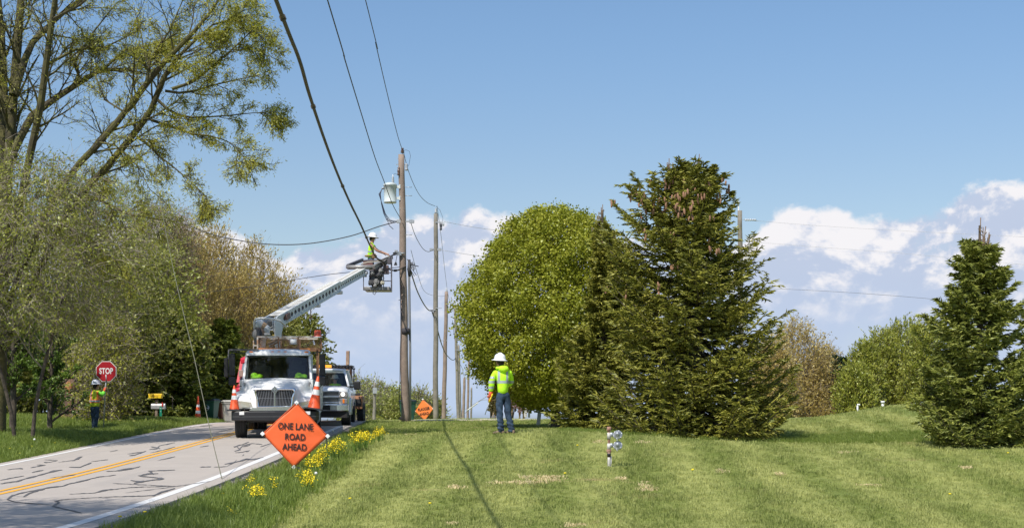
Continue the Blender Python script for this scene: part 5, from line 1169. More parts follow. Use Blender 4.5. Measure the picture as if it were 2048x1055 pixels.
# ---------------------------------------------------------------- trash bins
BING = mat('bin_green', (0.028, 0.115, 0.07), .5, var=.15, vscale=5); BINL = mat('bin_lid_dark', (0.028, 0.04, 0.04), .55, var=.2, vscale=6); BINB = mat('bin_brown', (0.26, 0.10, 0.05), .6, var=.15); BINW = mat('bin_beige', (0.50, 0.47, 0.41), .6, var=.1)
def bin_(label, loc, rz, body, lid, w=.70, dd=.78, h=.98, logo=True, group='wheeled trash bins by the roadside', s=1.0):
    r = thing('trash_bin', label, 'trash bin', loc, rz, group); r.scale = (s, s, s)
    def ring(z, a, b_, y0=0): return [(-a, -b_+y0, z), (-a*.8, -b_*1.04+y0, z), (a*.8, -b_*1.04+y0, z), (a, -b_+y0, z), (a, b_+y0, z), (-a, b_+y0, z)]
    g = G(); g.loft([ring(.05, w*.36, dd*.32, .03), ring(.45, w*.42, dd*.40), ring(h-.1, w*.47, dd*.47), ring(h-.09, w*.51, dd*.51), ring(h-.02, w*.51, dd*.51)], smooth=False); g.build('tub', body, r, .012)
    g = G(); g.loft([ring(h-.02, w*.54, dd*.54), ring(h+.02, w*.54, dd*.54), ring(h+.07, w*.42, dd*.42)], smooth=False); g.box((0, dd*.55, h-.01), (w*.8, .05, .06)); g.build('lid', lid, r, .012)
    for sx in (-1, 1):
        g = G(); g.lathe((sx*w*.40, dd*.36, .13), [(0, -.03), (.12, -.03), (.13, 0), (.12, .03), (0, .03)], 16, axis='x'); g.build('wheel', BLACK, r)
    if logo:
        g = G(); g.lathe((0, -dd*.462, h*.66), [(.0, -.005), (.115, -.005), (.115, .0), (.0, 0)], 22, axis='y')
        g.build('emblem', REFLW, r)
        g = G(); g.lathe((0, -dd*.462, h*.66), [(.0, -.008), (.085, -.008), (.085, -.005), (.0, -.005)], 20, axis='y'); g.build('emblem_inner', body, r)
        g = G(); P = [(-.10+.2*k/10, .02*math.sin(k*.63*1.0)) for k in range(11)]; g.add([(x, -dd*.462-.0095, h*.66+z-.022) for x, z in P]+[(x, -dd*.462-.0095, h*.66+z+.022) for x, z in P], [(k, k+1, k+12, k+11) for k in range(10)]); g.build('emblem_wave', REFLW, r, auto=False)
    return r
bin_('dark green wheeled bin left of the tall cone', foot(384, 62.5), .25, BING, BINL)
bin_('dark green wheeled bin right of the tall cone in front of a brown one', foot(419, 62.0), -.12, BING, BINL)
bin_('brown wheeled bin half hidden behind the dark green one', foot(437, 63.2), -.2, BINB, BINL, logo=False)
bin_('beige wheeled bin partly hidden behind the front bumper of the bucket truck', foot(460, 60.5), .3, BINW, BINW, logo=False, s=.92)
bin_('green wheeled bin standing right behind the nearest utility pole', foot(815.5, 57.5), .5, BING, BINL, w=.62, dd=.66, logo=False, s=.86)

# ---------------------------------------------------------------- mailbox, newspaper box, address plate
MB = foot(321, 56)
r = thing('mailbox', 'grey metal mailbox on a wooden post under a yellow newspaper box', 'mailbox', MB)
s_ = 56/F; zz = lambda y: H0+(YH-y)*s_-MB.z
xx = lambda px: (px-CX)*s_-MB.x
g = G(); g.box((xx(313), 0, (zz(843)+zz(800))/2), (.10, .10, zz(800)-zz(846))); g.build('post', mat('post_wood', (0.20, 0.15, 0.11), .9, var=.25, vscale=8), r, .008)
def halfround(x0, x1, z0, z1, dy, axis='x'):
    w = dy/2; pr = [(-w, z0), (w, z0)]+[(w*math.cos(a), z1-w+w*math.sin(a)) for a in np.linspace(0, math.pi, 9)]
    return pr
g = G(); pr = [(-.095, zz(817)), (.095, zz(817))]+[(.095*math.cos(a), zz(811)+.10*math.sin(a)) for a in np.linspace(0, math.pi, 9)]
g.prism(pr, xx(303), xx(329.5), 'x'); g.build('box', mat('mailbox_grey', (0.40, 0.40, 0.40), .45, .3, var=.1), r, .006)
g = G(); pr2 = [(a*1.06, (z-zz(813))*1.04+zz(813)) for a, z in pr]; g.prism(pr2, xx(329.5), xx(330.6), 'x'); g.build('door', GALV, r)
g = G(); g.bar((xx(326), -.11, zz(812)), (xx(326), -.11, zz(804)), .02, .05); g.build('flag', mat('flag_red', (.5, .03, .02), .5), r)
r = thing('newspaper_box', 'bright yellow newspaper delivery box mounted above the grey mailbox', 'newspaper box', MB)
g = G(); x0, x1 = xx(298), xx(326); g.prism([(x0+.02, zz(796)), (x1-.05, zz(796)), (x1, zz(786.5)), (x0, zz(786.5))], -.14, .14, 'y'); g.build('tube_body', mat('yellow_plastic', (0.86, 0.56, 0.02), .5), r, .015)
g = G(); g.box(((x0+x1)/2-.02, -.143, zz(791)), (.30, .004, .035)); g.build('faded_print', mat('faded_print', (.62, .36, .03), .7), r)
g = G(); g.bar((xx(312), .08, zz(796)-.0), (xx(312), .08, 0), .035, .035); g.build('post', STEELD, r)
r = thing('address_marker', 'small green address plate on a stake beside the mailbox post', 'address sign', foot(321.5, 55))
g = G(); g.box((0, 0, .42), (.09, .01, .40)); g.build('plate', mat('plate_green', (0.0, 0.20, 0.12), .5), r, .003)
lettering('4', .085, (0, -.0075, .54), REFLW, r); lettering('1', .085, (0, -.0075, .42), REFLW, r)
g = G(); g.bar((0, .012, .6), (0, .012, 0), .03, .01); g.build('stake', GALV, r)

# ---------------------------------------------------------------- fence, meters, pipes
def fence():
    d = 49; b = foot(1078, d); s = d/F; zz = lambda y: H0+(YH-y)*s-b.z; xx = lambda px: (px-CX)*s-b.x
    r = thing('rail_fence', 'short run of weathered white board fence under the round tree', 'fence', b)
    for (pa, ya, pb, yb, w, dy) in [(1076, 847, 1082, 795, .13, 0), (1052.5, 827, 1053.5, 793, .10, 1.6), (1060, 828, 1061, 795, .08, 1.9), (1111, 848, 1112, 812, .05, .1)]:
        g = G(); k = (d+dy)/d; g.bar((xx(pa)+(k-1)*xx(pa), dy, zz(ya)-.12), (xx(pb)+(k-1)*xx(pb), dy, zz(yb)), w, w); g.build('post', WEATHW, r, .01)
    for (pa, ya, pb, yb, h) in [(1082, 800, 1112, 811, .12), (1083, 821, 1114, 829, .12), (1059, 809, 1077, 808, .11), (1060, 791, 1078, 797, .10)]:
        g = G(); g.bar((xx(pa), .09 if pa > 1080 else .5, zz(ya)), (xx(pb), .15 if pa > 1080 else .2, zz(yb)), .03, h); g.build('rail', WEATHW, r, .004)
fence()
METG = mat('meter_grey', (0.36, 0.38, 0.40), .45, .5, var=.3, vscale=30); PIPER = mat('pipe_rust', (0.30, 0.12, 0.07), .85, col2=(0.42, 0.30, 0.24), var=.3, vscale=14); PIPEW = mat('pipe_white', (0.55, 0.52, 0.47), .7, var=.2, vscale=12)
def regulator(r, x, z, sg=1, k=1.0):
    g = G(); g.cyl((x-sg*.16*k, 0, z), (x-sg*.05*k, 0, z), .022*k, n=10); g.cyl((x-sg*.11*k, 0, z-.035*k), (x-sg*.11*k, 0, z+.04*k), .028*k, n=10); g.build('valve', METG, r)
    g = G(); a = math.radians(28)*sg; M = Matrix.Translation((x, -.01, z))@Matrix.Rotation(-a*.6, 4, 'Y')@Matrix.Rotation(math.radians(62), 4, 'X')
    g.lathe((0, 0, 0), [(0, -.045), (.03, -.045), (.05, -.035), (.068, -.012), (.082, -.010), (.082, .010), (.068, .012), (.055, .035), (.035, .045), (.03, .075), (0, .078)], 20)
    rg = g.build('regulator', METG, r, M=M@Matrix.Scale(k, 4))
    for q in range(6):
        th = q*math.pi/3; g = G(); g.cyl((.074*math.cos(th), .074*math.sin(th), -.017), (.074*math.cos(th), .074*math.sin(th), .017), .006, n=6); g.build('bolt', GALV, rg, M=M@Matrix.Scale(k, 4))
    g = G(); g.cyl((x-.02, -.03, z-.06*k), (x-.01, -.04, z-.095*k), .012*k, n=8); g.build('vent', REFLW, r)
def meter(label, px, ybase, d, ytop, sg=1):
    b = foot(px, d); s = d/F; zz = lambda y: H0+(YH-y)*s-b.z
    r = thing('gas_riser', label, 'gas pipe', b)
    zt = H0+(YH-ytop)*s-b.z; k = zt/.70
    g = G(); g.tube([(0, 0, -.1), (0, 0, .24*k)], .026, 12); g.tube([(.035, .02, -.1), (.03, .02, .2*k)], .018, 8); g.build('lower_pipe', PIPEW, r)
    g = G(); g.cyl((0, 0, .18*k), (0, 0, .27*k), .030, n=12); g.cyl((-.045, 0, .28*k), (.04, 0, .28*k), .026, n=10); g.ball((0, 0, .29*k), (.042, .038, .05), 0); g.build('stop_valve', PIPER, r)
    g = G(); g.cyl((0, 0, .19*k), (0, 0, .245*k), .034, n=12); g.build('collar', BLACK, r)
    g = G(); g.cyl((0, 0, .30*k), (0, 0, zt), .023, n=12); g.cyl((0, 0, zt-.07*k), (0, 0, zt+.005), .036, n=12); g.cyl((-.04, 0, zt-.055*k), (.03, 0, zt-.055*k), .022, n=10); g.build('upper_pipe', PIPER, r)
    for z in (.36*k, .545*k):
        g = G(); g.cyl((0, 0, z-.055*k), (0, 0, z+.055*k), .034, n=12); g.build('coupling', PIPEW, r); regulator(r, .155*sg, z+.02, sg, k)
    return r
meter('rusty gas riser pipe with two round grey regulators standing alone on the lawn', 1218, 932, 25, 853)
d = 45.5; b = foot(1112, d)
r = thing('gas_riser', 'second rusty gas riser with a grey meter at the fence end by the spruces', 'gas pipe', b); s_ = d/F; zz = lambda y: H0+(YH-y)*s_-b.z
g = G(); g.cyl((0, 0, -.1), (0, 0, .35), .022, n=10); g.build('lower_pipe', PIPEW, r)
g = G(); g.cyl((0, 0, .30), (0, 0, zz(812)), .02, n=10); g.ball((0, 0, zz(829)), (.06, .05, .075)); g.build('upper_pipe', PIPER, r)
g = G(); g.box((-.11, 0, zz(811)), (.12, .12, .13)); g.ball((-.12, 0, zz(822)), (.06, .06, .09)); g.cyl((-.11, 0, zz(809)), (.0, 0, zz(809)), .02, n=8); g.build('meter_body', METG, r, .02)
for px, y0, y1, w, lab in [(1765.5, 811, 801, .13, 'short white capped pipe on top of the grassy mound'), (1715, 815, 808, .08, 'tiny white bent vent pipe left on the grassy mound')]:
    d = 50.5; b = foot(px, d); r = thing('vent_pipe', lab, 'pipe', b); zt = max(.12, H0+(YH-y1)*d/F-b.z)
    g = G(); g.cyl((0, 0, -.1), (0, 0, zt-.05), w*.38, n=14); g.build('pipe', WHITEP, r)
    g = G()
    if w > .1: g.cyl((0, 0, zt-.08), (0, 0, zt), w*.55, n=16)
    else: g.tube([(0, 0, zt-.07), (.01, 0, zt), (.07, 0, zt), (.075, 0, zt-.04)], .03, 10)
    g.build('cap', WHITEP, r)
# white guide rod of the second pole's guy and its wire
a = foot(920, 62); cable('guy_wire', 'slim guy line with a white plastic guard slanting up right from the crest', [a, (940, 816, 61.5), (962, 800, 61), (985, 795, 60), (1040, 760, 60)], .010, WIREP, 4)
cable('guy_guard', 'white plastic guard tube sleeved over the slim guy line at the crest', [at(934, 820, 61.6), at(945, 812.5, 61.4), at(956, 804.5, 61.1)], .028, WHITEP, 3, cat='guard tube')

# ---------------------------------------------------------------- broken stump
def stump():
    b = foot(150, 50.5); s = 50.5/F; r = thing('tree_stump', 'tall broken brown stump with an orange rotted hollow near its top', 'stump', b)
    H = H0+(YH-757)*s-b.z; rr = random.Random(2); rings = []
    for k in range(12):
        z = H*k/11; rad = .42-.24*(k/11)**.6; ring = []
        for j in range(18):
            th = j*2*math.pi/18; q = rad*(1+.16*math.sin(th*3+k*.5)+.10*math.sin(th*7+k)+rr.uniform(-.07, .07)); ring.append((q*math.cos(th)-.16*(k/11), q*math.sin(th)*.9, z+(rr.uniform(-.15, .12) if k == 11 else 0)-(.12 if k == 0 else 0)))
        rings.append(ring)
    g = G(); g.loft(rings); g.build('trunk', mat('stump_bark', (0.17, 0.095, 0.06), .95, col2=(0.08, 0.05, 0.035), var=.3, vscale=6, bump=.9, bscale=12), r)
    g = G(); g.ball((-.17, -.20, H*.79), (.13, .05, .22), 0, 14, 10); g.build('rot_hollow', mat('rotten_wood', (0.50, 0.22, 0.09), .95, col2=(0.25, 0.10, 0.05), var=.3, vscale=16), r)
    g = G()
    for k in range(22):
        a = Vector((rr.uniform(-.2, .9), rr.uniform(-.4, .1), 0)); e = a+Vector((rr.uniform(-.5, .5), rr.uniform(-.2, .2), rr.uniform(.2, 1.1))); g.tube([a, (a+e)/2+Vector((rr.uniform(-.1, .1), 0, .1)), e], [.02, .015, .008], 5)
    g.build('dead_branches', GREYB, r)
    g = G(); g.add([(-.8, -.5, .0), (-.2, -.62, .02), (-.1, -.2, .12), (-.45, -.1, .2), (-.75, -.2, .1)], [(0, 1, 2, 3, 4)]); g.build('torn_bark', mat('torn_bark', (.4, .2, .12), .9), r)
stump()
# ---------------------------------------------------------------- vehicles
TRUCKW = mat('truck_white', (0.74, 0.74, 0.73), .5, var=.05, vscale=2.5, coat=.05, spec=.3)
CHROME = mat('chrome', (0.75, 0.76, 0.78), .12, 1.0)
def glass_mat(name, tint, dark=.45):
    m = bpy.data.materials.new(name); m.use_nodes = True; nt = m.node_tree; nt.nodes.clear()
    gl = N(nt, 'ShaderNodeBsdfGlossy'); gl.inputs['Roughness'].default_value = .03; tr = N(nt, 'ShaderNodeBsdfTransparent'); tr.inputs[0].default_value = (*tint, 1)
    f = N(nt, 'ShaderNodeFresnel'); f.inputs[0].default_value = 1.5; k = math_(nt, 'ADD', math_(nt, 'MULTIPLY', f.outputs[0], 1.0), .04, clamp=True)
    mx = N(nt, 'ShaderNodeMixShader'); nt.links.new(k, mx.inputs[0]); nt.links.new(tr.outputs[0], mx.inputs[1]); nt.links.new(gl.outputs[0], mx.inputs[2])
    o = N(nt, 'ShaderNodeOutputMaterial'); nt.links.new(mx.outputs[0], o.inputs[0]); MATS[name] = m; return m
GLASS = glass_mat('window_glass', (0.62, 0.70, 0.70)); LENS = glass_mat('lamp_lens', (0.85, 0.85, 0.82))
INTER = mat('cab_interior', (0.05, 0.05, 0.052), .8); AMBER = mat('amber_lens', (0.85, 0.22, 0.02), .3); SEATM = mat('seat_grey', (0.09, 0.09, 0.10), .9)
HIVIS = mat('hi_vis_yellow', (0.52, 0.92, 0.02), .75, var=.10, vscale=9, emit=None, bump=.6, bscale=9); TYRE = mat('tyre_rubber', (0.022, 0.022, 0.023), .8, var=.2, vscale=10, bump=.5, bscale=50)
RIMM = mat('rim_white', (0.45, 0.45, 0.44), .5, var=.2, vscale=9); GREYP = mat('body_grey_white', (0.62, 0.63, 0.60), .4, var=.08, vscale=2)
def wheel(root, x, y, R, w, dual=False, rim=RIMM, tilt=None):
    z = R-.012
    for k in ((0, 1) if dual else (0,)):
        xx_ = x-(math.copysign(w+.05, x))*k if dual else x
        g = G(); pr = [(R*.56, -w/2), (R*.62, -w*.52), (R*.90, -w*.53), (R*.975, -w*.45), (R, -w*.36)]
        for q in (-.18, 0, .18): pr += [(R, w*(q-.055)), (R*.972, w*(q-.03)), (R*.972, w*(q+.03)), (R, w*(q+.055))]
        pr += [(R, w*.36), (R*.975, w*.45), (R*.90, w*.53), (R*.62, w*.52), (R*.56, w/2)]
        g.lathe((xx_, y, z), pr, 32, axis='x'); ty = g.build('wheel', TYRE, root)
        s = 1 if x > 0 else -1
        g = G(); g.lathe((xx_, y, z), [(R*.58, s*w*.45), (R*.55, s*w*.30), (R*.5, s*w*.12), (R*.26, s*w*.10), (R*.22, s*w*.34), (0, s*w*.36)], 24, axis='x'); g.lathe((xx_, y, z), [(R*.58, -s*w*.45), (R*.5, -s*w*.3), (0, -s*w*.3)], 24, axis='x'); g.build('rim', rim, ty)
def placed(px, d, rz, name, label, group=None, cat='truck', pitch=.0, roll=0.0):
    x = (px-CX)/F*d; z = gz(x, d)
    rot = (pitch, roll, rz); r = thing(name, label, cat, (x, d, z), rot=rot, group=group)
    return r, Matrix.Translation((x, d, z))@Euler(rot).to_matrix().to_4x4()
TR, TM = placed(550, 38.6, .120, 'bucket_truck', 'white utility bucket truck with its boom raised and a rusty deck rack, facing the camera', pitch=.016, roll=-.004)
TI = TM.inverted()
def hood_z(x, v):                                       # v 0 nose .. 1 windscreen
    a = abs(x); hw = .60+.30*v; hc = 1.39+.30*v**.85-.10*(max(0, .12-v)/.12)**2
    top = hc-.05*(x/hw)**2
    fz = 1.09+.17*math.sin(min(1, max(0, (v+.05)/.75))*math.pi*.62)-.05*(max(0, .10-v)/.10)**2
    fz -= .10*max(0, (a-.95)/.23)**2
    t = min(1, max(0, (a-hw+.02)/(.13))); t = t*t*(3-2*t)
    if v > .8: fz = fz+(top-fz)*min(1, (v-.8)/.2)*.25
    return top*(1-t)+fz*t
def truck_front():
    # hood with fenders: a height field skin closed down to the bumper
    xs = np.linspace(-1.16, 1.16, 49); rings = []
    for v in (-.02, .0, .02, .05, .09, .15, .25, .4, .55, .7, .85, 1.0):
        y = .17+1.42*v+ (0.13*0); ring = []
        for x in xs:
            nose = .16*(abs(x)/1.16)**2.5*(1-min(1, v/.35)) if v < .35 else 0
            z = hood_z(x, max(v, 0)); 
            if v < 0: z = .84
            ring.append((x, y+nose+(0.04 if v < 0 else 0)*0, z))
        rings.append(ring)
    g = G(); g.loft(rings, closed=False, cap=False)
    # fender sides
    for sx in (-1, 1):
        L = []
        for v in (0, .02, .05, .09, .15, .25, .4, .55, .7, .85, 1.0):
            y = .17+1.42*v; nose = .16*(1-min(1, v/.35)) if v < .35 else 0; z = hood_z(1.16, v); yy = y+nose
            arch = math.sqrt(max(0, .60**2-(yy-.95)**2)) if abs(yy-.95) < .60 else 0; L.append([(sx*1.16, yy, z), (sx*1.19, yy, z-.06), (sx*1.19, yy, max(.72, min(z-.08, .50+arch)))])
        g.loft(L, closed=False, cap=False)
    g.build('hood', TRUCKW, TR)
    # hood side intake and firewall
    for sx in (1, -1):
        g = G(); g.add([(sx*.925, 1.22, 1.43), (sx*.93, 1.50, 1.47), (sx*.935, 1.52, 1.60), (sx*.92, 1.40, 1.56)], [(0, 1, 2, 3)]); g.build('hood_intake', BLACK, TR, auto=False)
    g = G(); g.box((0, 1.62, 1.2), (2.0, .06, .9)); g.box((0, .9, .95), (1.1, 1.3, .5)); g.box((0, .45, .78), (1.9, .15, .22)); g.build('engine_bay', BLACK, TR)
    GM = Matrix.Translation((0, -.085, 0))
    # grille surround, bars, emblem
    def rim(w0, w1, z0, z1, y): return [(-w0, y, z0), (-w0*1.02, y, (z0+z1)/2), (-w1, y, z1-.05), (-w1+.05, y-.0, z1), (w1-.05, y, z1), (w1, y, z1-.05), (w0*1.02, y, (z0+z1)/2), (w0, y, z0)]
    g = G(); A, Bv = rim(.50, .585, .86, 1.40, .10), rim(.435, .52, .90, 1.345, .10); n = 8
    A2 = [(x, y+.10, z) for x, y, z in A]; B2 = [(x, y+.09, z) for x, y, z in Bv]
    A3 = [(x*.985, y-.035, (z-1.13)*.97+1.13) for x, y, z in A]; B3 = [(x*1.02, y-.03, (z-1.12)*1.02+1.12) for x, y, z in Bv]
    g.loft([A2, A, A3, B3, Bv, B2], cap=False); g.build('grille_surround', CHROME, TR, M=GM)
    g = G(); g.prism([(x, z) for x, _, z in Bv], .17, .19); g.build('radiator', mat('radiator_black', (0.012, 0.012, 0.013), .8), TR, M=GM)
    g = G()
    for k in range(23):
        t = (k-11)/11; 
        if abs(k-11) < 1: continue
        g.bar((t*.425, .125, .905), (t*.505, .125, 1.34), .0085, .05, up=(0, 1, 0))
    g.bar((-.47, .14, 1.12), (.47, .14, 1.12), .012, .01)
    o = g.build('grille_bars', mat('grille_metal', (0.33, 0.34, 0.36), .45, .3), TR, auto=False, M=GM); o['kind'] = 'stuff'
    g = G(); g.bar((0, .11, .90), (0, .11, 1.30), .035, .035); g.build('grille_centre_bar', CHROME, TR, M=GM)
    g = G(); 
    def dia(r_, y0, y1, mi): g.prism([(0, 1.345-r_*1.05), (r_*.92, 1.345), (0, 1.345+r_*1.05), (-r_*.92, 1.345)], y0, y1, 'y', mi)
    dia(.105, .045, .10, 0); dia(.082, .040, .046, 1); dia(.066, .036, .041, 0); g.prism([(0, 1.30), (.046, 1.335), (0, 1.37), (-.046, 1.335)], .033, .037, 'y', 1); g.prism([(-.013, 1.315), (.013, 1.315), (.013, 1.385), (-.013, 1.385)], .031, .034, 'y', 0); g.build('emblem', [CHROME, BLACK], TR, M=GM)
    # lower valance, bumper, tow hooks
    g = G(); g.prism([(-.62, .86), (-.70, .78), (.70, .78), (.62, .86)], .03, .25); g.build('grille_valance', CHROME, TR)
    g = G(); P = [(-1.20, .26), (-1.12, .10), (-.80, .01), (0, -.03), (.80, .01), (1.12, .10), (1.20, .26), (1.20, .40), (-1.20, .40)]
    g.prism(P, .50, .765, 'z'); g.build('bumper', mat('bumper_black', (0.02, 0.02, 0.022), .4), TR, .025)
    g = G(); g.prism([(x, y-.012) for x, y in P[:7]]+[(1.2, .4), (-1.2, .4)], .60, .625, 'z'); g.build('bumper_groove', mat('bumper_grey', (.07, .07, .072), .4), TR)
    for x0 in (-.90, .90): g = G(); g.box((x0, -.005+.02, .71), (.13, .03, .09)); g.build('marker_plate', WHITEP, TR)
    # headlights: housing, lens, amber
    for sx in (-1, 1):
        g = G(); g.add([(sx*.60, .205, .83), (sx*1.13, .33, .83), (sx*1.14, .345, 1.00), (sx*.98, .26, 1.045), (sx*.66, .19, 1.0)], [(0, 1, 2, 3, 4)]); g.add([(sx*.70, .16, .87), (sx*.92, .20, .87), (sx*.94, .21, .99), (sx*.74, .165, .99)], [(0, 1, 2, 3)])
        h = g.build('headlight', mat('headlight_reflector', (.55, .52, .42), .25, .5), TR, auto=False)
        g = G(); g.loft([[(sx*.60, .19, .82), (sx*.90, .235, .82), (sx*1.14, .32, .83)], [(sx*.62, .165, .90), (sx*.92, .205, .90), (sx*1.155, .30, .91)], [(sx*.66, .17, 1.005), (sx*.93, .215, 1.05), (sx*1.15, .32, 1.01)]], closed=False, cap=False); g.build('lens', mat('cloudy_lens', (0.42, 0.40, 0.32), .15, alpha=.6, coat=.8), h, auto=False)
        g = G(); g.ball((sx*.82, .235, .925), (.075, .03, .06)); g.build('bulb_reflector', CHROME, h)
        g = G(); g.ball((sx*1.05, .30, .92), (.045, .03, .05)); g.build('turn_signal', AMBER, h)
truck_front()
def truck_cab():
    # shell: lower body, pillars, roof
    def ring(y, wb, wt, z0, z1, zr): return [(-wb, y, z0), (-wb, y, 1.62), (-wt, y, z1), (-wt+.10, y, zr), (wt-.10, y, zr), (wt, y, z1), (wb, y, 1.62), (wb, y, z0)]
    g = G()
    for sx in (-1, 1):
        g.prism([(1.55, .72), (3.05, .72), (3.05, 1.64), (1.55, 1.64)], sx*.98-.03, sx*.98+.03, 'x')
        g.loft([[(sx*.99, 1.58, 1.62), (sx*.90, 1.58, 1.62), (sx*.90, 1.66, 1.62), (sx*.99, 1.70, 1.62)], [(sx*.93, 2.03, 2.36), (sx*.85, 2.03, 2.36), (sx*.85, 2.10, 2.36), (sx*.93, 2.14, 2.36)]], smooth=False)
        g.loft([[(sx*.99, 2.72, 1.62), (sx*.92, 2.72, 1.62), (sx*.92, 3.05, 1.62), (sx*.99, 3.05, 1.62)], [(sx*.94, 2.72, 2.36), (sx*.87, 2.72, 2.36), (sx*.87, 3.03, 2.36), (sx*.94, 3.03, 2.36)]], smooth=False)
    g.box((0, 3.04, 1.55), (1.95, .04, 1.66)); g.box((0, 1.62, 1.60), (1.9, .10, .10))
    g.build('cab', TRUCKW, TR, .01)
    rr = []
    for y, w, z0, z1 in ((1.90, .88, 2.335, 2.355), (1.93, .90, 2.335, 2.42), (2.05, .92, 2.34, 2.475), (2.5, .93, 2.34, 2.52), (2.98, .93, 2.34, 2.51), (3.06, .91, 2.34, 2.46)):
        rr.append([(-w, y, z0), (-w-.01, y, (z0+z1)/2), (-w+.06, y, z1-.012), (-w*.5, y, z1+.01), (0, y, z1+.016), (w*.5, y, z1+.01), (w-.06, y, z1-.012), (w+.01, y, (z0+z1)/2), (w, y, z0)])
    g = G(); g.loft(rr); g.build('roof', TRUCKW, TR)
    for x in (-.74, -.13, .05, .23, .84):
        g = G(); g.ball((x-.02, 1.965, 2.435), (.062, .035, .026)); g.build('marker_light', AMBER, TR)
    g = G(); n = 8
    rows = []
    for k in range(7):
        t = k/6; z = 1.655+.69*t; w = .905-.055*t; rows.append([(-w+2*w*i/n, 1.60+.40*t-.07*(1-(2*i/n-1)**2), z) for i in range(n+1)])
    g.loft(rows, closed=False, cap=False); g.build('windshield', GLASS, TR, auto=False)
    g = G(); rows2 = [rows[0], rows[-1]]
    g.tube([(x, y-.005, z) for x, y, z in rows[0]], .018, 6); g.tube([(x, y-.005, z) for x, y, z in rows[-1]], .018, 6)
    for e in (0, -1): g.tube([(r_[e][0], r_[e][1]-.005, r_[e][2]) for r_ in rows], .016, 6)
    g.build('windshield_gasket', BLACK, TR)
    for sx in (-1, 1):
        g = G(); g.add([(sx*.975, 1.75, 1.65), (sx*.975, 2.70, 1.65), (sx*.93, 2.70, 2.32), (sx*.925, 2.08, 2.32)], [(0, 1, 2, 3)]); g.build('side_window', GLASS, TR, auto=False)
        g = G(); g.bar((sx*.35-.2, 1.54, 1.668), (sx*.35+.35, 1.56, 1.70), .02, .02); g.build('wiper', BLACK, TR)
    # interior
    g = G(); g.box((0, 2.35, .95), (1.85, 1.3, .06)); g.box((0, 1.78, 1.53), (1.78, .34, .22)); g.box((0, 2.98, 1.6), (1.85, .04, 1.4)); g.build('dashboard', INTER, TR, .02)
    for x in (-.5, .5):
        g = G(); g.box((x, 2.55, 1.25), (.55, .5, .22)); g.box((x, 2.78, 1.68), (.52, .16, .75)); g.box((x, 2.78, 2.13), (.3, .12, .2)); g.build('seat', SEATM, TR, .05)
    g = G(); g.tube([(.52+.22*math.cos(a), 2.08-.10*math.sin(a), 1.70+.17*math.sin(a)) for a in np.linspace(0, 6.283, 20)], .015, 6, cap=False); g.build('steering_wheel', BLACK, TR)
    # mirrors
    for sx, x0, sc in ((-1, -1.36, 1), (1, 1.36, 1)):
        g = G(); g.box((sx*1.28, 1.60, 2.06), (.17, .10, .62)); g.box((sx*1.28, 1.60, 1.60), (.19, .12, .25)); mr = g.build('mirror', BLACK, TR, .035)
        g = G(); g.box((sx*1.28, 1.653, 2.06), (.14, .005, .56)); g.build('mirror_glass', CHROME, mr)
        g = G(); g.tube([(sx*.93, 1.95, 2.40), (sx*1.20, 1.70, 2.43), (sx*1.29, 1.62, 2.40), (sx*1.29, 1.62, 1.50), (sx*1.20, 1.65, 1.42), (sx*.99, 1.75, 1.46)], .014, 6); g.build('mirror_arm', BLACK, mr)
    g = G(); g.box((-1.45, 1.7, 1.98), (.12, .10, .55)); g.build('side_mirror', BLACK, TR, .03)
    g = G(); g.bar((-1.40, 2.0, 2.50), (-.55, 1.98, 2.50), .06, .05); g.bar((-1.40, 2.0, 2.50), (-1.40, 1.7, 2.20), .03, .03); g.build('light_bar_mount', STEELD, TR)
    for sx in (-1, 1):
        g = G(); g.box((sx*1.0, 2.0, .62), (.30, .9, .05)); g.box((sx*1.0, 2.0, .40), (.28, .8, .04)); g.box((sx*.9, 2.0, .5), (.05, .8, .3)); g.build('step', GALV, TR)
        g = G(); g.bar((sx*1.012, 2.60, 1.40), (sx*1.012, 2.74, 1.40), .03, .03); g.build('door_handle', BLACK, TR)
truck_cab()
def truck_chassis():
    g = G()
    for sx in (-1, 1): g.bar((sx*.42, .3, .72), (sx*.42, 8.1, .72), .08, .24)
    g.bar((-.95, .95, .50), (.95, .95, .50), .12, .12); g.bar((-.95, 6.3, .50), (.95, 6.3, .50), .16, .16); g.ball((0, 6.3, .5), (.25, .25, .25)); g.bar((0, 1.2, .65), (0, 6.2, .52), .1, .1)
    g.build('chassis', STEELD, TR)
    for sx in (-1, 1): wheel(TR, sx*.98, .95, .50, .28); wheel(TR, sx*1.02, 6.3, .50, .26, dual=True)
    # service body with compartment doors
    for sx in (-1, 1):
        g = G(); g.prism([(3.25, .62), (5.55, .62), (5.65, .95), (5.85, 1.12), (6.75, 1.12), (6.95, .95), (7.05, .62), (8.2, .62), (8.2, 1.62), (3.25, 1.62)], sx*.78, sx*1.18, 'x'); g.build('service_body', GREYP, TR, .01)
        for y0, y1 in ((3.35, 4.4), (4.45, 5.5), (7.1, 8.1)):
            g = G(); g.box((sx*1.186, (y0+y1)/2, 1.16), (.02, y1-y0, .85)); dr = g.build('compartment_door', GREYP, TR, .008); g = G(); g.box((sx*1.20, (y0+y1)/2, 1.2), (.02, .14, .08)); g.build('latch', CHROME, dr)
        g = G(); g.box((sx*.98, 3.243, 1.12), (.38, .012, .92)); g.build('front_panel', GREYP, TR, .006)
        g = G(); g.box((sx*1.03, 3.20, .53), (.26, .03, .30)); g.build('mud_flap', BLACK, TR)
    g = G(); g.box((0, 5.7, 1.0), (1.58, 4.9, .08)); g.build('deck', STEELD, TR)
    g = G(); g.box((1.02, 3.0, .55), (.32, .9, .34)); g.build('fuel_tank', GALV, TR, .05)
truck_chassis()
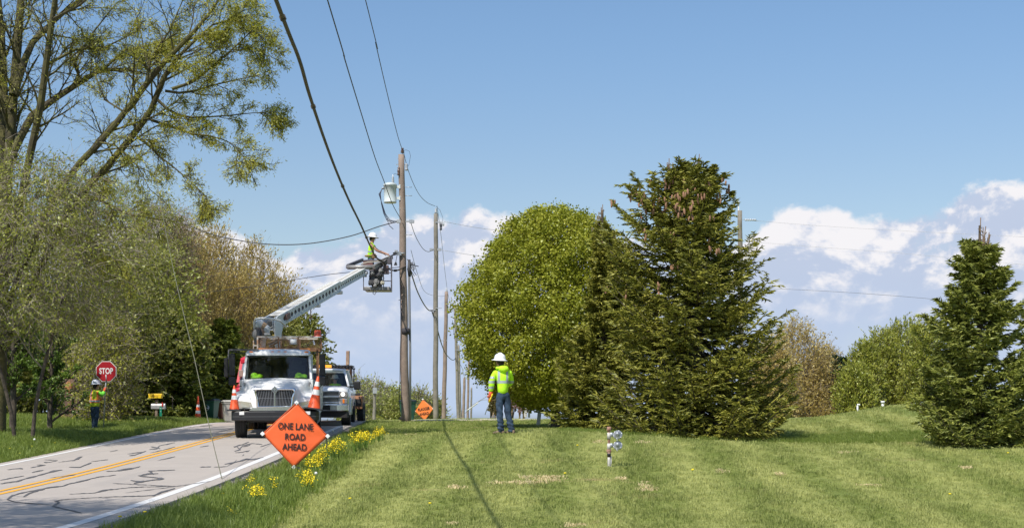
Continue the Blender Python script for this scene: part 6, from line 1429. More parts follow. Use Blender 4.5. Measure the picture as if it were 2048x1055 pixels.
def truck_rack():
    y0, y1, z0, z1, x0, x1 = 3.35, 5.0, 2.56, 2.92, -.66, 1.20
    g = G()
    for y in (y0, y1):
        g.bar((x0, y, z0), (x1, y, z0), .06, .06, 1); g.bar((x0, y, z1), (x1-.1, y, z1), .045, .045, 0)
        for x in (x0, x0+.62, x0+1.20, x1): g.bar((x, y, z0), (x, y, z1), .045, .045, 1 if x > x0 else 0)
    for x in (x0, x1): g.bar((x, y0, z0), (x, y1, z0), .05, .05, 1); g.bar((x, y0, z1), (x, y1, z1), .04, .04, 1)
    for x in (x0+.1, .3, x1-.1):
        for y in (y0+.1, y1-.1): g.bar((x, y, 1.6), (x, y, z0), .06, .06, 1)
    g.bar((x0-.12, y0, z0-.1), (x0-.12, y0, z0+.25), .03, .03, 0); g.bar((x0-.12, y0, z0+.1), (x0, y0, z0+.1), .03, .03, 0)
    g.build('rack_frame', [mat('rack_white', (.62, .58, .52), .6, col2=(.40, .22, .12), var=.15, vscale=8), RUST], TR)
    g = G(); r = random.Random(1)
    for k in range(44):
        x = x0+(x1-x0)*k/43; g.bar((x, y0+.02, z0+.03), (x+.04, y0+.02, z0+.27), .010, .006); g.bar((x+.04, y0+.025, z0+.03), (x, y0+.025, z0+.27), .010, .006)
    for k in range(8): g.bar((x0, y0+.02, z0+.03+.034*k), (x1, y0+.02, z0+.03+.034*k), .006, .009)
    o = g.build('expanded_mesh', RUST, TR, auto=False); o['kind'] = 'stuff'
    for a, b in ((x0+.02, x0+.66), (x1-.62, x1-.30)): g = G(); g.box(((a+b)/2, y0-.03, z0-.005), (b-a, .03, .05)); g.build('warning_strip', mat('orange_strip', (.75, .28, .08), .6, var=.3, vscale=12), TR)
    for pts, rad in (([(-.35, y0+.2, 2.72), (-.1, y0+.15, 2.84), (.15, y0+.2, 2.86), (.4, y0+.15, 2.74)], .035), ([(-.3, y0+.2, 2.65), (-.05, y0+.2, 2.78), (-.15, y0+.3, 2.86), (.2, y0+.2, 2.84), (.5, y0+.2, 2.70)], .028)):
        g = G(); g.tube(pts, rad, 8); g.build('hydraulic_hose', mat('hose_tan', (.42, .30, .19), .7), TR)
    g = G(); g.lathe((.40, y0+.12, 2.70), [(0, 0), (.14, 0), (.14, .14), (.07, .17), (0, .17)], 14); g.build('insulated_bucket', WHITEP, TR)
    g = G(); g.lathe((1.12, y0, 2.93), [(.13, 0), (.13, .03), (.10, .035), (.10, .16), (.08, .19), (0, .195)], 18); g.build('beacon', mat('beacon_red', (0.62, 0.09, 0.03), .3, var=.1), TR)
    g = G(); g.lathe((1.12, y0, 2.90), [(0, 0), (.14, 0), (.14, .03), (0, .03)], 18); g.build('beacon_base', WHITEP, TR)
truck_rack()
# ---- boom
BOOMW = mat('boom_white', (0.66, 0.68, 0.68), .4, var=.07, vscale=3); BOOMT = mat('boom_top_cream', (0.70, 0.67, 0.60), .5, var=.1, vscale=5); INB = mat('boom_inner_shade', (0.20, 0.19, 0.17), .6, var=.3, vscale=6)
BA, BT = at(541, 646, 44.6), at(727, 541, 52.8)
def boom():
    u = (BT-BA).normalized(); L = (BT-BA).length; sd = u.cross(Vector((0, 0, 1))).normalized(); n = sd.cross(u)    # sd: towards image right / camera
    def P(t, a, b): return BA+u*t+sd*a+n*b
    Lm = L*.665
    def perf(g, t0, t1, w0, b0, b1, nh, fr, slot=False, a=None, mi=0, step=0):
        """a wall of the beam pierced by a row of holes; side wall at offset a, or top wall at offset b1"""
        cell = (t1-t0)/nh
        for k in range(nh):
            c = t0+(k+.5)*cell; m = 12; outer = []; inner = []
            for j in range(m):
                th = 2*math.pi*j/m+math.pi/m; ct, st = math.cos(th), math.sin(th); q = 1/max(abs(ct), abs(st))
                outer.append((c+ct*q*cell/2, st*q)); 
                inner.append((c+ct*fr*cell/2*(1 if not slot else .55), st*(fr*.72 if not slot else .78)))
            if slot: pts = lambda L_: [P(t, w0*v, b1) for t, v in L_]
            else: pts = lambda L_: [P(t, a, (b0+b1)/2+v*(b1-b0)/2) for t, v in L_]
            O, I = pts(outer), pts(inner); g.add(O+I, [(j, (j+1) % m, m+(j+1) % m, m+j) for j in range(m)], mi)
    W, Hh = .175, .165
    g = G(); perf(g, .55, Lm, 0, -Hh, Hh, 17, .66, a=W); perf(g, .55, Lm, 0, -Hh, Hh, 17, .66, a=-W)
    for a in (W, -W): g.add([P(-.25, a, -Hh*1.35), P(.55, a, -Hh*1.0), P(.55, a, Hh), P(-.25, a, Hh*.9)], [(0, 1, 2, 3)])
    g.add([P(-.25, -W, -Hh), P(Lm, -W, -Hh), P(Lm, W, -Hh), P(-.25, W, -Hh)], [(0, 1, 2, 3)])
    for a in (W+.012, -W-.012):
        for b in (Hh, -Hh): g.bar(P(-.25, a, b), P(Lm, a, b), .04, .05, up=tuple(n))
    o = g.build('outer_boom', BOOMW, TR, M=TI); md = o.modifiers.new('t', 'SOLIDIFY'); md.thickness = .012
    g = G(); perf(g, .35, Lm, W-.005, 0, Hh+.012, 24, .7, slot=True); o = g.build('boom_top_plate', BOOMT, TR, M=TI); md = o.modifiers.new('t', 'SOLIDIFY'); md.thickness = .01
    g = G(); w2, h2 = .12, .12; perf(g, Lm-.1, L-.2, 0, -h2, h2, 15, .5, a=w2+.02); perf(g, Lm-.1, L-.2, 0, -h2, h2, 15, .5, a=-w2-.02)
    g.add([P(Lm-.1, -w2-.02, -h2), P(L-.2, -w2-.02, -h2), P(L-.2, w2+.02, -h2), P(Lm-.1, w2+.02, -h2)], [(0, 1, 2, 3)])
    for a in (w2+.03, -w2-.03):
        for b in (h2, -h2): g.bar(P(Lm-.1, a, b), P(L-.2, a, b), .03, .03, up=tuple(n))
    g.build('inner_boom', BOOMW, TR, M=TI)
    g = G(); perf(g, Lm-.05, L-.25, w2+.03, 0, h2+.012, 20, .7, slot=True); g.build('inner_top_plate', BOOMT, TR, M=TI)
    g = G(); g.bar(P(-.1, 0, 0), P(L-.15, 0, 0), .15, .16, up=tuple(n)); g.build('extension_beam', INB, TR, M=TI)  # dark colour stands in for the shade inside the hollow boom
    for t, a in ((Lm, 0), (Lm*.63, 0)):
        g = G(); g.bar(P(t-.12, W+.03, -Hh*.9), P(t-.12, W+.03, -Hh*1.55), .14, .09, up=tuple(u)); g.bar(P(t-.10, -W, -Hh*1.35), P(t-.10, W+.05, -Hh*1.35), .10, .10); g.build('roller_bracket', BOOMW, TR, M=TI)
    g = G(); g.bar(P(.75, W+.03, .02), P(1.05, W+.03, .02), .10, .18, up=tuple(n)); g.build('sensor_box', mat('box_brown', (.20, .12, .10), .6), TR, M=TI)
    c = P(Lm*.50, W, -Hh*1.5); g = G(); g.tube([c+Vector((0, 0, .05)), c+Vector((0, 0, -.12))], .015, 6); g.tube([c+Vector((.03*math.sin(a), 0, -.20+.06*math.cos(a))) for a in np.linspace(0, 5, 9)], .018, 6); g.build('hook', mat('hook_red', (.30, .10, .07), .6), TR, M=TI)
    # turret, pedestal, lift cylinder, guard rail loop
    Bl = TI@BA
    g = G(); g.cyl((Bl.x-.12, Bl.y+.1, 1.05), (Bl.x-.12, Bl.y+.1, Bl.z-.95), .30, n=22); g.cyl((Bl.x-.12, Bl.y+.1, Bl.z-.95), (Bl.x-.12, Bl.y+.1, Bl.z-.85), .42, n=22); g.build('pedestal', BOOMW, TR)
    g = G()
    for a in (-.26, .26):
        q0 = [BA+sd*a+Vector((0, 0, -.85))+u*.10, BA+sd*a+Vector((0, 0, -.85))-u*.25, BA+sd*a+n*.10-u*.30, BA+sd*a+n*.22-u*.05, BA+sd*a-n*.1+u*.30]; q1 = [p+sd*.03 for p in q0]; g.loft([q0, q1], smooth=False)
    g.build('turret_plate', BOOMW, TR, .008, M=TI)
    g = G(); a_, b_ = BA+Vector((0, 0, -.72)), P(1.35, 0, -Hh); g.cyl(tuple(a_), tuple(a_.lerp(b_, .6)), .065, n=12); g.cyl(tuple(a_.lerp(b_, .55)), tuple(b_), .04, n=12); g.build('lift_cylinder', BOOMW, TR, M=TI)
    for px, py, r3, m in ((519, 648, .16, BOOMW), (527, 652, .13, mat('rust_tan', (.52, .34, .20), .7, var=.2, vscale=8)), (521, 661, .15, mat("housing_brown", (.30, .20, .14), .7)), (516, 668, .18, mat("gear_grey", (.34, .31, .28), .6)), (533, 657, .12, BOOMW)):
        c = at(px, py, 44.2); g = G(); g.ball((0, 0, 0), (r3, r3*.8, r3*1.05), 0, 14, 9); g.box((r3*.3, 0, -r3*.5), (r3, r3, r3*1.1)); g.build('rotation_gear', m, TR, .01, M=TI@Matrix.Translation(c))
    c = at(515.5, 671, 44.1); g = G(); g.lathe((0, 0, 0), [(.0, -.05), (.27, -.05), (.27, -.03), (.22, -.02), (.22, .02), (.27, .03), (.27, .05), (0, .05)], 22, axis='x', smooth=False); g.build('winch_drum', STEELD, TR, M=TI@Matrix.Translation(c)@Matrix.Rotation(.5, 4, 'Z'))
    g = G(); pts = [(514, 664, 44.3), (509, 655, 44.2), (508, 645, 44.1), (511, 638, 44), (518, 636, 43.9), (532, 636, 43.8), (548, 637.5, 43.8), (560, 641, 43.9), (568, 648, 44.1), (572, 653, 44.4)]
    g.tube([at(*p) for p in pts], .035, 8); g.tube([at(514, 664, 44.3), at(525, 667, 44.2), at(540, 668, 44.1)], .03, 8); g.build('guard_rail', mat('rail_white', (.72, .71, .68), .5), TR, M=TI)
    # platform
    D = 53.2; A = lambda x, y, d=D: at(x, y, d)
    BS = mat('basket_steel', (0.12, 0.11, 0.125), .55, .4, var=.25, vscale=7); BG = mat('basket_grey', (0.27, 0.26, 0.25), .5, .4, var=.25, vscale=6)
    g = G()
    for d in (53.15, 54.15):
        g.bar(A(727, 580, d), A(727, 553 if d < 54 else 520, d), .03, .03); g.bar(A(783, 580, d), A(783, 513, d), .05, .05); g.bar(A(727, 579, d), A(783, 579, d), .04, .05)
        for y in (545, 561.5): g.bar(A(766, y, d), A(783, y, d), .03, .03)
        g.bar(A(767, 575, d), A(767, 520, d), .03, .03)
    for x in (727, 783):
        for y in (579, 545 if x == 783 else 556, 514 if x == 783 else 535): g.bar(A(x, y, 53.15), A(x, y, 54.15), .035, .035)
    g.build('basket_frame', BS, TR, M=TI)
    g = G(); c0 = A(728, 575.8, 53.15); c1 = A(784.5, 579.5, 54.2); w = c1.x-c0.x; g.box(((c0.x+c1.x)/2, 53.65, A(0, 576.6).z), (w, 1.06, .12)); g.build('basket_floor', BG, TR, .01, M=TI)
    g = G(); g.tube([A(695, 534, 52.9), A(722, 534, 52.9), A(748, 534, 52.9)], .085, 14); g.build('cross_tube', BG, TR, M=TI)
    g = G(); g.bar(A(696, 531, 52.9), A(725, 519.5, 54.2), .10, .12); g.bar(A(697, 534, 53.0), A(694.5, 532, 52.9), .12, .13); g.build('left_arm', BS, TR, .01, M=TI)
    g = G(); g.bar(A(747, 534.5, 52.8), A(783, 513.5, 54.0), .13, .15); g.build('right_arm', BG, TR, .01, M=TI); g = G(); g.bar(A(749, 539, 52.9), A(782, 520, 54.0), .10, .10); g.build('right_arm_lower', BS, TR, M=TI)
    for x0, y0, x1, y1, dd, m in ((739, 540, 767, 553, .35, BS), (742, 553, 765, 562, .3, STEELD), (744, 560, 764, 574, .3, BS), (737, 560, 746, 567, .2, STEELD), (718, 540, 733, 553, .3, BG), (752, 536, 768, 545, .4, STEELD), (766, 530, 778, 548, .12, mat('panel_brown', (.13, .085, .08), .6)), (775, 514, 782, 528, .2, BS), (726, 522, 747, 532, .25, mat('red_brown_box', (.18, .09, .085), .6))):
        c = A((x0+x1)/2, (y0+y1)/2, 53.25); s_ = D/F; g = G(); g.box((0, 0, 0), ((x1-x0)*s_, dd, (y1-y0)*s_), taper=(.9, .95)); g.build('control_housing', m, TR, .02, M=TI@Matrix.Translation(c))
    for x, y, q, m in ((753, 563, .11, BG), (742, 565, .10, STEELD), (765, 565, .075, mat('fitting_cream', (.45, .42, .33), .6)), (745, 545, .08, BG), (757, 549, .09, STEELD), (761, 541, .07, BG), (733, 545, .06, CERAM), (750, 571, .06, BG)):
        c = A(x, y, 53.0); g = G(); g.cyl((0, -.06, 0), (0, .10, 0), q, n=16); g.cyl((0, -.09, 0), (0, -.06, 0), q*.5, n=12); g.build('hydraulic_fitting', m, TR, .006, M=TI@Matrix.Translation(c))
    for L_, r3, m in (([(722, 528), (735, 524), (752, 523), (766, 519), (778, 512)], .025, mat('hose_beige', (.42, .38, .30), .6)), ([(727, 521), (745, 520), (762, 520), (776, 514)], .03, BS), ([(745, 545), (752, 541), (759, 552), (756, 560)], .018, BLACK), ([(762, 545), (768, 556), (764, 566)], .016, BLACK), ([(747, 579.5), (746, 586), (749, 589), (753, 583), (753, 579.5)], .014, CABLE)):
        g = G(); g.tube([A(x, y, 52.95) for x, y in L_], r3, 7); g.build('hydraulic_hose', m, TR, M=TI)
    g = G(); g.tube([A(763, 527, 53.2), A(778, 515, 53.5), A(789, 507.5, 53.7)], [.045, .04, .03], 8); g.bar(A(788, 507.5, 53.7), A(792, 506, 53.75), .12, .12); g.build('wire_holder_arm', STEELD, TR, M=TI)
    g = G(); g.tube([A(793, 511, 53.7), A(792, 518, 53.7), A(790, 527, 53.7)], .012, 6); g.prism([(-.03, 0), (.03, 0), (.06, -.12), (-.06, -.12)], -.02, .02, M if False else 'y'); g.build('hanging_tool', BLACK, TR, M=TI) if False else None
    g = G(); c = A(791.5, 524, 53.7); g.tube([A(794, 510, 53.7), c], .012, 6); g.prism([(c.x-.03, c.z), (c.x+.03, c.z), (c.x+.06, c.z-.12), (c.x-.07, c.z-.12)], c.y-.02, c.y+.02, 'y'); g.build('hanging_tool', BLACK, TR, M=TI)
    for y0, y1 in ((516, 528), (520, 532)): pass
boom()
# things lying on the dashboard
for x, sx, lab in ((-.60, .28, 'crumpled bright yellow safety vest on the left side of the truck dashboard'), (.66, .32, 'yellow green safety vest lying on the right side of the truck dashboard')):
    c = TM@Vector((x, 1.74, 1.69)); v = thing('safety_vest', lab, 'safety vest', c, .12, 'safety vests on the dashboard'); g = G(); r = random.Random(int(x*9)); g.ball((-.06, 0, .06), (.11, .10, .09)); g.ball((.09, .02, .04), (.10, .09, .07)); g.ball((0, -.03, .0), (sx*.6, .11, .06))
    o = g.build('folded_fabric', HIVIS, v)
# cones standing on the bumper ends
c = TM@Vector((-1.12, .26, .768)); cone('orange cone standing upright on the left end of the truck bumper', c, .71, (0, 0, .1), 'cones on the truck bumper')
c = TM@Vector((1.06, .22, .80)); cone('taller orange cone tilting right on the right end of the truck bumper', c, .93, (0, .13, .1), 'cones on the truck bumper')

# ---- pickup truck
PK, PM = placed(638, 47.2, .075, 'pickup_truck', 'white heavy duty pickup with a lit headlight parked behind the bucket truck', pitch=.006)
def pickup():
    WH = mat('pickup_white', (0.74, 0.74, 0.75), .25, coat=.6)
    rings = []
    for y, w, z0, z1 in ((.10, .88, .72, 1.14), (.13, .94, .68, 1.24), (.25, .98, .62, 1.29), (.6, 1.0, .60, 1.335), (1.0, 1.01, .60, 1.35), (1.35, 1.01, .60, 1.37), (3.4, 1.01, .55, 1.37)):
        rings.append([(-w, y, z0), (-w, y, z1-.22), (-w+.05, y, z1-.05), (-w+.20, y, z1-.005), (-w*.35, y, z1+.01), (0, y, z1+.0), (w*.35, y, z1+.01), (w-.20, y, z1-.005), (w-.05, y, z1-.05), (w, y, z1-.22), (w, y, z0)])
    g = G(); g.loft(rings); g.build('body', WH, PK)
    for sx in (-1, 1):
        g = G(); pts = [(sx*1.015, .95+.50*math.cos(a), .42+.50*math.sin(a)) for a in np.linspace(-.1, math.pi+.1, 14)]; g.tube(pts, .05, 6); g.build('wheel_arch', WH, PK)
        g = G(); g.prism([(.95+.46*math.cos(a), .42+.46*math.sin(a)) for a in np.linspace(0, 2*math.pi, 22, endpoint=False)], sx*.72, sx*1.018, 'x'); g.build('wheel_well', BLACK, PK)
    # cab
    g = G()
    for sx in (-1, 1):
        g = G()
        g.loft([[(sx*.97, 1.30, 1.36), (sx*.90, 1.28, 1.36), (sx*.90, 1.38, 1.36), (sx*.97, 1.42, 1.36)], [(sx*.80, 1.95, 1.92), (sx*.73, 1.95, 1.92), (sx*.73, 2.03, 1.92), (sx*.80, 2.06, 1.92)]], smooth=False)
        g.bar((sx*.96, 2.75, 1.36), (sx*.80, 2.72, 1.92), .06, .12); g.bar((sx*.96, 3.35, 1.36), (sx*.80, 3.25, 1.92), .06, .14)
        g.build('pillars', WH, PK)
    g = G(); rr = [[(-w, y, z-.05), (-w+.03, y, z-.01), (-w*.5, y, z+.01), (0, y, z+.02), (w*.5, y, z+.01), (w-.03, y, z-.01), (w, y, z-.05)] for y, w, z in ((1.92, .78, 1.93), (2.05, .81, 1.96), (2.6, .82, 1.98), (3.2, .81, 1.965), (3.32, .79, 1.93))]; g.loft(rr); g.build('roof', WH, PK)
    g = G(); rows = [[(-w+2*w*i/6, y-.05*(1-(i/3-1)**2), z) for i in range(7)] for y, w, z in ((1.30, .89, 1.37), (1.62, .82, 1.64), (1.96, .76, 1.92))]; g.loft(rows, closed=False, cap=False); g.build('windshield', GLASS, PK, auto=False)
    for sx in (-1, 1):
        g = G(); g.add([(sx*.965, 1.50, 1.37), (sx*.965, 3.3, 1.37), (sx*.80, 3.2, 1.91), (sx*.80, 2.05, 1.91)], [(0, 1, 2, 3)]); g.build('side_window', GLASS, PK, auto=False)
        g = G(); g.box((sx*1.22, 1.62, 1.38), (.24, .10, .30)); m_ = g.build('mirror', BLACK, PK, .04); g = G(); g.bar((sx*.97, 1.64, 1.33), (sx*1.16, 1.64, 1.33), .07, .06); g.bar((sx*.97, 1.64, 1.44), (sx*1.16, 1.64, 1.44), .05, .04); g.build('mirror_arm', BLACK, m_)
        wheel(PK, sx*.88, .95, .42, .27); wheel(PK, sx*.88, 4.9, .42, .27)
    g = G(); g.box((0, 2.4, 1.0), (1.7, 1.9, .3)); g.box((0, 1.55, 1.30), (1.6, .3, .12)); g.box((0, 3.28, 1.5), (1.6, .05, .7)); g.box((0, .9, .7), (1.4, 1.2, .5)); g.build('dashboard', INTER, PK)
    for x in (-.42, .42): g = G(); g.box((x, 2.6, 1.45), (.5, .16, .6)); g.build('seat', SEATM, PK, .04)
    # grille: frame, two chrome bars, mesh
    g = G(); g.box((0, .085, .98), (1.30, .06, .40)); g.build('grille', mat('grille_dark', (.03, .03, .032), .5), PK)
    for z, h in ((1.17, .05), (.98, .08), (.79, .04)): g = G(); g.box((0, .045, z), (1.36, .06, h)); g.build('grille_bar', CHROME, PK, .012)
    g = G()
    for z in (.83, .87, .91, 1.05, 1.09, 1.13): g.box((0, .05, z), (1.26, .02, .012))
    o = g.build('grille_slats', mat('slat_grey', (.30, .31, .32), .3, .6), PK); o['kind'] = 'stuff'
    for sx in (-1, 1):
        lit = sx > 0
        g = G(); g.box((sx*.82, .09, 1.06), (.27, .08, .20)); g.box((sx*.82, .10, .84), (.25, .07, .17)); h = g.build('headlight', mat('headlight_housing', (.35, .33, .33), .25, .5), PK, .02)
        g = G(); g.ball((sx*.80, .05, 1.07), (.055, .03, .055)); g.build('bulb', mat('lit_bulb', (1, 1, .9), .3, emit=(1, .92, .75, 14)) if lit else CHROME, h)
        g = G(); g.box((sx*.82, .055, .84), (.06, .02, .13)); g.build('turn_signal', AMBER, h)
    g = G(); P = [(-1.0, .25), (-.97, .06), (-.6, -.04), (.6, -.04), (.97, .06), (1.0, .25)]; g.prism(P, .50, .74, 'z'); g.build('bumper', CHROME, PK, .03)
    g = G(); g.box((0, -.03, .62), (.75, .04, .16)); g.build('bumper_opening', BLACK, PK)
    g = G(); g.prism([(-.98, .30), (-.93, .10), (.93, .10), (.98, .30)], .28, .50, 'z'); g.build('air_dam', mat('air_dam_black', (.025, .022, .022), .7), PK)
    g = G(); g.box((.05, 2.3, 2.06), (.5, .2, .10)); g.build('light_bar', mat('amber_bar', (.85, .30, .02), .3, emit=(1, .45, .05, .5)), PK, .02)
    g = G(); g.box((-.1, 3.6, 1.62), (1.5, .06, .62)); g.build('headache_panel', mat('panel_grey', (.40, .41, .40), .6), PK)
    g = G(); g.box((0, 4.9, 1.0), (2.0, 2.7, .75)); g.build('bed', WH, PK, .03)
    g = G(); r = random.Random(6)
    for y in (3.7, 5.9):
        for x in (-.9, .95): g.bar((x, y, 1.3), (x, y, 2.06), .05, .05)
        g.bar((-.95, y, 2.06), (1.0, y, 2.06), .05, .05)
    for k in range(16):
        x = -.8+k*.115; g.bar((x, 3.6, 2.10+r.uniform(0, .03)), (x+r.uniform(-.05, .05), 6.1, 2.12+r.uniform(0, .05)), .05, .05)
    g.build('ladder_rack', mat('rack_black', (.035, .03, .035), .7), PK)
    g = G(); g.bar((.0, .0-.02, 1.255), (.0, .0, 1.27), .01, .01); g.ball((-.02, 2.02, 2.03), (.03, .05, .02)); g.build('antenna_base', BLACK, PK)
pickup()
# ---- trailer with ramp board
TL, LM_ = placed(690, 54.2, .05, 'equipment_trailer', 'brown equipment trailer with a tall plank ramp standing up behind the pickup', cat='trailer')
def trailer():
    BR = mat('trailer_brown', (0.33, 0.15, 0.06), .7, col2=(0.22, 0.10, 0.05), var=.25, vscale=6); s = 54.2/F; xx = lambda px, dy=0: (px-690)*(54.2+dy)/F
    g = G(); g.box((-.45, 2.0, .62), (1.7, 4.2, .14)); g.bar((-.45, -1.6, .55), (-.45, 0, .58), .12, .12); g.build('deck', BR, TL)
    for sx, nm in ((1, 0), (-1, 1)):
        xc = xx(715) if sx > 0 else xx(715)-2.3
        g = G(); g.prism([(-.20, .46), (-.20, .88), (-.10, .98), (.75, .98), (.85, .88), (.85, .50)], xc-.20, xc+.20, 'x'); g.build('fender', BR, TL, .03)
        g = G(); g.box((xc, -.206, .72), (.30, .01, .26)); g.build('step_pad', BLACK, TL)
        wheel(TL, xc+.10*sx, .32, .37, .24); wheel(TL, xc+.10*sx, 1.12, .37, .24)
        g = G(); g.box((xc, .1, 1.02), (.18, .14, .10)); g.build('tie_down_winch', BLACK, TL, .02)
    g = G(); g.bar((xx(692), .5, .6), (xx(694), .55, H0+(YH-701)*54.7/F-TL.location.z), .145, .06); g.build('ramp_plank', mat('plank_grey_brown', (0.38, 0.27, 0.18), .9, col2=(.25, .16, .11), var=.2, vscale=5), TL, .008)
    for px, y0 in ((698.5, 733), (701.5, 752)): g = G(); g.bar((xx(px), .62, .6), (xx(px), .62, H0+(YH-y0)*54.8/F-TL.location.z), .07, .05); g.build('ramp_upright', BR, TL)
    g = G(); g.bar((xx(690), .62, 1.9), (xx(703), .62, 1.9), .05, .08); g.bar((xx(690), .62, 1.2), (xx(703), .62, 1.2), .05, .08); g.build('ramp_crossbar', BR, TL)
trailer()
# ---- red truck behind
RT, RM_ = placed(529, 48.8, .10, 'service_truck', 'red truck cab showing behind the left side of the bucket truck')
def redtruck():
    RED = mat('truck_red', (0.55, 0.015, 0.035), .3, coat=.6, var=.06, vscale=3); w = 1.06
    rings = [[(-w*k, y, z0), (-w*k, y, z1-.1), (-w*k+.1, y, z1), (w*k-.1, y, z1), (w*k, y, z1-.1), (w*k, y, z0)] for y, k, z0, z1 in ((.0, .9, .55, 1.25), (.1, .96, .5, 1.32), (1.1, 1, .5, 1.48), (2.7, 1, .5, 1.50))]
    g = G(); g.loft(rings); g.build('body', RED, RT)
    g = G()
    for sx in (-1, 1):
        g = G(); g.loft([[(sx*1.06, 1.0, 1.48), (sx*.96, 1.0, 1.48), (sx*.96, 1.12, 1.48), (sx*1.06, 1.16, 1.48)], [(sx*.96, 1.38, 2.25), (sx*.86, 1.38, 2.25), (sx*.86, 1.48, 2.25), (sx*.96, 1.52, 2.25)]], smooth=False); g.build('pillar', RED, RT); g = G(); g.bar((sx*1.0, 2.6, 1.45), (sx*.93, 2.6, 2.3), .08, .2); g.build('pillar', RED, RT)
    g = G(); g.box((0, 2.68, 1.9), (2.0, .05, .9)); g.build('cab_back', RED, RT)
    g = G(); rr = [[(-k, y, z-.16), (-k+.02, y, z-.06), (-k+.16, y, z), (k-.16, y, z), (k-.02, y, z-.06), (k, y, z-.16)] for y, k, z in ((1.32, .93, 2.34), (1.5, .98, 2.42), (2.2, .99, 2.44), (2.72, .98, 2.41))]; g.loft(rr); g.build('roof', RED, RT)
    g = G(); g.add([(-.98, 1.02, 1.49), (.98, 1.02, 1.49), (.88, 1.40, 2.26), (-.88, 1.40, 2.26)], [(0, 1, 2, 3)]); g.build('windshield', mat('pale_glass', (.16, .20, .24), .08, spec=1.0), RT)
    for sx in (-1, 1):
        g = G(); g.add([(sx*1.03, 1.2, 1.50), (sx*1.03, 2.5, 1.50), (sx*.96, 2.5, 2.25), (sx*.95, 1.55, 2.25)], [(0, 1, 2, 3)]); g.build('side_window', GLASS, RT, auto=False)
        wheel(RT, sx*.92, .75, .44, .26); wheel(RT, sx*.92, 4.4, .44, .26); g = G(); g.box((sx*.80, -.01, .98), (.28, .05, .18)); g.build('headlight', LENS, RT)
        g = G(); g.box((sx*.90, 1.0, 1.80), (.16, .08, .24)); g.bar((sx*.90, 1.0, 1.70), (sx*.96, 1.1, 1.60), .05, .05); g.build('mirror', mat('mirror_tan', (.35, .25, .2), .5), RT, .02)
    g = G(); g.box((0, -.03, .62), (2.0, .12, .22)); g.build('bumper', CHROME, RT, .02)
    g = G(); g.box((0, -.015, 1.0), (1.1, .04, .35)); g.build('grille', BLACK, RT)
    g = G(); g.box((0, 4.4, .95), (2.1, 3.2, .75)); g.build('bed', RED, RT, .03)
redtruck()

# ---------------------------------------------------------------- people
SKINM = mat('skin', (0.42, 0.22, 0.145), .6); HAIRM = mat('hair_dark', (0.025, 0.018, 0.014), .8); HATM = mat('hard_hat_white', (0.80, 0.80, 0.79), .3, coat=.4); HATG = mat('hard_hat_grey', (0.52, 0.55, 0.60), .35, coat=.3)
JEANS = mat('denim_dark', (0.012, 0.025, 0.052), .85, col2=(0.045, 0.080, 0.135), var=.25, vscale=9, bump=.7, bscale=13); STRIPE = mat('reflective_silver', (0.36, 0.40, 0.42), .4); BOOT = mat('boot_tan', (0.22, 0.15, 0.10), .85); GLOVEO = mat('glove_orange', (0.75, 0.10, 0.03), .7)
LIME = mat('lime_sleeve', (0.20, 0.72, 0.06), .75, bump=.5, bscale=10, var=.1, vscale=8); VESTY = mat('vest_yellow', (0.60, 0.72, 0.03), .7, var=.08, vscale=8); TRIMO = mat('vest_orange', (0.85, 0.20, 0.04), .6); GLOVET = mat('glove_tan', (0.45, 0.26, 0.10), .8); YTOOL = mat('tool_yellow', (0.85, 0.62, 0.02), .5)
def V3(*a): return Vector(a)
